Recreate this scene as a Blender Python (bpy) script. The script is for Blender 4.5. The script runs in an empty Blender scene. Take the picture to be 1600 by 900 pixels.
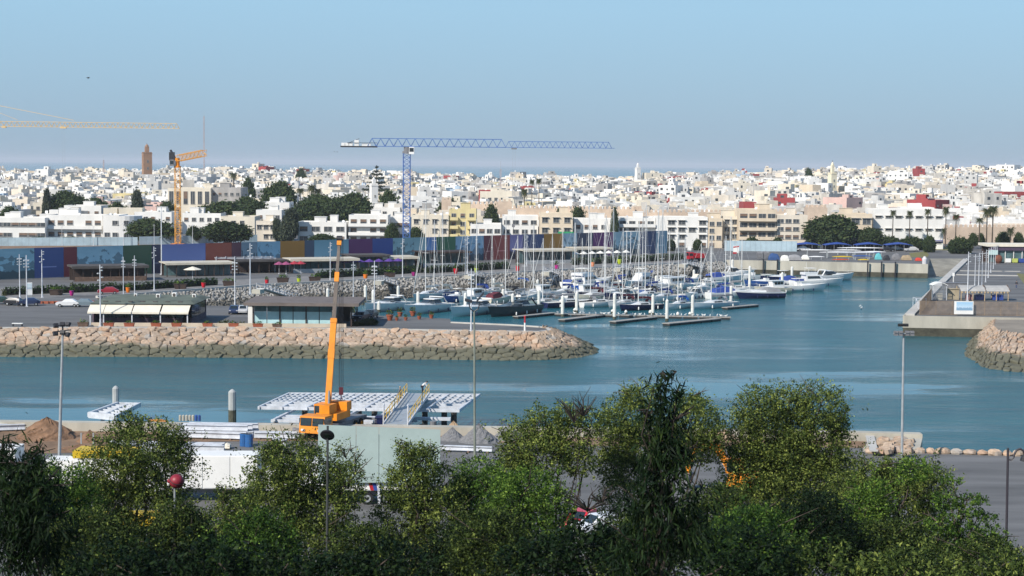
import bpy, math, random
import numpy as np
from mathutils import Vector, Matrix, Euler
from mathutils.geometry import tessellate_polygon
R = random.Random(7)
rad = math.radians
SC = bpy.context.scene
COL = SC.collection
# ------------------------------------------------------------------ camera
F_PX, PITCH, ROLL, CAM_Z = 2667.0, math.atan(193.0 / 2667.0), rad(0.484), 30.0
cam_f = Vector((0, math.cos(PITCH), -math.sin(PITCH)))
_u = Vector((0, math.sin(PITCH), math.cos(PITCH)))
_r = Vector((1, 0, 0))
cam_r = _r * math.cos(ROLL) + _u * math.sin(ROLL)
cam_u = _u * math.cos(ROLL) - _r * math.sin(ROLL)
cd = bpy.data.cameras.new('camera')
cd.sensor_width = 36.0
cd.lens = F_PX / 1600.0 * 36.0
cd.clip_start, cd.clip_end = 0.5, 90000.0
cam = bpy.data.objects.new('camera', cd)
COL.objects.link(cam)
cam.matrix_world = Matrix(((cam_r.x, cam_u.x, -cam_f.x, 0), (cam_r.y, cam_u.y, -cam_f.y, 0),
       (cam_r.z, cam_u.z, -cam_f.z, CAM_Z), (0, 0, 0, 1)))
SC.camera = cam
# ------------------------------------------------------------------ light
SUN_EL, SUN_AZ = rad(37), rad(223)          # azimuth clockwise from +Y: behind the camera, to its left
sun_to = Vector((math.sin(SUN_AZ) * math.cos(SUN_EL), math.cos(SUN_AZ) * math.cos(SUN_EL), math.sin(SUN_EL)))
w = bpy.data.worlds.new('World')
SC.world = w
w.use_nodes = True
nt = w.node_tree
bg = nt.nodes['Background']
sky = nt.nodes.new('ShaderNodeTexSky')
sky.sky_type = 'NISHITA'
sky.sun_disc = False
sky.sun_elevation = SUN_EL
sky.sun_rotation = SUN_AZ
sky.altitude = 0
sky.air_density, sky.dust_density, sky.ozone_density = 1.0, 0.6, 2.0
# clear maritime air: the sky model is blended with an even blue that deepens from the horizon to the zenith, alike all round
tcw = nt.nodes.new('ShaderNodeTexCoord')
spw = nt.nodes.new('ShaderNodeSeparateXYZ')
rmp = nt.nodes.new('ShaderNodeValToRGB')
tone = nt.nodes.new('ShaderNodeMix')
tone.data_type = 'RGBA'; tone.inputs[0].default_value = 0.88
nt.links.new(tcw.outputs['Generated'], spw.inputs[0])
nt.links.new(spw.outputs[2], rmp.inputs[0])
el = rmp.color_ramp.elements
el[0].position = 0.0; el[0].color = (0.285, 0.43, 0.585, 1)
el[1].position = 1.0; el[1].color = (0.085, 0.19, 0.42, 1)
for ps, cc in ((0.022, (0.285, 0.455, 0.635)), (0.09, (0.335, 0.575, 0.79)), (0.22, (0.27, 0.50, 0.78)), (0.5, (0.14, 0.31, 0.60))):
 q = el.new(ps); q.color = (*cc, 1)
gain = nt.nodes.new('ShaderNodeMix'); gain.data_type = 'RGBA'; gain.blend_type = 'MULTIPLY'; gain.inputs[0].default_value = 1.0
gain.inputs[7].default_value = (7.7, 7.6, 7.5, 1)
nt.links.new(rmp.outputs[0], gain.inputs[6])
nt.links.new(sky.outputs[0], tone.inputs[6])
nt.links.new(gain.outputs[2], tone.inputs[7])
nt.links.new(tone.outputs[2], bg.inputs[0])
bg.inputs[1].default_value = 0.10
sl = bpy.data.lights.new('sun', 'SUN')
sl.energy, sl.angle, sl.color = 4.2, rad(0.53), (1.0, 0.94, 0.85)
sun = bpy.data.objects.new('sun', sl)
COL.objects.link(sun)
sun.rotation_euler = (-sun_to).to_track_quat('-Z', 'Y').to_euler()
sun.location = (-60, -60, 90)
SC.view_settings.view_transform = 'Standard'
SC.view_settings.look = 'None'
SC.view_settings.exposure = 0.42
SC.view_settings.gamma = 1.0
SC.cycles.max_bounces = 6
SC.cycles.transparent_max_bounces = 8
SC.cycles.use_denoising = True
SC.cycles.caustics_reflective = False
SC.cycles.caustics_refractive = False
# ------------------------------------------------------------------ pixel <-> place
def ray(px, py):
 return cam_f * F_PX + cam_r * (px - 800.0) - cam_u * (py - 450.0)
def at(px, py, z=0.0):
 """The point of the level z seen at photo pixel (px, py)."""
 d = ray(px, py)
 return Vector((0, 0, CAM_Z)) + d * ((z - CAM_Z) / d.z)
def at_y(px, py, y):
 """The point at distance y seen at photo pixel (px, py)."""
 d = ray(px, py)
 return Vector((0, 0, CAM_Z)) + d * (y / d.y)
def x_at(px, y, py=400):
 return at_y(px, py, y).x
def ppm(y):
 return F_PX / y
# ------------------------------------------------------------------ objects
def tag(o, label=None, cat=None, group=None, kind=None):
 if label: o['label'] = label
 if cat: o['category'] = cat
 if group: o['group'] = group
 if kind: o['kind'] = kind
 return o
def empty(name, loc, label, cat, group=None, rz=0.0):
 o = bpy.data.objects.new(name, None)
 COL.objects.link(o)
 o.empty_display_size = 0.2
 o.location = loc
 o.rotation_euler = (0, 0, rz)
 return tag(o, label, cat, group)
def kids(o):
 return KIDS.get(o.name, [])
KIDS = {}
def link(name, me, parent=None, loc=None, rz=None):
 o = bpy.data.objects.new(name, me)
 COL.objects.link(o)
 if parent is not None:
  o.parent = parent
  KIDS.setdefault(parent.name, []).append(o)
 if loc is not None: o.location = loc
 if rz is not None: o.rotation_euler = (0, 0, rz)
 return o
def copy_tree(o, parent=None):
 c = o.copy()
 COL.objects.link(c)
 if parent is not None:
  c.parent = parent
  KIDS.setdefault(parent.name, []).append(c)
 for ch in list(kids(o)):
  copy_tree(ch, c)
 return c
def dup(o, loc, rz=0.0, label=None, group=None, s=1.0):
 c = copy_tree(o)
 c.location = loc
 c.rotation_euler = (0, 0, rz)
 c.scale = (s, s, s) if not isinstance(s, tuple) else s
 if label: c['label'] = label
 if group: c['group'] = group
 return c
class MB:
 """Collects shapes and links them as ONE mesh."""
 def __init__(self):
  self.v, self.f, self.m = [], [], []
 def face(self, pts, m=0):
  b = len(self.v)
  self.v.extend(tuple(p) for p in pts)
  self.f.append(tuple(range(b, b + len(pts))))
  self.m.append(m)
 def hexa(self, p, m=0, skip=()):
  b = len(self.v)
  self.v.extend(tuple(q) for q in p)
  for i, q in enumerate(((0, 3, 2, 1), (4, 5, 6, 7), (0, 1, 5, 4), (1, 2, 6, 5), (2, 3, 7, 6), (3, 0, 4, 7))):
   if i in skip: continue
   self.f.append(tuple(b + k for k in q))
   self.m.append(m)
  return self
 def box(self, c, s, rz=0.0, m=0, skip=()):
  """c: centre of the base, s: full size."""
  hx, hy, h = s[0] / 2, s[1] / 2, s[2]
  ca, sa = math.cos(rz), math.sin(rz)
  q = [(-hx, -hy), (hx, -hy), (hx, hy), (-hx, hy)]
  q = [(c[0] + a * ca - b * sa, c[1] + a * sa + b * ca) for a, b in q]
  return self.hexa([(a, b, c[2]) for a, b in q] + [(a, b, c[2] + h) for a, b in q], m, skip)
 def bar(self, p0, p1, wd, ht, m=0, up=(0, 0, 1)):
  p0, p1 = Vector(p0), Vector(p1)
  d = (p1 - p0).normalized()
  u = Vector(up)
  sx = d.cross(u)
  if sx.length < 1e-4: sx = d.cross(Vector((1, 0, 0)))
  sx.normalize()
  sz = sx.cross(d).normalized()
  a, b = sx * wd / 2, sz * ht / 2
  return self.hexa([p0 - a - b, p0 + a - b, p1 + a - b, p1 - a - b, p0 - a + b, p0 + a + b, p1 + a + b, p1 - a + b], m)
 def tube(self, p0, p1, r0, r1=None, n=6, m=0, cap=True):
  r1 = r0 if r1 is None else r1
  p0, p1 = Vector(p0), Vector(p1)
  d = (p1 - p0).normalized()
  a = d.cross(Vector((0, 0, 1)))
  if a.length < 1e-3: a = Vector((1, 0, 0))
  a.normalize()
  b_ = d.cross(a)
  base = len(self.v)
  for p, r in ((p0, r0), (p1, r1)):
   for k in range(n):
    t = 2 * math.pi * k / n
    self.v.append(tuple(p + a * (r * math.cos(t)) + b_ * (r * math.sin(t))))
  for k in range(n):
   j = (k + 1) % n
   self.f.append((base + k, base + j, base + n + j, base + n + k)); self.m.append(m)
  if cap:
   self.f.append(tuple(base + k for k in reversed(range(n)))); self.m.append(m)
   self.f.append(tuple(base + n + k for k in range(n))); self.m.append(m)
  return self
 def path(self, pts, r, n=6, m=0):
  rs = r if isinstance(r, (list, tuple)) else [r] * len(pts)
  for a, b, r0, r1 in zip(pts[:-1], pts[1:], rs[:-1], rs[1:]):
   self.tube(a, b, r0, r1, n, m)
  return self
 def lathe(self, prof, c=(0, 0, 0), n=12, m=0):
  base = len(self.v)
  for r, z in prof:
   for k in range(n):
    t = 2 * math.pi * k / n
    self.v.append((c[0] + r * math.cos(t), c[1] + r * math.sin(t), c[2] + z))
  for i in range(len(prof) - 1):
   for k in range(n):
    j = (k + 1) % n
    self.f.append((base + i * n + k, base + i * n + j, base + (i + 1) * n + j, base + (i + 1) * n + k)); self.m.append(m)
  self.f.append(tuple(base + k for k in reversed(range(n)))); self.m.append(m)
  e = base + (len(prof) - 1) * n
  self.f.append(tuple(e + k for k in range(n))); self.m.append(m)
  return self
 def ball(self, c, r, nu=10, nv=6, m=0, jit=0.0, rnd=None):
  r = (r, r, r) if not isinstance(r, (tuple, list)) else r
  base = len(self.v)
  for i in range(1, nv):
   th = math.pi * i / nv
   for k in range(nu):
    ph = 2 * math.pi * k / nu
    j = 1 + (rnd.uniform(-jit, jit) if rnd else 0)
    self.v.append((c[0] + r[0] * j * math.sin(th) * math.cos(ph), c[1] + r[1] * j * math.sin(th) * math.sin(ph), c[2] + r[2] * j * math.cos(th)))
  t = len(self.v); self.v.append((c[0], c[1], c[2] + r[2]))
  b = len(self.v); self.v.append((c[0], c[1], c[2] - r[2]))
  for i in range(nv - 2):
   for k in range(nu):
    j = (k + 1) % nu
    self.f.append((base + i * nu + k, base + (i + 1) * nu + k, base + (i + 1) * nu + j, base + i * nu + j)); self.m.append(m)
  for k in range(nu):
   j = (k + 1) % nu
   self.f.append((t, base + k, base + j)); self.m.append(m)
   self.f.append((b, base + (nv - 2) * nu + j, base + (nv - 2) * nu + k)); self.m.append(m)
  return self
 def loft(self, rings, m=0, closed=True, caps=True):
  n = len(rings[0]); base = len(self.v)
  for r in rings: self.v.extend(tuple(p) for p in r)
  for i in range(len(rings) - 1):
   for k in range(n if closed else n - 1):
    j = (k + 1) % n
    self.f.append((base + i * n + k, base + i * n + j, base + (i + 1) * n + j, base + (i + 1) * n + k)); self.m.append(m)
  if caps:
   self.f.append(tuple(base + k for k in reversed(range(n)))); self.m.append(m)
   e = base + (len(rings) - 1) * n
   self.f.append(tuple(e + k for k in range(n))); self.m.append(m)
  return self
 def prism(self, pts, z0, z1, m=0, mtop=None):
  n = len(pts); base = len(self.v)
  self.v.extend((p[0], p[1], z0) for p in pts); self.v.extend((p[0], p[1], z1) for p in pts)
  for k in range(n):
   j = (k + 1) % n
   self.f.append((base + k, base + j, base + n + j, base + n + k)); self.m.append(m)
  self.f.append(tuple(base + k for k in reversed(range(n)))); self.m.append(m)
  self.f.append(tuple(base + n + k for k in range(n))); self.m.append(m if mtop is None else mtop)
  return self
 def mesh(self, name, mats, smooth=False):
  me = bpy.data.meshes.new(name)
  me.from_pydata(self.v, [], self.f)
  for x in (mats if isinstance(mats, (list, tuple)) else [mats]): me.materials.append(x)
  if len(me.materials) > 1:
   me.polygons.foreach_set('material_index', np.array(self.m, dtype=np.int32))
  if smooth:
   me.polygons.foreach_set('use_smooth', np.ones(len(me.polygons), dtype=bool))
  me.update()
  return me
 def build(self, name, mats, parent=None, loc=None, rz=None, smooth=False):
  return link(name, self.mesh(name, mats, smooth), parent, loc, rz)
# ------------------------------------------------------------------ materials
MATS = {}
def lin(r, g, b):
 """sRGB 0-255 -> linear."""
 f = lambda c: (c / 255 / 12.92) if c <= 10 else ((c / 255 + 0.055) / 1.055) ** 2.4
 return (f(r), f(g), f(b))
def mat(name, col, rough=0.7, var=0.15, scale=0.6, metal=0.0, bump=0.0, bscale=8.0, rnd=0.0, streak=False, spec=0.4, col2=None, sx=1.0):
 """One procedural material: a base colour broken up by noise of the place it stands in, optional per-object tint, relief."""
 if name in MATS: return MATS[name]
 m = bpy.data.materials.new(name)
 m.use_nodes = True
 n = m.node_tree; p = n.nodes['Principled BSDF']
 p.inputs['Roughness'].default_value = rough
 p.inputs['Metallic'].default_value = metal
 p.inputs['Specular IOR Level'].default_value = spec
 geo = n.nodes.new('ShaderNodeNewGeometry')
 mp = n.nodes.new('ShaderNodeMapping')
 mp.inputs['Scale'].default_value = (scale * sx, scale, scale * (0.25 if streak else 1.0))
 n.links.new(geo.outputs['Position'], mp.inputs['Vector'])
 nz = n.nodes.new('ShaderNodeTexNoise')
 nz.inputs['Scale'].default_value = 1.0
 nz.inputs['Detail'].default_value = 6.0
 nz.inputs['Roughness'].default_value = 0.65
 n.links.new(mp.outputs[0], nz.inputs['Vector'])
 rp = n.nodes.new('ShaderNodeMapRange')
 rp.inputs['From Min'].default_value, rp.inputs['From Max'].default_value = 0.3, 0.7
 n.links.new(nz.outputs[0], rp.inputs['Value'])
 mx = n.nodes.new('ShaderNodeMix'); mx.data_type = 'RGBA'
 c2 = col2 or tuple(c * (1 - 2 * var) for c in col)
 c1 = col if col2 else tuple(min(0.9, c * (1 + var * 0.6)) for c in col)
 mx.inputs[6].default_value = (*c1, 1); mx.inputs[7].default_value = (*c2, 1)
 n.links.new(rp.outputs[0], mx.inputs[0])
 out = mx.outputs[2]
 if rnd:
  oi = n.nodes.new('ShaderNodeObjectInfo')
  hs = n.nodes.new('ShaderNodeHueSaturation')
  r2 = n.nodes.new('ShaderNodeMapRange')
  r2.inputs['To Min'].default_value, r2.inputs['To Max'].default_value = 1 - rnd, 1 + rnd * 0.6
  n.links.new(oi.outputs['Random'], r2.inputs['Value'])
  n.links.new(r2.outputs[0], hs.inputs['Value'])
  n.links.new(out, hs.inputs['Color'])
  out = hs.outputs[0]
 n.links.new(out, p.inputs['Base Color'])
 if bump:
  n2 = n.nodes.new('ShaderNodeTexNoise')
  n2.inputs['Scale'].default_value = bscale; n2.inputs['Detail'].default_value = 4
  n.links.new(geo.outputs['Position'], n2.inputs['Vector'])
  b = n.nodes.new('ShaderNodeBump')
  b.inputs['Strength'].default_value = bump; b.inputs['Distance'].default_value = 0.1
  n.links.new(n2.outputs[0], b.inputs['Height'])
  n.links.new(b.outputs[0], p.inputs['Normal'])
 MATS[name] = m
 return m
WHITE = mat('white paint', (0.80, 0.79, 0.76), 0.55, 0.06, 0.4)
STEEL_W = mat('white steel', (0.64, 0.66, 0.70), 0.5, 0.16, 1.2)
STEEL_G = mat('galvanised steel', (0.42, 0.44, 0.45), 0.45, 0.12, 2.0, metal=0.3)
DARK = mat('dark metal', (0.03, 0.03, 0.035), 0.5, 0.2, 2.0)
BLACK = mat('black rubber', (0.015, 0.015, 0.016), 0.8, 0.2, 2.0)
GLASS_D = mat('dark glass', (0.02, 0.03, 0.035), 0.08, 0.2, 0.5, spec=0.6)
CONC = mat('pale concrete', (0.46, 0.43, 0.36), 0.85, 0.16, 0.25, bump=0.2, streak=True)
WOOD = mat('weathered wood', (0.16, 0.10, 0.07), 0.8, 0.25, 2.0)
RED = mat('red paint', (0.45, 0.02, 0.03), 0.4, 0.1, 2.0)
BLUE = mat('blue canvas', (0.03, 0.07, 0.30), 0.8, 0.15, 1.5)
NAVY = mat('navy paint', (0.012, 0.018, 0.07), 0.35, 0.15, 1.0)
ORANGE = mat('orange crane paint', (0.80, 0.27, 0.012), 0.45, 0.12, 0.8)
CREAMC = mat('cream canvas', (0.74, 0.68, 0.56), 0.85, 0.07, 0.8)
TERRA = mat('terracotta', (0.36, 0.10, 0.05), 0.85, 0.2, 2.0)
# ================================================================== SETTING
LAND = 3.6
QUAY = 2.5
ASPH = mat('worn asphalt', (0.15, 0.148, 0.146), 0.9, 0.24, 0.22, bump=0.15, bscale=3, sx=.2)
DIRT = mat('brown site soil', (0.26, 0.165, 0.10), 0.95, 0.25, 0.35, bump=0.6, bscale=2)
EARTH = mat('town ground', (0.28, 0.24, 0.19), 0.95, 0.2, 0.1)
PAVE = mat('grey paving', (0.22, 0.21, 0.20), 0.9, 0.15, 0.3)
KERB = mat('kerb stone', (0.50, 0.48, 0.44), 0.85, 0.1, 0.4)
# ---- water
WOFF = 0.0
def water_material():
 m = bpy.data.materials.new('river water'); m.use_nodes = True
 n = m.node_tree; p = n.nodes['Principled BSDF']
 geo = n.nodes.new('ShaderNodeNewGeometry')
 def noise(sx, sy, sc, det, rough=0.55, off=0.0):
  mp = n.nodes.new('ShaderNodeMapping'); mp.inputs['Scale'].default_value = (sx, sy, 1); mp.inputs['Location'].default_value = (off, 0, 0)
  t = n.nodes.new('ShaderNodeTexNoise'); t.inputs['Scale'].default_value = sc; t.inputs['Detail'].default_value = det
  t.inputs['Roughness'].default_value = rough
  n.links.new(geo.outputs['Position'], mp.inputs[0]); n.links.new(mp.outputs[0], t.inputs['Vector'])
  return t.outputs[0]
 big = noise(0.011, 0.034, 1.0, 9, 0.62, WOFF)      # slicks of smoother water between breezy patches
 slick = n.nodes.new('ShaderNodeMapRange'); slick.interpolation_type = 'SMOOTHSTEP'
 slick.inputs['From Min'].default_value, slick.inputs['From Max'].default_value = 0.47, 0.60
 n.links.new(big, slick.inputs[0])
 st = n.nodes.new('ShaderNodeMapRange')
 st.inputs['To Min'].default_value, st.inputs['To Max'].default_value = 0.6, 0.03
 n.links.new(slick.outputs[0], st.inputs[0])
 small = noise(0.16, 0.5, 1.0, 8, 0.66)
 b = n.nodes.new('ShaderNodeBump'); b.inputs['Distance'].default_value = 1.3
 n.links.new(small, b.inputs['Height']); n.links.new(st.outputs[0], b.inputs['Strength'])
 n.links.new(b.outputs[0], p.inputs['Normal'])
 mx = n.nodes.new('ShaderNodeMix'); mx.data_type = 'RGBA'
 mx.inputs[6].default_value = (0.006, 0.070, 0.098, 1); mx.inputs[7].default_value = (0.018, 0.125, 0.148, 1)
 cm = n.nodes.new('ShaderNodeMapRange'); cm.inputs['From Min'].default_value, cm.inputs['From Max'].default_value = 0.3, 0.7
 n.links.new(noise(0.03, 0.14, 1.0, 10, 0.7), cm.inputs[0]); n.links.new(cm.outputs[0], mx.inputs[0])
 n.links.new(mx.outputs[2], p.inputs['Base Color'])
 p.inputs['Roughness'].default_value = 0.16
 p.inputs['Specular IOR Level'].default_value = 0.5
 rr = n.nodes.new('ShaderNodeMapRange'); rr.inputs['To Min'].default_value, rr.inputs['To Max'].default_value = 0.2, 0.06
 n.links.new(slick.outputs[0], rr.inputs[0]); n.links.new(rr.outputs[0], p.inputs['Roughness'])
 p.inputs['IOR'].default_value = 1.333
 return m
WATER = water_material()
mb = MB(); S = 40000
mb.face([(-S, -200, 0), (S, -200, 0), (S, S, 0), (-S, S, 0)])
tag(mb.build('water', WATER), kind='structure')
# ---- land outlines (photo pixels on the level of the land)
def poly_px(pts, z): return [at(x, y, z) for x, y in pts]
penin_edge = [(-50, 513), (200, 512.5), (400, 512.5), (650, 516), (800, 518.5), (842, 519), (856, 517.6), (861, 515.5), (855, 513), (843, 511.5)]
penin_far = [(800, 508.5), (705, 504.5), (703, 498), (640, 495), (592, 493), (570, 490), (470, 484), (350, 478), (165, 473.5)]
riprap_top = [(150, 466), (400, 447.5), (575, 438.5), (800, 427.5), (1060, 412.5), (1128, 408.5)]
quay_wall = [(1135, 407.2), (1195, 408.5), (1300, 410.5), (1450, 414)]
ramp_top = [(1453, 404), (1508, 404)]
pier_edge = [(1470, 438), (1413, 493.5), (1660, 498)]
outline = poly_px(penin_edge + penin_far + riprap_top + quay_wall + ramp_top + pier_edge, LAND)
yL, yR = outline[0].y, outline[-1].y
outline += [Vector((1200, yR, LAND)), Vector((1200, 660, LAND)), Vector((-1200, 660, LAND)), Vector((-1200, yL, LAND))]
def sheet(name, pts, z, m, skirt=None, ms=None):
 mb = MB()
 pts = [Vector((p[0], p[1], z)) for p in pts]
 for t in tessellate_polygon([[p for p in pts]]):
  q = [pts[i] for i in t]
  nrm = (q[1] - q[0]).cross(q[2] - q[0])
  if nrm.z < 0: q.reverse()
  mb.face(q, 0)
 if skirt is not None:
  for a, b in zip(pts, pts[1:] + pts[:1]):
   mb.face([a, b, Vector((b.x, b.y, skirt)), Vector((a.x, a.y, skirt))], 1)
 return tag(mb.build(name, [m, ms or CONC]), kind='structure')
sheet('ground', outline, LAND, ASPH, -2.0)
def resample(pts, step=None, n=None):
 pts = [Vector(p) for p in pts]
 L = [0.0]
 for a, b in zip(pts, pts[1:]): L.append(L[-1] + (b - a).length)
 if n is None: n = max(2, int(round(L[-1] / step)) + 1)
 out, j = [], 0
 for i in range(n):
  s = L[-1] * i / (n - 1)
  while j < len(pts) - 2 and L[j + 1] < s: j += 1
  t = (s - L[j]) / max(1e-9, L[j + 1] - L[j])
  out.append(pts[j].lerp(pts[j + 1], min(1, max(0, t))))
 return out
# ---- stone revetments
def stone_material(name, tan, grey, wet, z_wet):
 m = bpy.data.materials.new(name); m.use_nodes = True
 n = m.node_tree; p = n.nodes['Principled BSDF']; p.inputs['Roughness'].default_value = 0.9
 p.inputs['Specular IOR Level'].default_value = 0.25
 geo = n.nodes.new('ShaderNodeNewGeometry')
 def noise(s, d):
  t = n.nodes.new('ShaderNodeTexNoise'); t.inputs['Scale'].default_value = s; t.inputs['Detail'].default_value = d
  n.links.new(geo.outputs['Position'], t.inputs['Vector']); return t.outputs[0]
 vor = n.nodes.new('ShaderNodeTexVoronoi'); vor.inputs['Scale'].default_value = 0.7
 n.links.new(geo.outputs['Position'], vor.inputs['Vector'])
 sep = n.nodes.new('ShaderNodeSeparateColor'); n.links.new(vor.outputs['Color'], sep.inputs[0])
 oi = n.nodes.new('ShaderNodeObjectInfo')
 ad = n.nodes.new('ShaderNodeMath'); ad.operation = 'ADD'; n.links.new(sep.outputs[0], ad.inputs[0]); n.links.new(oi.outputs['Random'], ad.inputs[1])
 fr = n.nodes.new('ShaderNodeMath'); fr.operation = 'FRACT'; n.links.new(ad.outputs[0], fr.inputs[0])
 cr = n.nodes.new('ShaderNodeValToRGB'); e = cr.color_ramp.elements
 e[0].color = (*tan, 1); e[1].color = (*grey, 1)
 for pos, c in ((0.3, tuple(x * 0.8 for x in tan)), (0.55, tuple(min(1, x * 1.2) for x in tan)), (0.8, (tan[0] * 1.05, tan[1] * 0.9, tan[2] * 0.8))):
  q = e.new(pos); q.color = (*c, 1)
 n.links.new(fr.outputs[0], cr.inputs[0])
 mx = n.nodes.new('ShaderNodeMix'); mx.data_type = 'RGBA'; mx.blend_type = 'MULTIPLY'; mx.inputs[0].default_value = 0.7
 n.links.new(cr.outputs[0], mx.inputs[6])
 r2 = n.nodes.new('ShaderNodeValToRGB'); r2.color_ramp.elements[0].position = 0.3; r2.color_ramp.elements[0].color = (0.55, 0.52, 0.5, 1); r2.color_ramp.elements[1].position = 0.65
 n.links.new(noise(2.5, 6), r2.inputs[0]); n.links.new(r2.outputs[0], mx.inputs[7])
 sz = n.nodes.new('ShaderNodeSeparateXYZ'); n.links.new(geo.outputs['Position'], sz.inputs[0])
 a2 = n.nodes.new('ShaderNodeMath'); a2.operation = 'MULTIPLY_ADD'; a2.inputs[1].default_value = 1.6; n.links.new(noise(0.35, 3), a2.inputs[0]); n.links.new(sz.outputs[2], a2.inputs[2])
 mr = n.nodes.new('ShaderNodeMapRange'); mr.inputs['From Min'].default_value = z_wet + 0.55; mr.inputs['From Max'].default_value = z_wet + 1.1
 n.links.new(a2.outputs[0], mr.inputs[0])
 m2 = n.nodes.new('ShaderNodeMix'); m2.data_type = 'RGBA'
 wv = n.nodes.new('ShaderNodeMix'); wv.data_type = 'RGBA'
 wv.inputs[6].default_value = (*tuple(x * 0.45 for x in wet), 1); wv.inputs[7].default_value = (*tuple(x * 1.35 for x in wet), 1)
 n.links.new(noise(1.1, 5), wv.inputs[0])
 n.links.new(mr.outputs[0], m2.inputs[0]); n.links.new(wv.outputs[2], m2.inputs[6]); n.links.new(mx.outputs[2], m2.inputs[7])
 n.links.new(m2.outputs[2], p.inputs['Base Color'])
 b = n.nodes.new('ShaderNodeBump'); b.inputs['Strength'].default_value = 0.5; b.inputs['Distance'].default_value = 0.12
 n.links.new(noise(5, 4), b.inputs['Height']); n.links.new(b.outputs[0], p.inputs['Normal'])
 return m
STONE = stone_material('tan revetment stone', (0.46, 0.355, 0.265), (0.40, 0.37, 0.33), (0.135, 0.13, 0.09), 1.6)
STONE_BED = mat('dark stone joints', (0.07, 0.06, 0.045), 0.95, 0.2, 1.0)
def revetment(name, top, bottom, step, rows, rnd, keep=300, m=None, sag=0.35):
 m = m or STONE
 T, B = [], []
 for i in range(len(top) - 1):
  q = max(1, int(round((bottom[i + 1] - bottom[i]).length / step * 2)))
  for k in range(q):
   T.append(top[i].lerp(top[i + 1], k / q)); B.append(bottom[i].lerp(bottom[i + 1], k / q))
 n = len(T) - (1 - len(T) % 2)
 # bed under the stones
 mb = MB()
 for i in range(0, n - 2, 2):
  d = Vector((0, 0, -sag))
  mb.face([T[i] + d, T[i + 2] + d, B[i + 2] + d, B[i] + d])
 bed = tag(mb.build(name, STONE_BED), kind='structure')
 # irregular stones: cells of scattered points on the unrolled slope
 LU = [0.0]
 for a, b in zip(B[:n], B[1:n]): LU.append(LU[-1] + (b - a).length)
 H = sum((T[i] - B[i]).length for i in range(n)) / n
 def place_uv(u, v):
  u = min(max(u, 0), LU[-1] - 1e-4); v = min(max(v / H, 0), 1)
  k = min(n - 2, int(np.searchsorted(LU, u, side='right')) - 1)
  t = (u - LU[k]) / max(1e-6, LU[k + 1] - LU[k])
  return T[k].lerp(T[k + 1], t).lerp(B[k].lerp(B[k + 1], t), v)
 sv = H / rows
 P = [((c + .5 + .5 * (r % 2) + rnd.uniform(-.42, .42)) * step, (r + .5 + rnd.uniform(-.36, .36)) * sv) for r in range(rows) for c in range(int(LU[-1] / step))]
 cells = []
 for x, y in P:
  q = [(x - 2 * step, max(0, y - 2 * sv)), (x + 2 * step, max(0, y - 2 * sv)), (x + 2 * step, min(H, y + 2 * sv)), (x - 2 * step, min(H, y + 2 * sv))]
  q = [(max(0, min(LU[-1], a)), b) for a, b in q]
  for x2, y2 in P:
   dx, dy = x2 - x, (y2 - y)
   if (dx == 0 and dy == 0) or abs(dx) > 3 * step or abs(dy) > 3 * sv: continue
   c0 = dx * (x + x2) / 2 + dy * (y + y2) / 2
   o = []
   for (ax, ay), (bx, by) in zip(q, q[1:] + q[:1]):
    fa, fb = ax * dx + ay * dy - c0, bx * dx + by * dy - c0
    if fa <= 0: o.append((ax, ay))
    if fa * fb < 0: t = fa / (fa - fb); o.append((ax + (bx - ax) * t, ay + (by - ay) * t))
   q = o
   if len(q) < 3: break
  if len(q) < 3: continue
  # blunt the corners
  o = []
  for (ax, ay), (bx, by) in zip(q, q[1:] + q[:1]):
   if math.hypot(bx - ax, by - ay) < .25: o.append(((ax + bx) / 2, (ay + by) / 2))
   else: o += [(ax + (bx - ax) * .2, ay + (by - ay) * .2), (ax + (bx - ax) * .8, ay + (by - ay) * .8)]
  if len(o) >= 4: cells.append([place_uv(a, b) for a, b in o])
 def area(c):
  o = sum(c, Vector()) / len(c)
  return sum(((a - o).cross(b - o)).length for a, b in zip(c, c[1:] + c[:1])) / 2
 cells.sort(key=lambda c: -area(c) / (sum(c, Vector()).y ** 1.5))
 rest = MB()
 for idx, c in enumerate(cells):
  o = sum(c, Vector()) / len(c)
  nr = Vector()
  for a, b in zip(c, c[1:] + c[:1]): nr += (a - o).cross(b - o)
  nr.normalize()
  if nr.z < 0: nr = -nr; c = c[::-1]
  h = rnd.uniform(0.12, 0.4); q2 = rnd.uniform(.14, .28); tilt = Vector((rnd.uniform(-1, 1), rnd.uniform(-1, 1), 0)) * 0.12
  org = o if idx < keep else Vector()
  r0 = [p.lerp(o, 0.03) - nr * 0.4 - org for p in c]
  r1 = [p.lerp(o, 0.05) + nr * (h * 0.5 + (p - o).dot(tilt)) - org for p in c]
  r2 = [p.lerp(o, q2 + rnd.uniform(-.05, .05)) + nr * (h + (p - o).dot(tilt) + rnd.uniform(-0.05, 0.05)) - org for p in c]
  tgt = MB() if idx < keep else rest
  tgt.loft([r0, r1, r2], caps=False)
  tgt.face([p for p in r2])
  if idx < keep:
   tgt.build('stone', m, bed, loc=o)
 if rest.v:
  tag(rest.build('rubble_stone', m, bed), kind='stuff')
 return bed
penin_top = [(-50, 513), (200, 512.5), (400, 512.5), (650, 516), (800, 518.5), (842, 519), (852, 518.4), (858, 517), (861, 515.5), (859, 514), (855, 513), (843, 511.5)]
penin_toe = [(-50, 557), (200, 557), (400, 558.5), (650, 561), (800, 562.5), (862, 561.5), (900, 558.5), (923, 553.5), (931.5, 548.5), (924, 541), (900, 530), (868, 518)]
revetment('revetment', poly_px(penin_top, LAND + 0.05), [b + (b - a) * .1 for a, b in zip(poly_px(penin_top, LAND), poly_px(penin_toe, 0))], 1.5, 7, random.Random(3))
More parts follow.
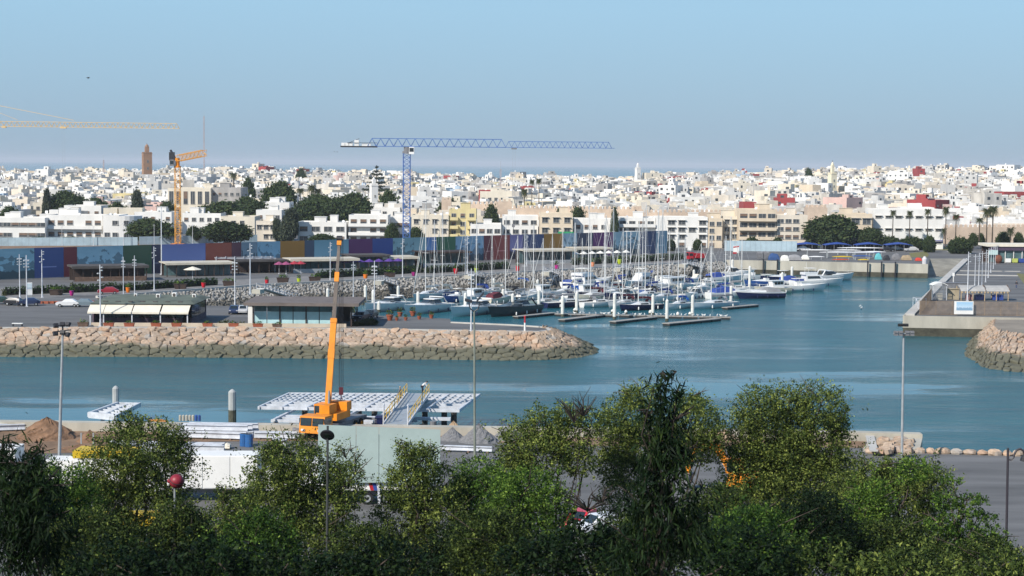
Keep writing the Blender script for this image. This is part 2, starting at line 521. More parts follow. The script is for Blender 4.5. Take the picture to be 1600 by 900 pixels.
bank_crest = [(1556, 498), (1553, 508), (1562, 517), (1590, 522), (1665, 526)]
bank_toe = [(1538, 515), (1515, 538), (1512, 556), (1545, 575), (1665, 587)]
revetment('stone_bank', poly_px(bank_crest, LAND - 0.1), [b + (b - a) * .1 for a, b in zip(poly_px(bank_crest, LAND), poly_px(bank_toe, 0))], 1.45, 8, random.Random(5), keep=160)
cr = poly_px(bank_crest, LAND)
sheet('bank_ground', cr + [at(1665, 498.5, LAND)], LAND - 0.15, EARTH)
# ---- grey rip-rap along the promenade
RIPRAP = mat('grey rip-rap', (0.38, 0.365, 0.34), 0.95, 0.3, 1.5, col2=(0.25, 0.24, 0.225))
RIPWET = mat('wet rip-rap', (0.15, 0.14, 0.12), 0.95, 0.3, 1.5)
def riprap():
 T = resample(poly_px(riprap_top, LAND), step=1.0)
 rnd = random.Random(11)
 bed, mb = MB(), MB()
 run = 11.0
 for i in range(len(T) - 1):
  d = (T[i + 1] - T[i]).normalized(); nr = Vector((d.y, -d.x, 0))
  o = nr * run
  bed.face([T[i] - Vector((0, 0, .1)), T[i + 1] - Vector((0, 0, .1)), T[i + 1] + o - Vector((0, 0, 4.8)), T[i] + o - Vector((0, 0, 4.8))])
  for k in range(26):
   t = rnd.random()
   v = (k + rnd.random()) / 26
   p = T[i].lerp(T[i + 1], t) + nr * run * v + Vector((0, 0, -4.7 * v + rnd.uniform(-0.05, 0.15)))
   s = rnd.uniform(0.28, 0.58)
   e = Euler((rnd.random() * 6, rnd.random() * 6, rnd.random() * 6)).to_matrix()
   q = [p + e @ Vector((a * s * rnd.uniform(.3, .62), b * s * rnd.uniform(.3, .62), c * s * rnd.uniform(.25, .5)))
     for a, b, c in ((-1, -1, -1), (1, -1, -1), (1, 1, -1), (-1, 1, -1), (-1, -1, 1), (1, -1, 1), (1, 1, 1), (-1, 1, 1))]
   mb.hexa(q, 1 if p.z < 1.7 + rnd.uniform(-.2, .2) else 0)
 b = tag(bed.build('embankment', RIPWET), kind='structure')
 tag(mb.build('rubble_stone', [RIPRAP, RIPWET], b), kind='stuff')
riprap()
# ---- slipway between the quay wall and the pier
mb = MB()
a, b_ = at(1452, 404, LAND), at(1508, 404, LAND)
c, d = at(1480, 436, -0.4), at(1440, 436, -0.4)
mb.face([a, d, c, b_])
tag(mb.build('slipway', mat('slipway concrete', (0.30, 0.28, 0.23), 0.9, 0.25, 0.2, bump=0.2)), kind='structure')
# ---- dark tide band on the quay walls: damp weed on their lower part, a skin of its own
WEED = mat('weedy wall foot', (0.085, 0.08, 0.055), 0.8, 0.35, 0.7)
def wall_skin(name, pts, z0, z1, off, m, flip=False):
 mb = MB()
 for p, q in zip(pts, pts[1:]):
  d = (q - p).normalized(); nr = Vector((d.y, -d.x, 0)) * (-off if flip else off)
  mb.hexa([Vector((p.x, p.y, z0)), Vector((q.x, q.y, z0)), Vector((q.x, q.y, z0)) + nr, Vector((p.x, p.y, z0)) + nr,
     Vector((p.x, p.y, z1)), Vector((q.x, q.y, z1)), Vector((q.x, q.y, z1)) + nr, Vector((p.x, p.y, z1)) + nr])
 return mb.build(name, m)
qw = poly_px(quay_wall, LAND)
tag(wall_skin('quay_wall', qw, 1.3, LAND + 0.25, 0.25, CONC), kind='structure')
tag(wall_skin('wall_foot', qw, -1, 1.25, 0.45, WEED), kind='structure')
pw = poly_px(pier_edge, LAND)
tag(wall_skin('pier_wall', pw, 1.5, LAND + 0.06, 0.25, CONC), kind='structure')
tag(wall_skin('pier_wall_foot', pw, -1, 1.45, 0.2, WEED), kind='structure')
# timber fenders on the far quay wall
for i, px in enumerate((1192, 1214, 1355, 1376.5, 1398)):
 p = at(px, 423, 1.0)
 mb = MB(); mb.box((0, 0, 0), (0.34, 0.34, 5.2)); mb.box((0, 0, 5.203), (0.44, 0.44, 0.12))
 t = min(max(0, (px - 1195) / 255), 1)
 q = at(px, 408.5 + 5.5 * t, LAND)
 tag(mb.build('fender_pile', DARK, loc=(q.x, q.y - 0.85, -1)), 'dark timber fender pile standing against the far concrete quay wall', 'pile', 'fender piles on the far quay wall')
# ---- kerbs
def kerb(name, pts, wd=0.5, ht=0.15, m=KERB, z=LAND):
 mb = MB()
 pts = [Vector((p.x, p.y, z)) for p in pts]
 L, Rr = [], []
 for i, p in enumerate(pts):
  d = (pts[min(i + 1, len(pts) - 1)] - pts[max(i - 1, 0)]).normalized()
  nr = Vector((-d.y, d.x, 0)) * wd / 2
  L.append(p + nr); Rr.append(p - nr)
 h = Vector((0, 0, ht)); g = Vector((0, 0, 0.3))
 mb.loft([[l - g, r - g, r + h, l + h] for l, r in zip(L, Rr)])
 return tag(mb.build(name, m), kind='structure')
kerb('peninsula_kerb', [p + Vector((0, .35, 0)) for p in poly_px(penin_edge, LAND)], 0.7, 0.14)
kerb('promenade_kerb', [p + Vector((0, .5, 0)) for p in poly_px(riprap_top[:-1], LAND)], 0.6, 0.45)
kerb('peninsula_far_kerb', poly_px([(705, 504.6), (800, 508.7), (843, 511.6)], LAND), 0.5, 0.2)
kerb('road_kerb', poly_px([(1480, 393.5), (1513, 393.5)], LAND), 0.5, 0.1)
kerb('pier_cross_kerb', poly_px([(1494, 429.8), (1590, 431.3)], LAND), 0.9, 0.2)
kerb('pier_cross_kerb', poly_px([(1500, 423.5), (1594, 424.5)], LAND), 0.4, 0.15)
kerb('pier_side_kerb', [p + Vector((0.9, 0, 0)) for p in poly_px([(1505, 406), (1470, 438), (1414, 493)], LAND)], 1.6, 0.35)
# ---- paved promenade strip and cross road, thin sheets on the ground
sheet('promenade', poly_px([(-50, 452), (320, 440), (700, 419), (1075, 400), (1062, 410), (800, 425), (575, 436), (400, 445), (60, 466), (-50, 470)], LAND), LAND + 0.004, PAVE)
sheet('road', poly_px([(1080, 395), (1300, 404), (1450, 407), (1452, 399), (1440, 391), (1080, 386)], LAND), LAND + 0.008, ASPH)
GREENG = mat('dry lawn', (0.10, 0.13, 0.04), 0.95, 0.35, 0.5, col2=(0.22, 0.17, 0.07))
sheet('lawn_strip', poly_px([(1420, 395.5), (1447, 393), (1452, 398), (1448, 402), (1424, 402)], LAND), LAND + 0.012, GREENG)
sheet('lawn_verge', poly_px([(1395, 384), (1516, 388), (1516, 391.5), (1395, 390)], LAND), LAND + 0.012, GREENG)
sheet('lawn_strip', poly_px([(1588, 427), (1625, 430), (1660, 470), (1606, 452)], LAND), LAND + 0.012, GREENG)
# ---- town terrain
CREST = [(-400, 262), (0, 268), (100, 266), (230, 268), (350, 262), (450, 266), (500, 268), (600, 270), (700, 275), (760, 279), (820, 275), (960, 279),
   (1000, 277), (1100, 272), (1200, 270), (1300, 264), (1400, 262), (1600, 263), (2000, 262)]
def crest_z(px):
 for (a, ya), (b, yb) in zip(CREST, CREST[1:]):
  if a <= px <= b:
   y = ya + (yb - ya) * (px - a) / (b - a)
   return 30 - (y - (249 + 13.5 * px / 1600)) * 1500 / F_PX - 8.5
 return 16
def tz(x, y):
 if y <= 600: return LAND - 0.05
 px = 800 + x / y * F_PX
 zc = crest_z(max(-400, min(2000, px)))
 t = (y - 600) / 900.0
 if t <= 1: return LAND - 0.05 + (zc - LAND) * (0.35 * t + 0.65 * t * t)
 return zc - max(0, (y - 1560)) * 0.045
mb = MB(); nx, ny = 60, 50
g = []
for j in range(ny + 1):
 y = 580 + (2300 - 580) * j / ny
 for i in range(nx + 1):
  x = (-1 + 2 * i / nx) * max(0.42 * y, 300)
  mb.v.append((x, y, tz(x, y) - (0.35 if y < 640 else 0) - 0.05))
for j in range(ny):
 for i in range(nx):
  a = j * (nx + 1) + i
  mb.f.append((a, a + 1, a + nx + 2, a + nx + 1)); mb.m.append(0)
tag(mb.build('terrain', EARTH, smooth=True), kind='structure')
# ---- near quay
q_edge = [at(-80, 655.5, 3.4), at(0, 656, 3.4), at(1310, 672.3, 3.4), at(1437, 675.5, 3.4)]
q_pts = [at(-400, 652, 3.4)] + q_edge + [at(1437, 706, QUAY), at(1600, 710.5, QUAY), at(1900, 718, QUAY), Vector((260, 95, 0)), Vector((-260, 95, 0))]
sheet('quay', q_pts, QUAY, ASPH, -1.5)
mb = MB()
prof = [(0, -4), (1.1, -4), (1.1, 0), (0, 0)]
ed = [at(-400, 652, 3.4)] + q_edge
rings = []
for i, p in enumerate(ed):
 rings.append([Vector((p.x, p.y + 0.05, -1)), Vector((p.x, p.y - 1.2, -1)), Vector((p.x, p.y - 1.2, 3.4)), Vector((p.x, p.y + 0.05, 3.4))])
mb.loft(rings)
tag(mb.build('quay_parapet_wall', CONC), kind='structure')
# end of the parapet turning back along the quay corner
mb = MB()
a, b_ = at(1437, 675.5, 3.4), at(1437, 706, QUAY)
mb.hexa([(a.x - 5.2, a.y - 1.2, 2.4), (a.x + .003, a.y - 1.2, 2.4), (b_.x, b_.y, 2.4), (b_.x - 5.5, b_.y, 2.4),
   (a.x - 5.2, a.y - 1.2, 3.0), (a.x + .003, a.y - 1.2, 3.0), (b_.x, b_.y, 2.75), (b_.x - 5.5, b_.y, 2.75)])
tag(mb.build('quay_corner_slab', CONC), kind='structure')
sheet('site_soil', poly_px([(-80, 668), (700, 677), (1352, 684), (1352, 700), (900, 697), (690, 688), (330, 690), (200, 706), (-80, 712)], QUAY), QUAY + 0.02, DIRT)
# hillside under the near trees
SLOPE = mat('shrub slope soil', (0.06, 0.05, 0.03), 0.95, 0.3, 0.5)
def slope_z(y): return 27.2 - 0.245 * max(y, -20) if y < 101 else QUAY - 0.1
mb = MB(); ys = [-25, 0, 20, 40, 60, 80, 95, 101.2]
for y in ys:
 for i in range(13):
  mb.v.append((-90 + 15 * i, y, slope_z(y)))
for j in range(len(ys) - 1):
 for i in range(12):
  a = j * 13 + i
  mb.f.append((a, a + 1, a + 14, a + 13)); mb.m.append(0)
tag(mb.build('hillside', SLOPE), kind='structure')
# ================================================================== PLANTS
def leaf_material(name, dark, mid, light, trans=0.32):
 m = bpy.data.materials.new(name); m.use_nodes = True
 n = m.node_tree; p = n.nodes['Principled BSDF']; out = n.nodes['Material Output']
 p.inputs['Roughness'].default_value = 0.6; p.inputs['Specular IOR Level'].default_value = 0.12
 at_ = n.nodes.new('ShaderNodeAttribute'); at_.attribute_name = 'tint'
 cr = n.nodes.new('ShaderNodeValToRGB'); e = cr.color_ramp.elements
 e[0].color = (*dark, 1); e[1].color = (*light, 1)
 q = e.new(0.5); q.color = (*mid, 1)
 n.links.new(at_.outputs['Fac'], cr.inputs[0]); n.links.new(cr.outputs[0], p.inputs['Base Color'])
 t = n.nodes.new('ShaderNodeBsdfTranslucent'); n.links.new(cr.outputs[0], t.inputs[0])
 mx = n.nodes.new('ShaderNodeMixShader'); mx.inputs[0].default_value = trans
 n.links.new(p.outputs[0], mx.inputs[1]); n.links.new(t.outputs[0], mx.inputs[2]); n.links.new(mx.outputs[0], out.inputs[0])
 return m
LEAF_OLIVE = leaf_material('olive leaves', (0.012, 0.024, 0.007), (0.085, 0.125, 0.028), (0.34, 0.39, 0.09))
LEAF_GREEN = leaf_material('bright green leaves', (0.012, 0.034, 0.008), (0.075, 0.15, 0.022), (0.25, 0.36, 0.06))
LEAF_DARK_SHADED = leaf_material('shade darkened leaves', (0.004, 0.011, 0.004), (0.010, 0.026, 0.008), (0.032, 0.055, 0.012), 0.2)  # near black: shade on the near slope is put into the leaf colour
LEAF_FAR = leaf_material('town tree leaves', (0.020, 0.036, 0.017), (0.055, 0.085, 0.034), (0.12, 0.145, 0.05), 0.2)
LEAF_GREY = leaf_material('grey green needles', (0.03, 0.042, 0.03), (0.06, 0.078, 0.052), (0.11, 0.125, 0.07), 0.15)
LEAF_HEDGE = leaf_material('hedge leaves', (0.016, 0.035, 0.012), (0.03, 0.06, 0.018), (0.05, 0.085, 0.02), 0.1)
LEAF_PALM = leaf_material('palm fronds', (0.02, 0.032, 0.014), (0.05, 0.065, 0.024), (0.11, 0.11, 0.04), 0.15)
BARK = mat('grey brown bark', (0.11, 0.085, 0.065), 0.95, 0.3, 3.0, bump=0.5)
BARK_D = mat('dark bark', (0.045, 0.035, 0.028), 0.95, 0.3, 3.0)
def leaf_mesh(name, blobs, m, leaf=(0.11, 0.055), clump=0.26, dens=60.0, per=22, seed=1, hang=0.0, shell=0.45, tint=0.0, spike=0.0):
 """Many small leaf faces in clumps spread through ellipsoids. dens: leaves per square metre of ellipsoid surface."""
 rg = np.random.default_rng(seed)
 C, T, O = [], [], []
 for c, r in blobs:
  r = np.array(r if isinstance(r, (tuple, list)) else (r, r, r), dtype=float)
  area = 4 * math.pi * ((r[0] * r[1]) ** 1.6 / 3 + (r[0] * r[2]) ** 1.6 / 3 + (r[1] * r[2]) ** 1.6 / 3) ** (1 / 1.6)
  k = max(2, int(area * dens / per))
  d = rg.normal(size=(k, 3)); d /= np.linalg.norm(d, axis=1)[:, None]
  rr = shell + (1.08 - shell) * rg.random(k) ** 0.6
  rr += (rg.random(k) < 0.1) * rg.random(k) * (0.25 + spike)
  cc = np.array(c) + d * r * rr[:, None]
  ct = rg.random(k) * 0.62 + 0.08
  C.append(np.repeat(cc, per, axis=0)); T.append(np.repeat(ct, per)); O.append(np.repeat(d, per, axis=0))
 C = np.concatenate(C); T = np.concatenate(T); O = np.concatenate(O)
 n = len(C)
 sg = clump * (0.6 + 0.8 * rg.random(n))[:, None]
 P = C + rg.normal(size=(n, 3)) * sg * np.array([0.6, 0.6, 0.6 + hang])
 A = rg.normal(size=(n, 3)) + O * 0.7; A[:, 2] -= hang * 3.0
 A /= np.linalg.norm(A, axis=1)[:, None]
 N = rg.normal(size=(n, 3)) * 0.8 + O * 0.7 + np.array([0, 0, 0.55 * (1 - min(1, hang))])
 B = np.cross(A, N); B /= (np.linalg.norm(B, axis=1)[:, None] + 1e-9)
 s = (0.45 + 1.05 * rg.random(n) ** 1.5)[:, None]
 L, W = leaf[0] * s / 2, leaf[1] * s / 2
 V = np.empty((n, 4, 3))
 V[:, 0] = P - A * L; V[:, 1] = P + B * W - A * L * 0.15; V[:, 2] = P + A * L; V[:, 3] = P - B * W - A * L * 0.15
 t = np.clip(T + rg.normal(size=n) * 0.21 + tint, 0, 1)
 me = bpy.data.meshes.new(name)
 me.vertices.add(n * 4); me.loops.add(n * 4); me.polygons.add(n)
 me.vertices.foreach_set('co', V.reshape(-1).astype(np.float32))
 me.loops.foreach_set('vertex_index', np.arange(n * 4, dtype=np.int32))
 me.polygons.foreach_set('loop_start', np.arange(0, n * 4, 4, dtype=np.int32))
 a = me.attributes.new('tint', 'FLOAT', 'POINT')
 a.data.foreach_set('value', np.repeat(t, 4).astype(np.float32))
 me.materials.append(m)
 me.update(calc_edges=True)
 return me
def limbs(mb, base, tips, r, rnd, crook=0.25):
 base = Vector(base)
 for k, tip in enumerate(tips):
  tip = Vector(tip)
  n = 5; pts = []
  for i in range(n + 1):
   t = i / n
   p = base.lerp(tip, t)
   p.z = base.z + (tip.z - base.z) * (t ** 0.85)
   if 0 < i < n: p += Vector((rnd.uniform(-1, 1), rnd.uniform(-1, 1), rnd.uniform(-.5, .5))) * crook
   pts.append(p)
  mb.path(pts, [r * (1 - 0.85 * i / n) for i in range(n + 1)], 6)
# small trees of the town: crowns of one, two or three blobs, made once per kind and copied
def town_tree_proto(kind, seed, leafmat, blobs, trunk_h, dens=26, leaf=(0.75, 0.5)):
 rnd = random.Random(seed)
 r = bpy.data.objects.new(kind, None)
 COL.objects.link(r)
 mb = MB(); limbs(mb, (0, 0, -0.3), [b[0] for b in blobs], 0.22, rnd, 0.2)
 mb.build('trunk', BARK, r)
 link('crown', leaf_mesh('crown', blobs, leafmat, leaf, 0.6, dens, 7, seed, shell=.6, spike=.15), r)
 return r
PROTO = {}
def town_tree(kind, px, base_y, wpx, hpx, Y, label, group=None, zoff=None):
 """A tree of the town: photo pixel of its centre, its foot, its width and height, its distance."""
 z = tz(x_at(px, Y), Y) if zoff is None else zoff
 k = ppm(Y)
 p = at_y(px, base_y, Y)
 top_z = p.z + hpx / k
 z0 = min(z, p.z)
 h = top_z - z0
 if kind not in PROTO:
  sd = sum(map(ord, kind))
  rnd = random.Random(sd)
  if kind == 'round_tree':
   bl = [((0, 0, 0.62), (0.42, 0.42, 0.33)), ((-0.22, 0.1, 0.5), (0.3, 0.3, 0.24)), ((0.24, -0.1, 0.52), (0.3, 0.3, 0.25)), ((0.05, -.15, 0.78), (0.25, 0.25, 0.2))]
   mt = LEAF_FAR
  elif kind == 'broad_tree':
   bl = [((-0.1, 0, 0.6), (0.38, 0.4, 0.3)), ((0.26, 0, 0.55), (0.28, 0.3, 0.3)), ((-0.34, 0, 0.45), (0.22, 0.25, 0.24)), ((0, -.2, 0.36), (0.34, 0.25, 0.22)), ((0.05, 0, .78), (.25, .25, .2))]
   mt = LEAF_FAR
  elif kind == 'slim_tree':
   bl = [((0, 0, 0.45), (0.4, 0.4, 0.3)), ((0.08, 0, 0.72), (0.32, 0.32, 0.26)), ((-0.15, 0, 0.3), (0.3, 0.3, 0.2))]
   mt = LEAF_GREY
  else:   # shrub
   bl = [((0, 0, 0.45), (0.45, 0.4, 0.42)), ((0.28, 0, 0.35), (0.25, 0.25, 0.3)), ((-0.3, 0, 0.35), (0.22, 0.25, 0.3))]
   mt = LEAF_FAR
  S = 10.0
  bl = [(tuple(S * q for q in c), tuple(S * q for q in r)) for c, r in bl]
  PROTO[kind] = town_tree_proto(kind, sd, mt, bl, 3)
  o = PROTO[kind]
  o['category'] = 'tree' if kind != 'shrub' else 'shrub'
 else:
  o = copy_tree(PROTO[kind])
 o.location = (p.x, Y, z0)
 W = wpx / k
 o.scale = (W / 10, max(0.6 * W, min(W, 6.0)) / 10, h / 10)
 o.rotation_euler = (0, 0, R.choice((0, math.pi)) + R.uniform(-.3, .3))
 o['label'] = label
 if group: o['group'] = group
 return o
def frond(mb, p, az, L, rise, drop, w, n=6):
 """A feather frond: a bent rib with leaflet strips drooping on both sides."""
 d = Vector((math.cos(az), math.sin(az), 0)); s = Vector((-d.y, d.x, 0))
 prev = None
 for i in range(n + 1):
  t = i / n
  c = p + d * (L * (t - 0.12 * t * t)) + Vector((0, 0, rise * L * t - drop * L * t * t))
  ww = w * math.sin(math.pi * min(1, 0.12 + 0.88 * t)) + 0.02
  cur = (c, c + s * ww - Vector((0, 0, ww * 0.7)), c - s * ww - Vector((0, 0, ww * 0.7)))
  if prev:
   for side in (1, 2):
    for q in range(2):
     a0, a1 = q * 0.5 + 0.06, q * 0.5 + 0.42
     c0, c1 = prev[0].lerp(cur[0], a0), prev[0].lerp(cur[0], a1)
     e0, e1 = prev[side].lerp(cur[side], a0 + 0.25), prev[side].lerp(cur[side], min(1.2, a1 + 0.2))
     mb.face([c0, c1, e1, e0])
  prev = cur
def palm_proto(name, trunk_h, L, nf, seed, tr=0.22, skirt=True):
 rnd = random.Random(seed)
 r = bpy.data.objects.new(name, None); COL.objects.link(r)
 r['category'] = 'palm tree'
 if trunk_h > 0.5:
  mb = MB(); lean = rnd.uniform(-.3, .3)
  mb.path([(0, 0, -0.3), (lean * .3, 0, trunk_h * .4), (lean, 0, trunk_h)], [tr * 1.35, tr, tr * .9], 8)
  if skirt: mb.lathe([(tr * .9, 0), (tr * 2.2, .35), (tr * 2.3, .7), (tr, 1.1)], (lean, 0, trunk_h - .9), 8)
  mb.build('trunk', BARK, r)
 else: lean = 0
 mb = MB()
 for k in range(nf):
  t = k / nf
  frond(mb, Vector((lean, 0, trunk_h)), k * 2.4, L * rnd.uniform(.8, 1.1), 1.0 - 1.35 * t, 0.75 + 0.2 * t, L * 0.13)
 me = mb.mesh('crown', LEAF_PALM)
 a = me.attributes.new('tint', 'FLOAT', 'FACE')
 a.data.foreach_set('value', np.random.default_rng(seed).random(len(me.polygons)).astype(np.float32))
 link('crown', me, r)
 return r
PALM = {}
def palm(kind, px, top_y, base_y, Y, label, group=None, wpx=None):
 if kind not in PALM:
  PALM[kind] = {'tall_palm': lambda: palm_proto('tall_palm', 10, 2.3, 46, 5), 'short_palm': lambda: palm_proto('short_palm', 3.2, 2.6, 36, 8, .28),
      'date_palm': lambda: palm_proto('date_palm', 6, 3.4, 48, 12, .3), 'palm_shrub': lambda: palm_proto('palm_shrub', .3, 2.6, 34, 15)}[kind]()
  o = PALM[kind]
 else: o = copy_tree(PALM[kind])
 H = {'tall_palm': 12.0, 'short_palm': 5.0, 'date_palm': 8.6, 'palm_shrub': 2.2}[kind]
 b, t = at_y(px, base_y, Y), at_y(px, top_y, Y)
 s = (t.z - b.z) / H
 o.location = b
 W = s if wpx is None else wpx / ppm(Y) / {'tall_palm': 4.2, 'short_palm': 4.8, 'date_palm': 6.2, 'palm_shrub': 4.8}[kind]
 o.scale = (W, W, s); o.rotation_euler = (0, 0, R.random() * 6)
 o['label'] = label
 if group: o['group'] = group
 return o
# ================================================================== TOWN
ROOF = mat('flat roof screed', (0.54, 0.51, 0.47), 0.9, 0.25, 0.3)
WALLC = {
 'white': mat('white wall', (0.78, 0.76, 0.72), 0.85, 0.07, 0.25, streak=True),
 'cream': mat('cream wall', (0.71, 0.64, 0.52), 0.85, 0.09, 0.25, streak=True),
 'pale grey': mat('pale grey wall', (0.56, 0.55, 0.53), 0.85, 0.14, 0.25, streak=True),
 'tan': mat('tan wall', (0.68, 0.57, 0.43), 0.85, 0.1, 0.25, streak=True),
 'beige': mat('beige wall', (0.71, 0.63, 0.52), 0.85, 0.12, 0.25, streak=True),
 'raw grey': mat('raw cement wall', (0.40, 0.38, 0.36), 0.9, 0.18, 0.3, streak=True),
 'red': mat('dark red wall', (0.34, 0.06, 0.06), 0.85, 0.12, 0.3, streak=True),
 'pink': mat('pink wall', (0.62, 0.44, 0.39), 0.85, 0.1, 0.3, streak=True),
 'yellow': mat('pale yellow wall', (0.66, 0.56, 0.30), 0.85, 0.1, 0.3, streak=True),
 'dusty': mat('dusty old wall', (0.60, 0.56, 0.50), 0.9, 0.2, 0.3, streak=True),
 'blue': mat('pale blue wall', (0.42, 0.52, 0.62), 0.85, 0.1, 0.3, streak=True),
}
WIN = mat('window glass', (0.085, 0.095, 0.105), 0.15, 0.3, 0.8, spec=0.6)  # glass colour lightened to stand in for haze over the town
WFRAME = mat('window frame', (0.50, 0.48, 0.44), 0.6, 0.1, 1.0)
SHUTTER = mat('brown shutter', (0.20, 0.13, 0.09), 0.7, 0.15, 1.0)
_wm = {}
def window_mesh(wd, ht, kind='plain'):
 k = (round(wd, 1), round(ht, 1), kind)
 if k in _wm: return _wm[k]
 mb = MB()
 t = 0.09
 # frame bars proud of the wall, glass set back inside them, sill below
 mb.box((-wd / 2, -0.06, 0), (t, 0.16, ht), m=0); mb.box((wd / 2, -0.06, 0), (t, 0.16, ht), m=0)
 mb.box((0, -0.06, ht - t), (wd - t, 0.16, t), m=0); mb.box((0, -0.10, -0.08), (wd + 0.3, 0.24, 0.1), m=0)
 mb.box((0, -0.05, 0.02), (wd - t, 0.06, ht - t - 0.02), m=1)
 if kind != 'shut': mb.box((0, -0.075, 0.03), (0.07, 0.07, ht - t - 0.04), m=0)
 else: mb.box((0, -0.085, ht * .42), (wd - t - .02, 0.05, ht * .58 - t - .01), m=2)
 if kind == 'hood': mb.box((0, -0.3, ht + 0.1), (wd + 0.5, 0.7, 0.12), m=0)
 _wm[k] = mb.mesh('window', [WFRAME, WIN, SHUTTER])
 return _wm[k]
DISH = MB(); DISH.lathe([(0.02, 0), (0.3, .05), (0.45, .16), (0.47, .2)], (0, 0, 0), 8); DISH.tube((0, 0, -.6), (0, 0, 0), .04)
DISH = DISH.mesh('satellite_dish', WHITE)
def building(name, x0, x1, ytop, Y, col, label, storeys=3, cols=4, depth=13.0, z=None, wsize=(1.5, 1.4), balcony=0, huts=1, base=None, kind='plain', cat='building',
    group=None, band=None, side_cols=2, rnd=None, setback=0, rot=0.0):
 """A flat-roofed building whose front is seen between photo columns x0 and x1, roof at row ytop, front at distance Y."""
 rnd = rnd or R
 a, b = x_at(x0, Y, ytop), x_at(x1, Y, ytop)
 cx, W = (a + b) / 2, b - a
 z0 = tz(cx, Y) if z is None else z
 H = at_y((x0 + x1) / 2, ytop, Y).z - z0
 root = empty(name, (cx, Y, z0), label, cat, group, rot)
 wm = WALLC[col]
 mb = MB()
 P = 0.7
 mb.box((0, depth / 2, -1.5), (W, depth, H - P + 1.5), m=0, skip=(1,))
 mb.face([(-W / 2, 0, H - P), (W / 2, 0, H - P), (W / 2, depth, H - P), (-W / 2, depth, H - P)], 1)
 t = 0.22
 mb.box((0, t / 2, H - P), (W, t, P)); mb.box((0, depth - t / 2, H - P), (W, t, P))
 mb.box((-W / 2 + t / 2, depth / 2, H - P), (t, depth - 2 * t, P)); mb.box((W / 2 - t / 2, depth / 2, H - P), (t, depth - 2 * t, P))
 mb.build('wall', [wm, ROOF], root)
 sh = (H - P) / storeys
 if band:
  mb = MB(); mb.box((0, -0.12, 0.3), (W + .2, 0.25, sh * .32)); mb.build('base_band', band, root)
 for s in range(storeys):
  zc = s * sh + (sh - wsize[1]) * 0.55
  for c in range(cols):
   if s == 0 and base == 'shops':
    if c % 2 == 0:
     me = window_mesh(W / cols * .7, sh * .72, 'shut'); zz = 0.1
    else: continue
   elif rnd.random() < 0.08: continue
   else: me, zz = window_mesh(*wsize, kind=('shut' if kind == 'plain' and rnd.random() < .3 else kind)), zc
   x = -W / 2 + W * (c + 0.5) / cols
   if setback and s == storeys - 1 and c < setback: continue
   link('window', me, root, (x, 0, zz))
  for c in range(side_cols):
   if rnd.random() < .5:
    link('window', window_mesh(1.1, 1.2), root, (W / 2, depth * (c + .5) / side_cols, zc), math.pi / 2)
  if balcony and s > 0:
   bw = W / cols * balcony
   for c0 in ((0,) if balcony >= cols else (0, cols - balcony)):
    mb = MB()
    xc = -W / 2 + W * (c0 + balcony / 2) / cols
    mb.box((xc, -0.75, s * sh - 0.15), (bw, 1.5, 0.18)); mb.box((xc, -1.44, s * sh + 0.03), (bw, 0.12, 0.85))
    mb.box((xc - bw / 2 + .06, -0.72, s * sh + .03), (.12, 1.3, .85)); mb.box((xc + bw / 2 - .06, -0.72, s * sh + .03), (.12, 1.3, .85))
    mb.build('balcony', wm, root)
 for k in range(huts):
  mb = MB(); hw = rnd.uniform(2.4, 4.2); hh = rnd.uniform(2.0, 2.8)
  hx = rnd.uniform(-W / 2 + hw, W / 2 - hw) if W > 2.2 * hw else 0
  hy = rnd.uniform(3.5, depth - 2.5)
  mb.box((hx, hy, H - P - .1), (hw, 3.2, hh)); mb.box((hx, hy, H - P - .1 + hh), (hw + .3, 3.5, .15))
  mb.build('roof_hut', wm, root)
 for k in range(rnd.choice((0, 1, 2))):
  o = link('satellite_dish', DISH, root, (rnd.uniform(-W / 2 + .8, W / 2 - .8), 1.0, H + .2))
  o.rotation_euler = (rad(50), 0, rnd.uniform(-.8, .8))
 return root
# ---- the houses facing the water, one by one
B = building
B('house', -22, 70, 340, 566, 'white', 'long white two-storey house with a strip of dark windows at the far left edge', 2, 7, wsize=(3.2, 1.4), huts=2, side_cols=1)
B('house', 73, 160, 336, 570, 'white', 'long white house with brown shuttered windows beside the round-cornered white block', 2, 6, wsize=(2.0, 1.5), huts=2, balcony=6, kind='shut')
def round_house():
 Y = 566
 r = B('house', 161, 186, 336, Y, 'white', 'white block with a rounded corner', 2, 2, wsize=(1.8, 1.5), huts=0, side_cols=0)
 r['label'] = 'white block with a rounded corner left of the large dense dark tree'
 x = x_at(188, Y) - r.location.x
 H = at_y(180, 337.5, Y).z - r.location.z
 mb = MB(); mb.lathe([(6.0, -1), (6.0, H)], (x, 6, 0), 24)
 mb.build('corner_drum', WALLC['white'], r)
 for k in range(4):
  t = -math.pi / 2 + (k - 0.4) * 0.55
  for z in (1.2, 5.4):
   link('window', window_mesh(1.5, 1.4), r, (x + 6 * math.cos(t), 6 + 6 * math.sin(t), z), t + math.pi / 2)
round_house()
B('house', 400, 431, 345, 572, 'beige', 'low beige house left of the dark tall tree in front of the town', 2, 3, kind='hood')
B('villa', 465, 541, 347, 560, 'white', 'boxy white villa with a wide top window and shaded terrace, left of the balconied villa', 2, 4, wsize=(2.6, 1.6), huts=2)
B('villa', 545, 606, 336, 562, 'white', 'white three-storey villa with long full-width balconies beside the blue crane', 3, 4, wsize=(2.0, 1.5), balcony=4, kind='shut')
B('house', 608, 640, 340, 575, 'white', 'narrow white house with dark windows behind the blue crane mast', 2, 3, wsize=(2.2, 1.5))
B('apartment_block', 643, 701, 336, 556, 'cream', 'cream apartment block just right of the blue crane mast', 3, 4, kind='hood')
B('apartment_block', 702, 744, 327, 558, 'yellow', 'tall pale yellow apartment block with corner balconies, right of the cream block', 4, 3, balcony=1)
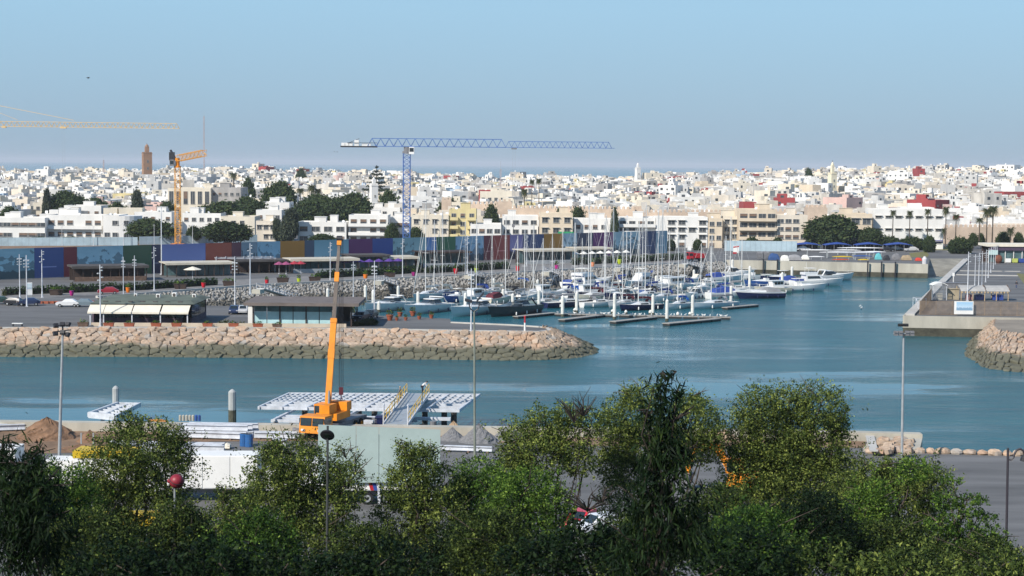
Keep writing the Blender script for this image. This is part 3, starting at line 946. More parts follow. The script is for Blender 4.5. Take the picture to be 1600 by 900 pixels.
B('house', 735, 783, 350, 548, 'white', 'low white house with a roof terrace rail below the pale yellow block', 2, 4, wsize=(1.8, 1.5), balcony=4)
B('house', 785, 841, 337, 558, 'white', 'white house with two rows of windows left of the green-blinded tan house', 3, 4, wsize=(1.9, 1.4))
tan_h = B('house', 843, 895, 333, 556, 'tan', 'tan house with one bright green blind under its loggia', 3, 3, wsize=(1.9, 1.6), kind='hood')
mb = MB(); mb.box((0, -0.3, 0), (5.0, .12, 2.0)); mb.build('green_blind', mat('green blind', (0.03, 0.30, 0.12), .7, .1, 1.0), tan_h, (3.2, 0, 2.8))
B('house', 897, 963, 342, 560, 'white', 'low white house with cream upper rooms behind the marina masts', 2, 5, huts=2)
B('apartment_block', 966, 1024, 340, 553, 'white', 'long white apartment block with recessed balconies at the end of the painted hoarding', 4, 4, balcony=4, wsize=(2.0, 1.4))
B('apartment_block', 1025, 1106, 339, 552, 'white', 'wide white apartment block with ground-floor shop shutters', 4, 5, base='shops', wsize=(2.2, 1.3), kind='hood')
B('apartment_block', 1107, 1129, 341, 552, 'tan', 'narrow tan apartment house squeezed beside the wide white block', 4, 2, base='shops')
B('apartment_block', 1130, 1154, 338, 556, 'cream', 'narrow cream apartment house left of the big tan block', 4, 2, base='shops', kind='hood')
B('apartment_block', 1155, 1213, 327, 551, 'tan', 'big tan apartment block with overhanging floors and a red hut behind', 4, 4, wsize=(2.4, 1.5), balcony=2, huts=2)
B('apartment_block', 1214, 1262, 336, 551, 'beige', 'wide beige apartment block left of the big round tree', 4, 4, wsize=(1.9, 1.3))
B('apartment_block', 1311, 1363, 334, 552, 'tan', 'tan block with framed white windows between the big tree and the white block', 3, 3, wsize=(2.6, 1.8), kind='hood')
big_w = B('apartment_block', 1365, 1475, 327, 556, 'white', 'very large plain white block with small slot windows and a blue band, behind the palms', 3, 7, wsize=(1.9, .6), huts=1, kind='hood', side_cols=3)
mb = MB(); mb.box((0, -.1, 2.2), (22.5, .2, .8)); mb.build('blue_band', mat('blue band', (0.06, 0.06, 0.25), .7, .1, 1), big_w)
B('public_building', 262, 329, 294, 735, 'cream', 'large cream courthouse-like building with tall pilasters behind the orange crane', 2, 6, wsize=(1.8, 5.5), depth=26, huts=2)
B('public_building', 330, 376, 293, 738, 'raw grey', 'shaded side of the large cream courthouse-like building, shade painted as grey walls', 3, 5, wsize=(1.4, 1.4), depth=20, huts=1)  # side of the cream building turned from the sun, its shade painted grey
B('house', 100, 158, 321, 640, 'white', 'low white house among trees behind the round-cornered block', 2, 4, huts=1)
B('house', 210, 268, 331, 620, 'white', 'flat white house above the big dark tree left of the orange crane', 2, 5)
B('house', 285, 345, 333, 625, 'white', 'flat white house right of the orange crane mast', 2, 5, huts=2)
B('house', 345, 398, 338, 610, 'cream', 'low cream house under the twin small domes', 2, 4)
B('house', 408, 452, 316, 660, 'white', 'white house with a green roof edge beside the row of palms', 2, 3, huts=2)
B('house', 400, 440, 328, 630, 'white', 'white house left of the dark green garden trees', 2, 3, huts=2)
B('house', 545, 625, 324, 640, 'white', 'stepped white house under the white minaret', 3, 5, huts=3)
B('house', 1475, 1512, 352, 600, 'pale grey', 'pale grey low house behind the tall palm right of the white block', 2, 3)
B('house', 750, 800, 299, 800, 'cream', 'cream house with columns in front of the bright red house', 2, 5, huts=1)
B('house', 748, 767, 297, 812, 'red', 'bright red house standing out right of the blue crane', 2, 1, huts=0)
B('house', 1162, 1182, 316, 640, 'red', 'dark red roof house right behind the big tan block', 2, 2, huts=0)
# ---- minarets and walls of the old town
def minaret(px0, px1, ytop, yshoulder, ybase, Y, m, label, lantern=.45, finial=True, win=True):
 w_ = (px1 - px0) / ppm(Y)
 c = at_y((px0 + px1) / 2, ybase, Y); zt = at_y((px0 + px1) / 2, yshoulder, Y).z; ztop = at_y((px0 + px1) / 2, ytop, Y).z
 g = tz(c.x, Y)
 root = empty('minaret', (c.x, Y, g), label, 'minaret')
 H, T = zt - g, ztop - g
 # seen corner-on by a little, as in the photograph
 root.rotation_euler = (0, 0, rad(24)); w_ *= 0.76
 mb = MB(); mb.box((0, 0, -2), (w_, w_, H + 2 - .9)); mb.box((0, 0, H - .9), (w_ + .3, w_ + .3, .35))
 k = 5
 for i in range(k):
  for sx, sy, vert in ((0, -1, 0), (0, 1, 0), (-1, 0, 1), (1, 0, 1)):
   o = -w_ / 2 + w_ * (i + .5) / k
   if vert and i in (0, k - 1): continue
   mb.box((sx * (w_ / 2 - .2) if vert else o, o if vert else sy * (w_ / 2 - .2), H - .55), (w_ / k * .6, w_ / k * .6, .75))
 mb.build('shaft', m, root)
 lh = (T - H) * .6
 mb = MB(); mb.box((0, 0, H - .55), (w_ * lantern, w_ * lantern, lh + .5)); mb.build('lantern', m, root)
 mb = MB(); mb.lathe([(w_ * lantern * .48, H + lh - .05), (w_ * lantern * .42, H + lh + (T - H) * .12), (w_ * lantern * .2, H + lh + (T - H) * .22), (.03, H + lh + (T - H) * .26)], (0, 0, 0), 10)
 mb.build('dome', m, root)
 if finial:
  mb = MB(); mb.tube((0, 0, H + lh + (T - H) * .2), (0, 0, T), .06)
  for i in range(3): mb.ball((0, 0, H + lh + (T - H) * (.28 + .04 * i)), .22 - .05 * i, 6, 4)
  mb.build('finial', DARK, root)
 if win:
  for i in range(3):
   link('window', window_mesh(w_ * .2, w_ * .32), root, (0, -w_ / 2, H * (.3 + .2 * i)))
   link('window', window_mesh(w_ * .2, w_ * .32), root, (w_ / 2, 0, H * (.3 + .2 * i)), math.pi / 2)
 return root
minaret(221, 238.5, 223, 238, 268, 1350, mat('brown sandstone', (0.33, 0.19, 0.115), .9, .15, .3), 'tall brown stone minaret rising above the skyline at the left')
minaret(577, 591, 275, 287, 320, 690, WALLC['white'], 'white minaret rising from dark garden trees left of the blue crane')
minaret(992, 1001, 253, 262, 276, 1420, WALLC['white'], 'small far white minaret on the middle of the skyline')
minaret(1293, 1306.5, 250, 270, 306, 1050, mat('bright cream plaster', (0.74, 0.67, 0.5), .85, .06, .3), 'pale cream minaret among the dense houses at the right')
WALLT = mat('old rampart', (0.60, 0.47, 0.36), .95, .15, .2, bump=.3, bscale=.8)
def rampart(x0, x1, ytop, Y0, Y1, label, H=None):
 a = at_y(x0, ytop, Y0); b = at_y(x1, ytop if H is None else H, Y1)
 g = min(tz(a.x, Y0), tz(b.x, Y1))
 d = Vector((b.x - a.x, Y1 - Y0, 0)); L = d.length
 root = empty('rampart', (a.x, Y0, g), label, 'town wall', None, math.atan2(d.y, d.x))
 za, zb = a.z - g, b.z - g
 mb = MB()
 mb.hexa([(0, 0, -2), (L, 0, -2), (L, 1.4, -2), (0, 1.4, -2), (0, 0, za - 1), (L, 0, zb - 1), (L, 1.4, zb - 1), (0, 1.4, za - 1)])
 mb.build('wall', WALLT, root)
 n = min(150, int(L / 1.7))
 mm = MB(); mm.box((0, .35, 0), (1.0, .7, .75)); mm.hexa([(-.5, 0, .75), (.5, 0, .75), (.5, .7, .75), (-.5, .7, .75), (-.12, .25, 1.15), (.12, .25, 1.15), (.12, .45, 1.15), (-.12, .45, 1.15)])
 me = mm.mesh('merlon', WALLT)
 for i in range(n):
  t = (i + .5) / n
  link('merlon', me, root, (L * t, 0.1, za + (zb - za) * t - 1.002))
 return root
rampart(800, 992, 321, 640, 630, 'long tan crenellated town wall behind the houses in the middle', 323)
rampart(1000, 1245, 328, 640, 640, 'lower tan crenellated town wall continuing right behind the white blocks', 326)
rampart(730, 798, 315, 660, 655, 'short tan crenellated wall stretch left of the tan town wall towers')
rampart(1476, 1640, 351, 596, 600, 'tan crenellated town wall behind the palms at the far right', 350)
def wall_tower(x0, x1, ytop, Y, label):
 c = at_y((x0 + x1) / 2, ytop, Y); w_ = (x1 - x0) / ppm(Y); g = tz(c.x, Y)
 root = empty('wall_tower', (c.x, Y, g), label, 'tower'); H = c.z - g
 mb = MB(); mb.box((0, w_ / 2, -2), (w_, w_, H + 1)); mb.build('wall', WALLT, root)
 mm = MB(); mm.box((0, .35, 0), (.9, .7, .9)); me = mm.mesh('merlon', WALLT)
 n = max(3, int(w_ / 1.7))
 for i in range(n):
  link('merlon', me, root, (-w_ / 2 + w_ * (i + .5) / n, 0.003, H - 1.001)); link('merlon', me, root, (-w_ / 2 + w_ * (i + .5) / n, w_ - .71, H - 1.001))
wall_tower(1262, 1293, 320, 600, 'square tan rampart tower left of the round tree, with crenellated top')
wall_tower(777, 800, 311, 640, 'square tan rampart tower at the left end of the long town wall')
wall_tower(988, 1003, 322, 632, 'squat tan rampart tower where the town wall steps down')
wall_tower(690, 705, 308, 670, 'small tan rampart tower right of the blue crane')
# ---- the dense town: the nearest houses one by one, the rest as one mass
def zone(px):
 for lim, s in ((90, 'at the far left edge'), (200, 'left of the brown minaret'), (262, 'under the brown minaret'), (340, 'behind the orange crane'), (450, 'between the orange crane and the palms'),
     (560, 'above the dark garden trees'), (625, 'around the white minaret'), (700, 'just right of the blue crane mast'), (790, 'around the red house'), (900, 'above the middle palms'),
     (1000, 'under the far white minaret'), (1100, 'behind the white blocks'), (1210, 'behind the big tan block'), (1285, 'left of the cream minaret'), (1370, 'right of the cream minaret'),
     (1470, 'above the very large white block'), (1700, 'above the palms at the right')):
  if px < lim: return s
def house_shape(mb, W, D, H, rnd, o=(0, 0, 0), m=0, roof=1, win=2, wins=True, hut=True, dish=3):
 x, y, z = o
 P = .6; t = .25
 mb.box((x, y, z - 3), (W, D, H - P + 3), m=m, skip=(0, 1, 4))
 mb.face([(x - W / 2, y - D / 2, z + H - P), (x + W / 2, y - D / 2, z + H - P), (x + W / 2, y + D / 2, z + H - P), (x - W / 2, y + D / 2, z + H - P)], roof)
 mb.box((x, y - D / 2 + t / 2, z + H - P), (W, t, P), m=m, skip=(0,)); mb.box((x, y + D / 2 - t / 2, z + H - P), (W, t, P), m=m, skip=(0,))
 mb.box((x - W / 2 + t / 2, y, z + H - P), (t, D - 2 * t, P), m=m, skip=(0,)); mb.box((x + W / 2 - t / 2, y, z + H - P), (t, D - 2 * t, P), m=m, skip=(0,))
 if hut:
  for k in range(rnd.choice((0, 1, 1, 2, 3))):
   hw, hd, hh = rnd.uniform(.18, .5) * W, rnd.uniform(.2, .45) * D, rnd.uniform(1.0, 3.0)
   hx, hy = x + rnd.uniform(-.5, .5) * (W - hw), y + rnd.uniform(-.3, .5) * (D - hd)
   mb.box((hx, hy, z + H - P), (hw, hd, hh), m=m, skip=(0,))
   if rnd.random() < .6: mb.box((hx, hy - hd / 2 - .02, z + H - P + .2), (hw * .35, .05, hh * .6), m=win, skip=(0, 4))
 if wins:
  ns = max(1, int(H / 3.2)); nc = max(1, int(W / 3.4))
  for s in range(ns):
   for c in range(nc):
    if rnd.random() < .38: continue
    ww, wh = rnd.uniform(.8, 1.9), rnd.uniform(.9, 1.7)
    mb.box((x - W / 2 + W * (c + .5) / nc, y - D / 2 - .03, z + H - P - s * 3.1 - 2.3), (ww, .08, wh), m=win, skip=(4,))
  if rnd.random() < .5: mb.box((x + W / 2 + .03, y + rnd.uniform(-.3, .3) * D, z + H - P - 2.3), (.08, 1.1, 1.1), m=win)
 if rnd.random() < .45:
  a = x + rnd.uniform(-.4, .4) * W; b = y + rnd.uniform(-.45, .1) * D
  mb.face([(a - .5, b, z + H + .2), (a + .5, b - .1, z + H + .2), (a + .5, b + .25, z + H + 1.2), (a - .5, b + .35, z + H + 1.2)], dish)
def town():
 rnd = random.Random(21)
 names = [k for k in WALLC if k != 'dusty'] + ['dusty']
 mats = [WALLC[k] for k in names] + [ROOF, WIN, WHITE]
 nm = len(names)
 W_ = {'left': [40, 16, 14, 4, 11, 8, .8, .8, 1.2, .8, 12], 'right': [34, 14, 15, 4, 11, 9, 2.4, .9, 1.0, .4, 16]}
 mass = MB()
 singles = []
 y = 628.0
 row = 0
 while y < 1640:
  xmax = 0.315 * y + 25
  x = -xmax + rnd.uniform(0, 10)
  while x < xmax:
   W = rnd.uniform(5, 10.5) if rnd.random() < .85 else rnd.uniform(11, 20)
   D = rnd.uniform(8, 14)
   px = 800 + (x + W / 2) / y * F_PX
   yy = y + rnd.uniform(-4, 4)
   H = rnd.choice((3.6, 4.5, 6.5, 7, 7.5, 8, 9.5)) + rnd.uniform(-.7, .7)
   if rnd.random() < .04: H += 4
   skip = rnd.random() < .05
   if y < 760 and px < 640: skip = rnd.random() < .42           # gardens between the nearer houses
   if y < 700 and 800 < px: H = min(H, 6)
   if 440 < px < 600 and y < 800: skip = True                   # the garden wood around the white minaret
   if abs(px - 229.5) < 17 and y > 1250: skip = skip or y < 1350
   if abs(px - 996) < 12 and 1300 < y < 1425: skip = True
   if abs(px - 1300) < 12 and 930 < y < 1060: skip = True
   if abs(px - 584) < 18 and y < 700: skip = True
   if 255 < px < 380 and y < 770: skip = True
   if 640 < y < 0: skip = True
   if not skip:
    k = rnd.choices(range(nm), W_['left' if px < 640 else 'right'])[0]
    singles.append((x + W / 2, yy, W - rnd.uniform(0, .6), D, H, k, px))
   x += W + (rnd.uniform(1.5, 4) if rnd.random() < .25 else 0.05)
  y += rnd.uniform(9.5, 12.5)
  row += 1
 vis = [s for s in singles if 0 <= s[6] <= 1600]
 vis.sort(key=lambda s: s[1])
 near = vis[:255]
 ns = set(id(s) for s in near)
 whm = mat('old white limewash', (0.70, 0.68, 0.63), .9, .1, .3, streak=True)
 for s in singles:
  x, yy, W, D, H, k, px = s
  z = tz(x, yy)
  rz = rnd.uniform(-.12, .12)
  if id(s) not in ns:
   b0 = len(mass.v)
   house_shape(mass, W, D, H, rnd, (x, yy, z), k, nm, nm + 1, True, True, nm + 2)
   a = .5 * math.sin(x * .011 + yy * .017) + .35 * math.sin(x * .031 - yy * .023 + 1) + rnd.uniform(-.1, .1)
   ca, sa = math.cos(a), math.sin(a)
   mass.v[b0:] = [(x + (p - x) * ca - (q - yy) * sa, yy + (p - x) * sa + (q - yy) * ca, r) for p, q, r in mass.v[b0:]]
   continue
  col = names[k]
  dpt = 'low' if yy < 690 else ('middle' if yy < 745 else 'upper')
  st = {1: 'one-storey', 2: 'two-storey', 3: 'three-storey'}.get(int(H / 3.3), 'tall')
  lab = '%s %s house in the %s town, %s' % (col, st, dpt, zone(px))
  root = empty('town_house', (x, yy, z), lab, 'house', 'houses of the dense town', rz)
  mb = MB(); house_shape(mb, W, D, H, rnd, (0, 0, 0), 0, 1, 2, False, False, 3)
  mb.build('wall', [WALLC[col], ROOF, WIN, WHITE], root)
  nst = max(1, int(H / 3.3)); nc = max(1, int(W / 3.6))
  for q in range(nst):
   for c in range(nc):
    if rnd.random() < .35: continue
    link('window', window_mesh(rnd.choice((1.0, 1.3, 1.6)), rnd.choice((1.1, 1.4)), rnd.choice(('plain', 'shut', 'hood'))), root,
      (-W / 2 + W * (c + .5) / nc, -D / 2, H - .6 - q * 3.1 - 2.2))
  if rnd.random() < .75:
   mb = MB(); hw, hd, hh = W * rnd.uniform(.25, .5), D * rnd.uniform(.3, .5), rnd.uniform(1.8, 2.8)
   mb.box((rnd.uniform(-.4, .4) * (W - hw), rnd.uniform(-.1, .4) * (D - hd), H - .62), (hw, hd, hh)); mb.build('roof_hut', WALLC[col], root)
 tag(mass.build('distant_town', mats), 'mass of small flat-roofed houses covering the hill up to the skyline', 'town', kind='stuff')
town()
# ================================================================== PROMENADE
def print_mat(name, base, kind='plain', ink=(0.5, 0.5, 0.5), ground=(0.02, 0.02, 0.02), seed=0.0):
 """Flat print of a hoarding panel: a plain field with thin pale lines, or a landscape picture with silhouettes."""
 m = bpy.data.materials.new(name); m.use_nodes = True
 n = m.node_tree; p = n.nodes['Principled BSDF']; p.inputs['Roughness'].default_value = 0.45
 tc = n.nodes.new('ShaderNodeTexCoord')
 sp = n.nodes.new('ShaderNodeSeparateXYZ'); n.links.new(tc.outputs['Generated'], sp.inputs[0])
 def noise(sx, sz, d=5):
  mp = n.nodes.new('ShaderNodeMapping'); mp.inputs['Scale'].default_value = (sx, 0, sz); mp.inputs['Location'].default_value = (seed, 0, seed * 2)
  t = n.nodes.new('ShaderNodeTexNoise'); t.inputs['Scale'].default_value = 1; t.inputs['Detail'].default_value = d
  n.links.new(tc.outputs['Generated'], mp.inputs[0]); n.links.new(mp.outputs[0], t.inputs['Vector']); return t.outputs[0]
 def math_(op, a, b=None):
  q = n.nodes.new('ShaderNodeMath'); q.operation = op
  for i, v in enumerate((a, b)):
   if v is None: continue
   if isinstance(v, (int, float)): q.inputs[i].default_value = v
   else: n.links.new(v, q.inputs[i])
  return q.outputs[0]
 def mix(f, a, b):
  q = n.nodes.new('ShaderNodeMix'); q.data_type = 'RGBA'
  if isinstance(f, (int, float)): q.inputs[0].default_value = f
  else: n.links.new(f, q.inputs[0])
  for i, v in ((6, a), (7, b)):
   if isinstance(v, tuple): q.inputs[i].default_value = (*v, 1)
   else: n.links.new(v, q.inputs[i])
  return q.outputs[2]
 z = sp.outputs[2]; x = sp.outputs[0]
 if kind == 'plain':
  c = mix(noise(3, 3), base, tuple(q * 0.8 for q in base))
  # an illegibly small line of pale print low on the field
  band = math_('MULTIPLY', math_('GREATER_THAN', z, 0.34), math_('LESS_THAN', z, 0.38))
  inx = math_('MULTIPLY', math_('GREATER_THAN', x, 0.25), math_('LESS_THAN', x, 0.75))
  c = mix(math_('MULTIPLY', math_('MULTIPLY', band, inx), 0.5), c, ink)
 elif kind == 'trees':
  skyc = mix(z, tuple(q * 1.5 + .05 for q in base), base)
  skyc = mix(math_('MULTIPLY', noise(4, 6), 0.45), skyc, ink)
  t = math_('GREATER_THAN', math_('SUBTRACT', noise(6, 4, 9), math_('MULTIPLY', z, 0.42)), 0.27)
  gr = math_('LESS_THAN', z, math_('ADD', math_('MULTIPLY', noise(9, 0, 4), 0.35), 0.08))
  c = mix(math_('MULTIPLY', t, 0.72), skyc, mix(noise(16, 12), ground, tuple(q * 4 for q in ground)))
  c = mix(gr, c, tuple(q * 1.8 for q in ground))
 else:   # people and low skyline against a glow
  skyc = mix(z, ink, base)
  gr = math_('LESS_THAN', z, math_('ADD', math_('MULTIPLY', noise(14, 0, 6), 0.7), -0.02))
  c = mix(gr, skyc, ground)
 n.links.new(c, p.inputs['Base Color'])
 return m
HA, HB = at(-5, 438, LAND), at(1042, 396, LAND)
def on_line(px, A=HA, Bp=HB):
 k = (px - 800) / F_PX
 d = Bp - A
 t = (A.x - k * A.y) / (k * d.y - d.x)
 return A + d * t
PANELS = [(-40, 52, 'trees', (0.09, 0.22, 0.30), 'teal picture panel of trees'), (52, 98, 'plain', (0.035, 0.07, 0.22), 'deep blue panel'), (98, 119, 'plain', (0.14, 0.02, 0.03), 'maroon panel'),
   (119, 191, 'trees', (0.11, 0.24, 0.34), 'light blue picture panel with a bare tree'), (191, 236, 'plain', (0.025, 0.075, 0.04), 'dark green panel'), (236, 251, 'plain', (0.025, 0.03, 0.07), 'dark navy strip'),
   (251, 320, 'people', (0.10, 0.14, 0.34), 'violet blue picture panel with silhouettes'), (320, 361, 'plain', (0.26, 0.06, 0.035), 'brick red panel'), (361, 376, 'plain', (0.09, 0.03, 0.05), 'dark plum strip'),
   (376, 401, 'trees', (0.06, 0.12, 0.17), 'dark teal picture panel'), (401, 437, 'trees', (0.09, 0.22, 0.34), 'blue picture panel with a leafy tree'), (437, 475, 'plain', (0.32, 0.16, 0.025), 'golden brown panel'),
   (475, 490, 'plain', (0.05, 0.08, 0.13), 'slate blue strip'), (490, 544, 'people', (0.12, 0.26, 0.33), 'pale teal picture panel of a skyline'), (544, 581, 'plain', (0.10, 0.02, 0.11), 'purple panel'),
   (581, 613, 'plain', (0.025, 0.06, 0.25), 'royal blue panel'), (613, 646, 'trees', (0.09, 0.20, 0.24), 'teal picture panel of palms'), (646, 666, 'people', (0.15, 0.28, 0.32), 'pale green-blue picture panel'),
   (666, 681, 'people', (0.05, 0.15, 0.36), 'blue picture panel of arches'), (681, 711, 'plain', (0.03, 0.12, 0.06), 'green panel'), (711, 755, 'trees', (0.10, 0.21, 0.33), 'sky blue picture panel with trees'),
   (755, 769, 'plain', (0.13, 0.03, 0.04), 'dark red strip'), (769, 796, 'plain', (0.28, 0.06, 0.05), 'rust red panel'), (796, 816, 'people', (0.16, 0.14, 0.30), 'mauve picture panel'),
   (816, 849, 'plain', (0.045, 0.07, 0.17), 'dark blue panel'), (849, 878, 'plain', (0.34, 0.17, 0.03), 'gold panel'), (878, 901, 'trees', (0.13, 0.22, 0.30), 'grey blue picture panel'), (901, 926, 'plain', (0.04, 0.05, 0.09), 'charcoal blue panel'),
   (926, 957, 'plain', (0.13, 0.025, 0.14), 'magenta purple panel'), (957, 999, 'trees', (0.14, 0.25, 0.32), 'pale blue picture panel with trees'), (999, 1024, 'plain', (0.025, 0.05, 0.13), 'dark navy panel'), (1024, 1042, 'plain', (0.13, 0.26, 0.36), 'pale blue end panel')]
def hoarding():
 d = (HB - HA).normalized(); az = math.atan2(d.y, d.x)
 root = empty('painted_hoarding', on_line(500), 'long row of tall colourful printed hoarding panels lining the promenade', 'hoarding', None, az)
 o = root.location
 for i, (x0, x1, kind, c, lab) in enumerate(PANELS):
  a = (on_line(x0) - o).dot(d); b = (on_line(x1) - o).dot(d)
  mb = MB()
  mb.box((0, 0, 0.15), (b - a - 0.06, 0.12, 6.75))
  inkc = tuple(min(.8, q * 2 + .25) for q in c) if kind != 'people' else tuple(min(.7, q * 1.6 + .08) for q in c)
  p = mb.build('panel', print_mat('print ' + lab, tuple(q * 1.1 for q in c), kind, inkc, tuple(q * 0.16 for q in c), i * 3.7), root, ((a + b) / 2, 0, 0))
  p['label'] = lab
  mb = MB(); mb.box((0, 0.35, -0.2), (0.2, 0.2, 6.9)); mb.bar((0, 0.45, 3.5), (0, 2.6, -.1), .1, .1)
  mb.build('post', STEEL_G, root, (a, 0, 0))
hoarding()
# pale sheet fence of the building site behind it, and the raised soil
FENCE_B = mat('pale blue sheet fence', (0.44, 0.56, 0.62), 0.5, 0.12, 0.3)
def sheet_fence(name, a, b, H, n, label, m=FENCE_B, post=STEEL_G, thick=.06, foot=0.0):
 d = b - a; L = d.length; az = math.atan2(d.y, d.x)
 root = empty(name, a, label, 'fence', None, az)
 mm = MB(); mm.box((0, 0, foot), (L / n - .05, thick, H)); me = mm.mesh('panel', m)
 pp = MB(); pp.box((0, .12, 0), (.1, .1, H + foot + .1)); pe = pp.mesh('post', post)
 for i in range(n):
  link('panel', me, root, (L * (i + .5) / n, 0, 0)); link('post', pe, root, (L * i / n, 0, 0))
 link('post', pe, root, (L, 0, 0))
 return root
sheet_fence('site_fence', at(-20, 384.5, LAND), at(215, 383.5, LAND), 2.6, 22, 'pale blue sheet fence above the painted hoarding at the left')
sheet_fence('site_fence', at(218, 382.5, LAND), at(402, 379, LAND), 2.6, 18, 'pale blue sheet fence behind the hoarding at the foot of the orange crane')
sheet_fence('site_fence', at(1132, 392, LAND), at(1245, 393, LAND), 3.2, 14, 'pale blue sheet fence left of the blue boat canopies')
sheet('site_ground', poly_px([(-80, 384), (400, 380), (420, 388), (150, 398), (-80, 404)], LAND), LAND + .016, DIRT)
# ---- terraces and pavilions
GLASSW = mat('blue green shop glass', (0.10, 0.17, 0.18), 0.1, 0.25, 0.6, spec=0.6)
DKBROWN = mat('dark brown timber', (0.055, 0.035, 0.028), 0.8, 0.2, 1.0)
BEIGEROOF = mat('beige flat awning', (0.58, 0.53, 0.43), 0.8, 0.1, 0.5)
GREYROOF = mat('dark flat roof', (0.09, 0.08, 0.075), 0.85, 0.2, 0.4)
def terrace(name, x0, x1, ytop, ybase, label, depth=7, roof=BEIGEROOF, back=GLASSW, posts=5, thick=.35, cat='pavilion', back_on=True, over=.6, counter=None):
 c = at((x0 + x1) / 2, ybase, LAND)
 k = ppm(c.y); W = (x1 - x0) / k; H = (ybase - ytop) / k
 d = (HB - HA).normalized(); az = math.atan2(d.y, d.x) * .55
 root = empty(name, c, label, cat, None, az)
 W /= math.cos(az)
 mb = MB(); mb.box((0, depth / 2, H - thick), (W + over, depth + over, thick)); mb.box((0, -over / 2 - .03, H - thick - .25), (W + over, .1, .24)); mb.build('roof', roof, root)
 for i in range(posts):
  x = -W / 2 + .2 + (W - .4) * i / (posts - 1)
  mb = MB(); mb.box((x, .15, 0), (.18, .18, H - thick)); mb.build('post', DKBROWN, root)
 if back_on:
  n = max(2, int(W / 2.6))
  for i in range(n):
   mb = MB(); mb.box((-W / 2 + W * (i + .5) / n, depth * .45, .15), (W / n - .12, .08, H - thick - .35)); mb.build('glass_panel', back, root)
  mb = MB(); mb.box((0, depth * .8, 0), (W, .2, H - thick - .01)); mb.build('back_wall', DKBROWN, root)
 if counter:
  mb = MB(); mb.box((0, -.3, 0), (W * .96, .15, 1.0)); mb.build('rail', counter, root)
 return root
terrace('kiosk', 120, 226, 415, 439, 'dark brown timber bar with an open slatted top in front of the blue tree picture', roof=GREYROOF, back=DKBROWN, posts=9, counter=WOOD)
terrace('glass_pavilion', 264, 362, 410, 432, 'long glass pavilion with a thin flat roof below the brick red panel', roof=BEIGEROOF, posts=8, thick=.25)
terrace('terrace', 374, 452, 406, 427, 'dark covered terrace between the glass pavilion and the pink umbrellas', roof=GREYROOF, back=DKBROWN, posts=6, thick=.2)
terrace('terrace', 458, 558, 404, 426, 'cafe terrace under a cream flat awning, left of the mobile crane boom tip', posts=6, counter=STEEL_G)
terrace('terrace', 546, 607, 398, 420, 'cafe with a thin dark flat roof under the royal blue panel', roof=GREYROOF, posts=5, thick=.22)
terrace('terrace', 600, 652, 401, 419, 'short cafe under a cream awning right of the dark flat roof', posts=4)
terrace('terrace', 660, 735, 393, 417, 'tall open pergola with a dark thin roof in front of the green panel', roof=DKBROWN, posts=6, thick=.18, back=GLASSW, counter=STEEL_G)
terrace('terrace', 818, 900, 390, 412, 'cafe with a wide cream flat canopy behind the densest masts', posts=6, counter=STEEL_G, thick=.25)
terrace('terrace', 900, 957, 387, 404, 'small cream canopy cafe in front of the magenta panel', posts=4, thick=.25)
# white pergola beams over the pavilion end
mb = MB()
for i in range(7): mb.bar((i * 2.2, 0, 0), (i * 2.2 + 1.2, 6, 0), .12, .2)
mb.bar((-.3, .3, -.15), (14.5, .3, -.15), .14, .14); mb.bar((.6, 5.7, -.15), (15, 5.7, -.15), .14, .14)
o = at(338, 427, LAND); r = empty('pergola', o, 'white slatted pergola beside the end of the long glass pavilion', 'pergola', None, rad(20))
mb.build('beam', STEEL_W, r, (0, 0, 3.6))
for x, y in ((0, .3), (14.2, .3), (1, 5.7), (14.7, 5.7)):
 mb = MB(); mb.box((x, y, 0), (.14, .14, 3.4)); mb.build('post', STEEL_W, r)
# ---- umbrellas
_um = {}
def umbrella(px, py, w_, m, label, group=None, z=LAND):
 c = at(px, py, z)
 if m.name not in _um:
  r = bpy.data.objects.new('umbrella', None); COL.objects.link(r); r['category'] = 'umbrella'
  mb = MB(); mb.lathe([(1.75, 2.25), (1.7, 2.33), (0.9, 2.65), (.08, 2.95)], (0, 0, 0), 8); mb.build('canopy', m, r)
  mb = MB(); mb.tube((0, 0, 0), (0, 0, 2.9), .05); mb.lathe([(.35, 0), (.35, .1)], (0, 0, 0), 8); mb.build('pole', STEEL_W, r)
  _um[m.name] = r; o = r
 else: o = copy_tree(_um[m.name])
 s = w_ / ppm(c.y) / 3.5
 o.location = c; o.scale = (s, s, 1); o.rotation_euler = (0, 0, R.random()); o['label'] = label
 if group: o['group'] = group
 return o
PINK = mat('pink canvas', (0.30, 0.07, 0.16), 0.85, 0.1, 1); REDC = mat('red canvas', (0.36, 0.03, 0.05), 0.85, 0.1, 1); PURP = mat('purple canvas', (0.09, 0.04, 0.24), 0.85, 0.1, 1)
UMW = mat('white canvas', (0.74, 0.72, 0.66), 0.85, 0.06, 1)
umbrella(301, 437, 29, CREAMC, 'wide cream parasol in front of the glass pavilion')
for px in (436, 447): umbrella(px, 428, 17, PINK, 'dusty pink parasol at the dark terrace', 'parasols along the cafes')
for px in (460, 470): umbrella(px, 427, 17, REDC, 'red parasol left of the cream cafe awning', 'parasols along the cafes')
for px in (522, 536, 549, 562, 577, 592, 608, 622): umbrella(px, 425 - (px - 520) * .03, 17, PURP, 'purple parasol along the cafe front', 'parasols along the cafes')
for px in (899, 912, 925, 938, 951, 964, 978): umbrella(px, 410.5 - (px - 890) * .04, 14, UMW, 'small white parasol in front of the magenta and navy panels', 'parasols along the cafes')
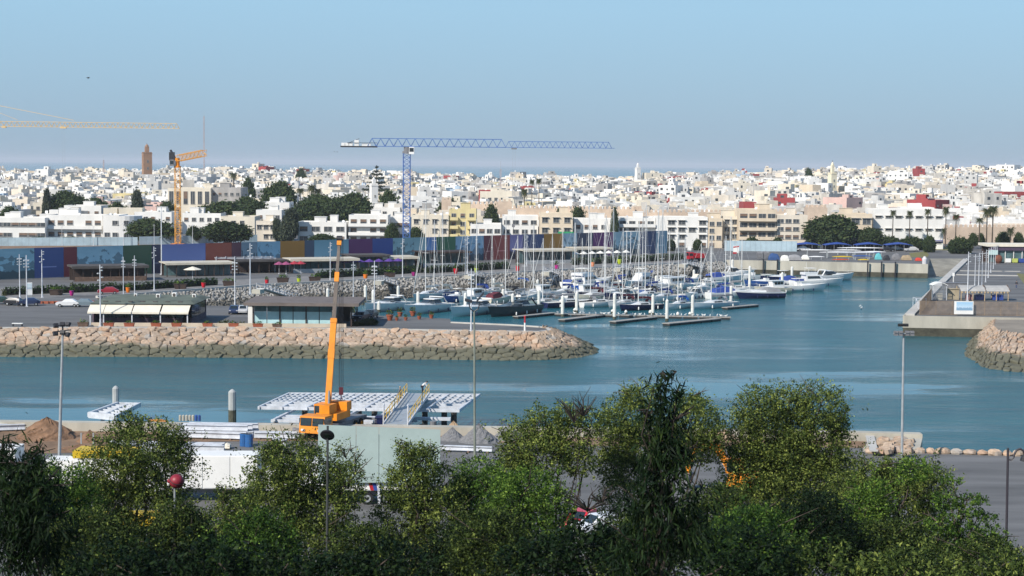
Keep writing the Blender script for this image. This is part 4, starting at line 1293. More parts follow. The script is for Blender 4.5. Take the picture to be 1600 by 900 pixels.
# ---- hedges
def hedge(x0, y0, x1, y1, ht, wd, label):
 a, b = at(x0, y0, LAND), at(x1, y1, LAND)
 d = b - a; az = math.atan2(d.y, d.x); L = d.length
 root = empty('hedge', a, label, 'hedge', None, az)
 n = int(L / 1.1)
 bl = [((L * (i + .5) / n, 0, ht * .5), (.75, wd / 2, ht * .55)) for i in range(n)]
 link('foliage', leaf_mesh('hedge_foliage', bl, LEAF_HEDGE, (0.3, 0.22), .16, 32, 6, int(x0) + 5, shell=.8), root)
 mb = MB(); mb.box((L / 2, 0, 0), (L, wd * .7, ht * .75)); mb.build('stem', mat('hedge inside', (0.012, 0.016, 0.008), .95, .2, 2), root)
hedge(8, 461, 225, 453, 1.5, 1.3, 'long clipped dark green hedge at the left beside the promenade')
hedge(226, 452.5, 338, 445, 1.5, 1.3, 'clipped dark green hedge below the glass pavilion')
hedge(496, 435, 660, 426, 1.7, 1.3, 'clipped dark green hedge in front of the purple parasols')
hedge(668, 427, 795, 420, 1.7, 1.3, 'clipped dark green hedge below the tall open pergola')
hedge(895, 414, 1068, 406, 1.7, 1.3, 'clipped dark green hedge behind the masts near the red truck')
# ---- flower pots in bright colours
_pot = {}
def plant_pot(px, py, hpx, m, word, label=None):
 c = at(px, py, LAND)
 if word not in _pot:
  r = bpy.data.objects.new('plant_pot', None); COL.objects.link(r); r['category'] = 'plant pot'; r['group'] = 'coloured pots along the promenade'
  mb = MB(); mb.lathe([(.34, 0), (.5, .5), (.56, 1.1), (.6, 1.15), (.6, 1.28), (.5, 1.28)], (0, 0, 0), 12); mb.build('pot', m, r, smooth=False)
  link('plant', leaf_mesh('plant', [((0, 0, 1.75), (.5, .5, .55))], LEAF_GREEN, (.35, .14), .2, 40, 6, len(_pot) + 3), r)
  _pot[word] = r; o = r
 else: o = copy_tree(_pot[word])
 s = hpx / ppm(c.y) / 1.28
 o.location = c; o.scale = (s, s, s); o['label'] = label or '%s plant pot with a small bush on the promenade' % word
 return o
PM = {'magenta': (0.42, 0.02, 0.20), 'orange': (0.80, 0.20, 0.015), 'red': (0.55, 0.015, 0.03), 'lime green': (0.42, 0.52, 0.02)}
for px, py, h, wd in ((112, 462, 8, 'magenta'), (200, 457, 8, 'orange'), (318, 449.5, 8, 'red'), (36, 459, 7, 'lime green'), (417, 444, 7, 'red'), (467, 442, 7, 'lime green'), (571, 436.5, 8, 'orange'),
      (684, 414, 7, 'orange'), (712, 427.5, 8, 'red'), (646, 432, 7, 'magenta'), (744, 426, 7, 'lime green'), (809, 423.5, 8, 'red'), (870, 422, 8, 'magenta'), (926, 416.5, 7, 'orange'), (968, 413, 8, 'lime green')):
 plant_pot(px, py, h, mat(wd + ' glazed pot', PM[wd], .35, .08, 2), wd)
_bx = []
def planter(px, py, s, m, label, group, z=LAND, name='planter', leaf=LEAF_GREEN):
 c = at(px, py, z)
 r = empty(name, c, label, 'planter', group)
 key = m.name
 mb = MB(); mb.hexa([(-.85, -.32, 0), (.85, -.32, 0), (.85, .32, 0), (-.85, .32, 0), (-1, -.4, .75), (1, -.4, .75), (1, .4, .75), (-1, .4, .75)]); mb.box((0, 0, .75), (2.1, .9, .1)); mb.build('trough', m, r)
 link('plant', leaf_mesh('plant', [((0, 0, 1.0), (.85, .3, .32))], leaf, (.28, .14), .16, 45, 6, int(px)), r)
 r.scale = (s, s, s)
 return r
for px, py in ((442, 441.5), (492, 440), (609, 433.5), (358, 447), (282, 451.5), (88, 461)):
 planter(px, py, 1.3, DKBROWN, 'low dark trough planter with a small palm-like bush on the promenade', 'dark troughs on the promenade')
for px, py in ((170, 511), (202, 511.3), (244, 511.3), (276, 511.3), (324.5, 511.5), (365, 511.7), (403, 512.2)):
 planter(px, py, .8, TERRA, 'terracotta trough planter along the low cream wall on the peninsula', 'terracotta troughs on the peninsula')
planter(130, 510.5, .85, WOOD, 'large upturned brown trough at the left end of the low wall', 'brown troughs on the peninsula')
planter(433, 512.6, .75, WOOD, 'brown trough planter in front of the flat-roofed glass pavilion', 'brown troughs on the peninsula')
for px, py, s in ((609, 500.5, .9), (625, 494.5, .7), (645, 494, .8), (655, 499, .55), (634, 500.8, .5), (674, 497.5, .6), (620, 501, .45)):
 c = at(px, py, LAND)
 r = empty('flower_pot', c, 'terracotta pot with a dry bush beside the far kerb of the peninsula', 'flower pot', 'terracotta pots on the peninsula')
 mb = MB(); mb.lathe([(.4, 0), (.65, .9), (.72, .9), (.72, 1.05), (.6, 1.05)], (0, 0, 0), 12); mb.build('pot', TERRA, r)
 link('plant', leaf_mesh('plant', [((0, 0, 1.5), (.6, .6, .55))], LEAF_OLIVE, (.3, .12), .2, 50, 6, int(px)), r)
 r.scale = (s, s, s)
# ---- lamp posts
_lamp = {}
def lamp_post(px, top, base, label, kind='cluster', z=LAND, group='lamp posts of the marina', lean=0.0):
 c = at(px, base, z)
 H = (base - top) / ppm(c.y)
 key = kind
 if key not in _lamp:
  r = bpy.data.objects.new('lamp_post', None); COL.objects.link(r); r['category'] = 'lamp post'
  mb = MB(); mb.tube((0, 0, 0), (0, 0, 1.2), .16, .15, 8); mb.tube((0, 0, 1.2), (0, 0, 10), .12, .08, 8); mb.box((0, 0, 0), (.5, .5, .12))
  mb.build('pole', STEEL_W, r)
  if kind == 'cluster': hd = [(-.4, 8.9), (.4, 8.9), (-.4, 8.3), (.4, 8.3), (-.4, 7.7), (.4, 7.7)]
  elif kind == 'spiral': hd = [(.35, 9.6), (.3, 9.1), (-.35, 8.6), (.4, 8.0), (-.3, 7.5)]
  elif kind == 'mast': hd = []
  else: hd = [(-.4, 9.3), (.4, 9.3)]
  for x, zz in hd:
   mb = MB(); mb.tube((0, 0, zz), (x, 0, zz), .035); mb.lathe([(.05, .15), (.19, .08), (.21, 0), (.18, -.07)], (x, 0, zz - .05), 10); mb.build('lamp_head', STEEL_G, r)
  if kind == 'cluster':
   mb = MB(); mb.box((0, 0, 9.0), (1.1, .08, .08)); mb.build('crossbar', STEEL_W, r)
  _lamp[key] = r; o = r
 else: o = copy_tree(_lamp[key])
 s = H / 10
 o.location = c; o.scale = (min(s, 1.25), min(s, 1.25), s); o['label'] = label; o['group'] = group
 o.rotation_euler = (0, 0, R.uniform(-.5, .5))
 return o
for px, t, b in ((31, 397, 465), (42, 398, 479), (193, 401, 468), (210.5, 399, 465), (367, 402, 482), (552, 408, 466), (585, 407, 494), (736, 419, 518)):
 lamp_post(px, t, b, 'pale lamp post carrying two stacks of small round heads')
for px, t, b in ((66, 390, 465), (157, 413, 510), (241, 385, 454), (391, 380, 460), (516, 378, 439), (629, 372, 433), (685, 367, 408), (730, 367, 428), (823, 367, 415), (985, 362, 412)):
 lamp_post(px, t, b, 'pale lamp post with round heads spiralling round its top', 'spiral')
for px, t, b in ((252.5, 322, 429), (301, 350, 384), (97, 352, 384), (146, 352, 384), (193, 347, 384), (241, 350, 383), (354, 350, 381), (446, 352, 372)):
 lamp_post(px, t, b, 'thin plain street mast behind the painted hoarding', 'twin', group='street masts in the town')
# ---- cars
def loft_car(label, px, py, colour, rz=0.0, s=1.0, z=LAND, kind='hatch'):
 c = at(px, py, z)
 root = empty('parked_car', c, label, 'car', None, rz)
 m = mat(colour[0] + ' car paint', colour[1], .3, .04, 2, spec=.6)
 L = 4.1
 side = [(-2.05, .35), (-2.08, .62), (-1.95, .88), (-1.05, .98), (-.45, 1.42), (.95, 1.45), (1.7, 1.0), (2.05, .85), (2.08, .4)] if kind == 'hatch' else \
   [(-2.05, .35), (-2.1, .62), (-1.95, .85), (-1.05, .95), (-.5, 1.38), (.6, 1.4), (1.25, 1.0), (2.0, .95), (2.1, .6), (2.05, .38)]
 mb = MB()
 rings = []
 for y, inn in ((-.82, .0), (-.80, .0), (-.55, .06), (.55, .06), (.80, .0), (.82, .0)):
  rings.append([Vector((x * (1 if abs(y) < .8 else .985), y * (1 - (.18 if q > 1.1 else 0)), q)) for x, q in side])
 mb.loft(rings); mb.build('body', m, root)
 for sx in (-1.28, 1.3):
  for sy in (-.78, .78):
   mb = MB(); mb.tube((sx, sy - .1, .31), (sx, sy + .1, .31), .31, n=12); mb.tube((sx, sy - .11, .31), (sx, sy + .11, .31), .16, n=8, m=1); mb.build('wheel', [BLACK, STEEL_G], root)
 for sy in (-1, 1):
  mb = MB()
  mb.hexa([(-.85, sy * .785, .98), (.75, sy * .785, .98), (.75, sy * .80, .98), (-.85, sy * .80, .98), (-.42, sy * .665, 1.36), (.7, sy * .665, 1.36), (.7, sy * .69, 1.36), (-.42, sy * .69, 1.36)]); mb.build('side_window', GLASS_D, root)
 mb = MB(); mb.hexa([(-1.1, -.6, .99), (-1.06, -.6, 1.01), (-1.06, .6, 1.01), (-1.1, .6, .99), (-.52, -.52, 1.39), (-.48, -.52, 1.41), (-.48, .52, 1.41), (-.52, .52, 1.39)]); mb.build('windscreen', GLASS_D, root)
 for sy in (-.6, .6):
  mb = MB(); mb.box((-2.07, sy, .62), (.06, .3, .14)); mb.build('headlight', STEEL_W, root)
  mb = MB(); mb.box((2.08, sy, .62), (.05, .25, .14)); mb.build('tail_light', RED, root)
 root.scale = (s, s, s)
 return root
loft_car('dark green car cut by the left edge of the photo', 3, 475, ('dark green', (0.03, 0.06, 0.05)), rad(200))
loft_car('black car parked beside a standing person at the left', 25, 477, ('black', (0.02, 0.02, 0.025)), rad(170))
loft_car('dark blue car parked right of the black car', 45, 477.5, ('dark blue', (0.02, 0.035, 0.09)), rad(15))
loft_car('white hatchback parked by the rip-rap end', 106, 479.5, ('white', (0.72, 0.72, 0.72)), rad(5))
loft_car('blue grey hatchback parked right of the white hatchback', 134, 479.5, ('blue grey', (0.16, 0.21, 0.24)), rad(185))
loft_car('dark red car driving on the promenade', 169, 459.5, ('dark red', (0.28, 0.02, 0.03)), rad(12))
loft_car('dark car parked at the right end of the flat-roofed glass pavilion', 564, 501, ('navy', (0.012, 0.018, 0.035)), rad(75), 1.1)
loft_car('black car behind the navy car by the marina edge', 579, 497.5, ('black', (0.02, 0.02, 0.025)), rad(80), 1.05)
loft_car('small dark blue car parked between the two peninsula restaurants', 366, 490, ('dark blue', (0.02, 0.035, 0.09)), rad(95))
loft_car('pale car parked between the two peninsula restaurants', 380, 490, ('silver', (0.5, 0.5, 0.5)), rad(95))
# ---- the two restaurants on the peninsula
GREENROOF = mat('green roof felt', (0.13, 0.15, 0.115), .85, .2, .4)
def awning_restaurant():
 c = at(218, 508, LAND); k = ppm(c.y); W = 157 / k
 root = empty('restaurant', c, 'low restaurant with a green roof and a row of four cream awnings', 'restaurant')
 D = 15; H = 3.35
 mb = MB(); mb.box((0, 2, 0), (W - 3, .25, 1.0)); mb.box((0, D, 0), (W, .25, H)); mb.box((W / 2 - .1, D / 2 + 1, 0), (.25, D - 2, 1.0)); mb.box((-W / 2 + .1, D / 2 + 1, 0), (.25, D - 2, H)); mb.build('wall', mat('purple brown wall', (.10, .07, .10), .8, .2, 1), root)
 n = 10
 for i in range(n):
  mb = MB(); x = -W / 2 + 1.2 + (W - 2.4) * (i + .5) / n
  mb.box((x, 2.05, 1.02), ((W - 2.4) / n - .15, .08, H - 1.5)); mb.build('glass_panel', GLASS_D, root)
 for i in range(6):
  mb = MB(); mb.box((W / 2 - .1, 2.3 + (D - 3) * (i + .5) / 6, 1.02), (.08, (D - 3) / 6 - .15, H - 1.4)); mb.build('glass_panel', GLASS_D, root)
 # hipped low roof with a ridge upstand
 mb = MB()
 mb.hexa([(-W / 2 - .3, .8, H), (W / 2 + .6, .8, H), (W / 2 + .6, D + .4, H), (-W / 2 - .3, D + .4, H), (-W / 2 + .6, 4.2, H + .42), (W / 2 - .6, 4.2, H + .42), (W / 2 - .6, D - 1, H + .55), (-W / 2 + .6, D - 1, H + .55)])
 rf = mb.build('roof', GREENROOF, root)
 for i in range(7):
  mb = MB(); mb.box((-W / 2 + 2 + i * (W - 4) / 6, 2.6, H + .16), (.7, .4, .18)); mb.build('roof_vent', GREYROOF, rf)
 for x, y, s in ((1.2, 9, .65), (3.5, 11, .75), (7, 10, .6), (-3, 11, .5)):
  mb = MB(); mb.box((x, y, H + .4), (s, s, s)); mb.tube((x, y - s / 2 - .05, H + .4 + s / 2), (x, y - s / 2 + .01, H + .4 + s / 2), s * .35, n=10, m=1); mb.build('air_conditioner', [WHITE, GREYROOF], rf)
 # awnings with gaps between them
 ed = [W * (q - .5) for q in (-.005, .15, .155, .43, .44, .71, .725, 1.0)]
 for a, b in ((ed[0], ed[1]), (ed[2], ed[3]), (ed[4], ed[5]), (ed[6], ed[7])):
  mb = MB()
  rings = []
  for t in range(5):
   y = 1.6 - 2.6 * t / 4; z = H + .05 - 1.25 * (t / 4) ** 1.25
   rings.append([Vector((a, y, z)), Vector((b, y, z)), Vector((b, y, z - .05)), Vector((a, y, z - .05))])
  mb.loft(rings); aw = mb.build('awning', CREAMC, root)
  mb = MB(); mb.box(((a + b) / 2, -1.02, H - 1.45), (b - a, .05, .28)); mb.build('valance', CREAMC, aw)
 for x in (-W / 2 + .3, W * -.348, W * -.065, W * .218, W / 2 - .2):
  mb = MB(); mb.box((x, -.7, 0), (.18, .18, H - 1.1)); mb.build('post', STEEL_W, root)
awning_restaurant()
def glass_restaurant():
 c = at(473, 510.5, LAND); k = ppm(c.y); W = 158 / k
 root = empty('glass_restaurant', c, 'flat-roofed brown topped glass pavilion on the peninsula', 'restaurant')
 D = 11; H = 3.5
 mb = MB(); mb.box((0, D / 2 - .8, H), (W + 2.2, D + 2.6, .5)); mb.build('roof', mat('brown felt roof', (0.17, 0.14, 0.125), .85, .15, .5), root)
 mb = MB(); mb.box((0, D, 0), (W - 3, .25, H - .01)); mb.build('back_wall', DKBROWN, root)
 frost = mat('frosted pale glass', (0.46, 0.68, 0.70), .35, .12, .5)
 n = 6
 for i in range(n):
  w_ = (W * .78) / n; x = -W / 2 + w_ * (i + .5) + .2
  mb = MB(); mb.box((x, .3, .1), (w_ - .14, .1, 2.3)); p = mb.build('glass_panel', frost, root); p['label'] = 'pale frosted lower pane'
  mb = MB(); mb.box((x, .3, 2.44), (w_ - .14, .1, 1.0)); mb.build('glass_panel', GLASSW, root)
 for i in range(5):
  mb = MB(); mb.box((W * .36 - .4 + .0, .8 + i * 2.1, 0), (.12, 1.9, H - .05)); mb.build('side_panel', GLASS_D, root)
 for x in (-W / 2 + .1, -W / 2 + W * .26 + .2, -W / 2 + W * .52 + .2, -W / 2 + W * .78 + .25, W / 2 - .3):
  for y in (.3, D - .6):
   mb = MB(); mb.box((x, y - .15, 0), (.2, .2, H - .003)); mb.build('post', DKBROWN, root)
 mb = MB(); mb.tube((-W / 2 + 13, .2, 2.6), (-W / 2 + 13, -.1, 2.6), .2, n=8); mb.build('wall_lamp', STEEL_W, root)
glass_restaurant()
# low cream wall in front of both
a, b = at(143, 509.6, LAND), at(541, 511.6, LAND)
mb = MB(); mb.bar((a.x, a.y, LAND + .28), (b.x, b.y, LAND + .28), .35, .6); tag(mb.build('low_wall', mat('cream plaster low wall', (.60, .50, .38), .85, .1, .5)), 'low cream garden wall along the front of both peninsula restaurants', 'wall')
# white panel post between them and a bench, signs
mb = MB(); mb.box((0, 0, 0), (.9, .3, 2.9)); tag(mb.build('blank_sign', WHITE, loc=at(392, 507, LAND)), 'tall blank white panel at the left end of the glass pavilion', 'sign')
c = at(46, 463, LAND); r = empty('advert_stand', c, 'white poster stand with a faint blue drawing beside the promenade lamp', 'sign', None, rad(20))
mb = MB(); mb.box((0, 0, .3), (1.1, .18, 2.4)); mb.build('panel', WHITE, r)
mb = MB(); mb.box((0, -.1, 1.4), (.9, .05, 1.1)); mb.build('poster', print_mat('poster faint', (.55, .66, .72), 'people', (.7, .74, .76), (.45, .55, .62)), r); mb = MB(); mb.box((0, 0, 0), (.9, .4, .3)); mb.build('foot', STEEL_G, r)
c = at(27.5, 510, LAND); r = empty('bench', c, 'long white bench on the empty asphalt at the left', 'bench')
mb = MB(); mb.box((0, 0, .42), (1.7, .5, .12)); mb.build('seat', WHITE, r)
for x in (-.7, .7): mb = MB(); mb.box((x, 0, 0), (.12, .45, .42)); mb.build('leg', DARK, r)
# red white channel marker on the tip
c = at(820, 518, LAND); r = empty('channel_marker', c, 'small red and white channel marker post on the peninsula tip', 'marker')
mb = MB(); mb.tube((0, 0, 0), (0, 0, 1.4), .16, .14, 8); mb.build('lower_post', WHITE, r); mb = MB(); mb.tube((0, 0, 1.4), (0, 0, 2.3), .14, .12, 8); mb.ball((0, 0, 2.35), .18, 8, 5); mb.build('upper_post', RED, r)
# palms and bushes round the restaurants
for i, (px, t, b) in enumerate(((428, 462, 478), (442, 464, 478), (468, 467, 478), (532, 455, 478), (548, 456, 480), (403, 463, 478))):
 palm('palm_shrub', px, t, b, at(px, b + 3, LAND).y + 6, 'low dark spiky palm bush behind the flat-roofed glass pavilion', 'palm bushes behind the pavilion', wpx=26)
for i, (px, t, b) in enumerate(((345, 494, 507), (353, 492, 506), (378, 496, 508), (7, 440, 462), (78, 433, 458), (115, 430, 452), (174, 428, 450))):
 palm('palm_shrub', px, t, b, at(px, b, LAND).y, 'small green potted palm' + (' by the restaurant gap' if b > 500 else ' in front of the hoarding at the left'), 'small palms', wpx=13)
for i, (px, w_, h) in enumerate(((577, 26, 12), (560, 20, 7))):
 c = at(px, 508 - i * -1, LAND)
 town_tree('shrub', px, 508, w_, h, c.y, 'low dark green shrub at the right end of the glass pavilion', 'shrubs at the glass pavilion', zoff=LAND)
# posts and red barriers of the car park
for i in range(10):
 px = 62 + i * 9
 mb = MB(); mb.box((0, 0, 0), (1.1, .25, .45)); tag(mb.build('parking_barrier', TERRA, loc=at(px, 474.5 - i * .1, LAND)), 'low reddish parking barrier along the car park edge', 'barrier', 'barriers of the car park')
# ---- gangways from the promenade down to the pontoons
def gangway(x0, y0, x1, y1, label):
 a = at(x0, y0, LAND + .6); b = at(x1, y1, .7)
 d = b - a; L = d.length
 root = empty('gangway', a, label, 'gangway', None, math.atan2(d.y, d.x))
 sl = d.z / math.hypot(d.x, d.y); X = math.hypot(d.x, d.y)
 mb = MB(); mb.bar((0, 0, 0), (X, 0, d.z), 1.7, .14); mb.build('deck', STEEL_G, root)
 for s in (-1, 1):
  mb = MB()
  mb.bar((0, s * .85, 1.1), (X, s * .85, d.z + 1.1), .08, .08); mb.bar((0, s * .85, .5), (X, s * .85, d.z + .5), .06, .06)
  n = 10
  for i in range(n + 1):
   t = i / n; mb.bar((X * t, s * .85, d.z * t), (X * t, s * .85, d.z * t + 1.1), .06, .06, up=(1, 0, 0))
   if i < n: mb.bar((X * t, s * .85, d.z * t + .05), (X * (t + 1 / n), s * .85, d.z * (t + 1 / n) + 1.08), .045, .045)
  mb.build('railing', STEEL_W, root)
 mb = MB(); mb.box((-1.2, 0, -.9), (2.0, 1.9, .85)); mb.build('landing', CONC, root)
gangway(407, 451, 462, 468, 'steel gangway sloping down behind the flat-roofed glass pavilion')
gangway(594, 438, 634, 453, 'steel gangway sloping to the moored ketch left of the marina')
gangway(736, 429, 786, 443, 'steel gangway sloping down in the middle of the rip-rap')
gangway(855, 424, 885, 437, 'steel gangway behind the grey hulled sailing boats')
gangway(966, 418, 1000, 429, 'steel gangway behind the white cruisers near the lime pot')
gangway(1070, 412, 1112, 425, 'steel gangway at the right end of the rip-rap')
# ================================================================== MARINA
PILE = mat('white pile sleeve', (0.72, 0.71, 0.66), .6, .1, 1.0)
FOUL = mat('fouled pile foot', (0.10, 0.10, 0.07), .9, .3, 2.0)
def pile(px, top, base, label, r=.33, group='white mooring piles of the marina', m=None, low=.55):
 c = at(px, base, 0)
 H = (base - top) / ppm(c.y)
 root = empty('mooring_pile', c, label, 'pile', group)
 mb = MB(); mb.lathe([(r, low), (r, H - .35), (r * .55, H - .12), (.03, H)], (0, 0, 0), 10); mb.build('shaft', m or PILE, root)
 mb = MB(); mb.lathe([(r * 1.02, -1.5), (r * 1.02, low)], (0, 0, 0), 10); mb.build('fouled_foot', FOUL, root)
 return root
for px, t, b in ((415, 465, 474), (444, 447, 466), (488, 466, 476), (512, 450, 474), (520, 442, 464), (571, 445, 472), (567, 469, 476), (583, 452, 482), (592, 470, 488), (622, 446, 467), (653, 455, 487), (676, 447, 464), (703, 432, 454),
     (727, 457, 492), (732, 449, 462), (771, 434, 459), (786, 451, 474), (801, 458, 491), (821, 425, 447), (842, 452, 481), (840, 436, 456), (879, 461, 495), (901, 455, 489), (898, 481, 489), (953, 418, 437), (957, 428, 440),
     (960, 457, 499), (957, 483, 491), (1017, 420, 437), (1020, 459, 493), (1016, 484, 493), (1044, 411, 431), (1042, 467, 502), (1064, 442, 461), (1082, 460, 494), (1078, 487, 495), (1084, 421, 443), (1142, 446, 477), (1139, 469, 477),
     (1171, 415, 456), (1222, 425, 451), (1237, 416, 443), (1144, 405, 432), (1025, 430, 452), (978, 484, 492), (1059, 487, 496), (913, 440, 456)):
 pile(px, t, b, 'white cone-topped mooring pile among the boats')
DOCK = mat('grey pontoon deck', (0.33, 0.31, 0.28), .85, .15, 1.5)
FLOAT = mat('dark pontoon float', (0.03, 0.03, 0.032), .8, .2, 1.5)
def pontoon(x0, y0, x1, y1, wd, label, n=None):
 a, b = at(x0, y0, .45), at(x1, y1, .45)
 d = b - a; L = d.length
 root = empty('pontoon', (a.x, a.y, 0), label, 'pontoon', None, math.atan2(d.y, d.x))
 n = n or max(2, int(L / 3))
 mb = MB(); mb.box((L / 2, 0, .36), (L, wd, .14)); mb.build('deck', DOCK, root)
 me = MB(); me.box((0, 0, -.25), (L / n - .4, wd * .94, .605)); me = me.mesh('float', FLOAT)
 for i in range(n): link('float', me, root, (L * (i + .5) / n, 0, 0))
 return root
pontoon(805, 494.5, 866, 488.5, 1.4, 'dark finger pontoon beside the dark grey motor cruiser')
pontoon(877, 499.5, 943, 491.5, 1.6, 'dark finger pontoon in front of the navy sailing boat')
pontoon(957, 502.5, 1023, 495, 1.6, 'dark finger pontoon in the middle of the front row')
pontoon(1040, 505.5, 1122, 497.5, 1.8, 'longest dark finger pontoon at the front right')
pontoon(867, 490, 1142, 495.5, 1.8, 'long main walkway pontoon lined with gulls')
pontoon(1132, 480.5, 1182, 476, 1.5, 'short pontoon to the right of the pale two-masted boat')
pontoon(1040, 459.5, 1108, 461, 1.5, 'middle pontoon behind the boat with the bright blue sail cover')
pontoon(700, 463, 860, 460, 1.6, 'middle pontoon behind the dark motor cruiser')
pontoon(1195, 459, 1232, 452, 1.4, 'pontoon between the navy-sided speedboat and the white open boat')
pontoon(900, 440, 1100, 436, 1.6, 'rear pontoon below the rip-rap')
HULLS = {'white': mat('white hull', (0.74, 0.74, 0.73), .3, .05, .8), 'navy': NAVY, 'pale blue': mat('pale blue hull', (0.50, 0.60, 0.66), .3, .05, .8), 'grey': mat('dark grey hull', (0.05, 0.06, 0.065), .25, .1, .8),
   'pale green': mat('pale green hull', (0.44, 0.54, 0.50), .3, .06, .8), 'blue': mat('blue hull', (0.03, 0.09, 0.30), .3, .08, .8), 'cream': mat('cream hull', (0.64, 0.58, 0.46), .35, .06, .8)}
DECKM = mat('boat deck', (0.66, 0.64, 0.58), .6, .08, 1.2)
ALU = mat('aluminium spar', (0.66, 0.66, 0.65), .4, .05, 2)
RIG = mat('rigging wire', (0.45, 0.45, 0.45), .5, .05, 2)
COVERS = {'blue': BLUE, 'white': UMW, 'maroon': mat('maroon canvas', (0.12, 0.02, 0.03), .85, .1, 1), 'bright blue': mat('bright blue canvas', (0.02, 0.14, 0.50), .8, .1, 1), 'grey': mat('grey canvas', (0.30, 0.30, 0.31), .85, .1, 1),
   'cream': CREAMC, 'black': mat('black canvas', (.02, .02, .025), .8, .1, 1)}
def hull(L, B, F, sheer=.35, rake=.10, tuck=.8):
 rings = []; dk = []
 for i in range(11):
  t = i / 10
  b = B / 2 * (1 - max(0, (t - .42) / .58) ** 2.1) * (tuck + (1 - tuck) * min(1, t / .35)) + .015
  f = F * (1 + sheer * t * t); x = L * (t - .5)
  r = rake * L * t * t
  low = -.35 + .3 * max(0, t - .7) / .3
  rings.append([(x + r, -b, f), (x + r * .6, -b * .95, f * .5), (x + r * .2, -b * .72, 0.0), (x, 0, low), (x + r * .2, b * .72, 0.0), (x + r * .6, b * .95, f * .5), (x + r, b, f)])
  dk.append([(x + r, -b * .97, f - .03), (x + r, b * .97, f - .03)])
 mb = MB(); mb.loft(rings, closed=False, caps=False); mb.face(rings[0])
 md = MB(); md.loft(dk, closed=False, caps=False)
 return mb, md, dk
AX = math.atan2(-.87, -.48)
def place(name, px, py, label, cat, back, jit, group='boats moored in the marina'):
 c = at(px, py, 0)
 return empty(name, c, label, cat, group, AX + (math.pi if back else 0) + jit)
def fenders(root, L, B, n, m=None):
 for i in range(n):
  for s in (-1, 1):
   mb = MB(); x = -L * .3 + L * .5 * i / max(1, n - 1)
   mb.lathe([(.06, .15), (.13, .25), (.13, .7), (.05, .82)], (x, s * (B / 2 + .08), 0), 8); mb.build('fender', m or WHITE, root)
def sailboat(px, py, L, top, hc, cc, label, back=False, jit=0.0, second=None, jib=True):
 root = place('sailing_boat', px, py, label, 'sailing boat', back, jit)
 B = L * .27; F = .85 + .02 * L
 h, d, dk = hull(L, B, F, .3, .06, .75)
 hb = h.build('hull', HULLS[hc], root, smooth=True); d.build('deck', DECKM, root)
 mb = MB(); z0 = F - .08
 mb.loft([[Vector((-L * .16, -B * .27, z0)), Vector((-L * .16, B * .27, z0)), Vector((-L * .15, B * .22, z0 + .62)), Vector((-L * .15, -B * .22, z0 + .62))],
    [Vector((L * .10, -B * .26, z0)), Vector((L * .10, B * .26, z0)), Vector((L * .08, B * .2, z0 + .6)), Vector((L * .08, -B * .2, z0 + .6))],
    [Vector((L * .27, -B * .16, z0 + .05)), Vector((L * .27, B * .16, z0 + .05)), Vector((L * .25, B * .12, z0 + .25)), Vector((L * .25, -B * .12, z0 + .25))]])
 cab = mb.build('cabin', HULLS['white'], root)
 for s in (-1, 1):
  mb = MB(); mb.hexa([(-L * .12, s * B * .255, z0 + .22), (L * .07, s * B * .245, z0 + .22), (L * .07, s * B * .26, z0 + .22), (-L * .12, s * B * .27, z0 + .22),
       (-L * .12, s * B * .228, z0 + .45), (L * .06, s * B * .215, z0 + .45), (L * .06, s * B * .235, z0 + .45), (-L * .12, s * B * .248, z0 + .45)]); mb.build('window', GLASS_D, cab)
 c = root.location
 xm = L * .08
 def rig(x, ztop, boom, nm):
  mb = MB(); mb.tube((x, 0, z0), (x, 0, ztop), .11, .07, 8); mb.build('mast', ALU, root)
  mb = MB()
  for q in (.45, .72):
   zz = z0 + (ztop - z0) * q; mb.bar((x, -B * .32 * (1.2 - q), zz), (x, B * .32 * (1.2 - q), zz), .07, .05)
  mb.build('spreader', ALU, root)
  mb = MB(); mb.tube((x, 0, z0 + 1.35), (x - boom, 0, z0 + 1.35), .07); mb.build('boom', ALU, root)
  mb = MB(); mb.loft([[Vector((x - boom * t, .2 * w_ * math.cos(a), z0 + 1.5 + .27 * w_ * math.sin(a) + .12 * (1 - t))) for a in [k * math.pi / 3 for k in range(6)]] for t, w_ in ((.02, .9), (.3, 1), (.7, .8), (.98, .4))]); mb.build('sail_cover', COVERS[cc], root)
  mb = MB()
  for s in (-1, 1):
   mb.tube((x - .1, s * B * .46, F), (x, s * B * .3 * .48, z0 + (ztop - z0) * .72), .022, n=4); mb.tube((x, s * B * .15, z0 + (ztop - z0) * .72), (x, 0, ztop), .02, n=4)
  mb.tube((-L * .5, 0, F), (x, 0, ztop), .018, n=4); mb.tube((L * .56, 0, F * 1.3), (x, 0, ztop - .1), .018, n=4)
  mb.build('stay', RIG, root)
  if jib and (nm == 1 or second or R.random() < .45):
   mb = MB(); mb.tube((L * .54, 0, F * 1.35 + .3), (xm + .15, 0, ztop - .9), .065, .03, 6); mb.build('furled_jib', COVERS['white' if nm == 0 else cc], root)
 ztop = at_y(px, top, c.y + .3).z
 rig(xm, ztop, L * .38, 0)
 if second: rig(-L * .26, z0 + (ztop - z0) * second, L * .2, 1)
 mb = MB()
 for s in (-1, 1):
  pts = [Vector((dk[i][0 if s < 0 else 1][0], dk[i][0 if s < 0 else 1][1] * .96, dk[i][0][2] + .62)) for i in range(11)]
  mb.path(pts, .02, 4)
  for i in range(0, 11, 2): mb.tube(pts[i] - Vector((0, 0, .6)), pts[i], .02, n=4)
 mb.build('guard_rail', RIG, root)
 mb = MB(); mb.loft([[Vector((-L * .17 - .9 * t, B * .3 * math.cos(a), z0 + .55 + (.75 + .1 * t) * math.sin(a))) for a in [k * math.pi / 6 for k in range(7)]] for t in (0, .6, 1)], closed=False, caps=False); mb.build('spray_hood', COVERS[cc], root)
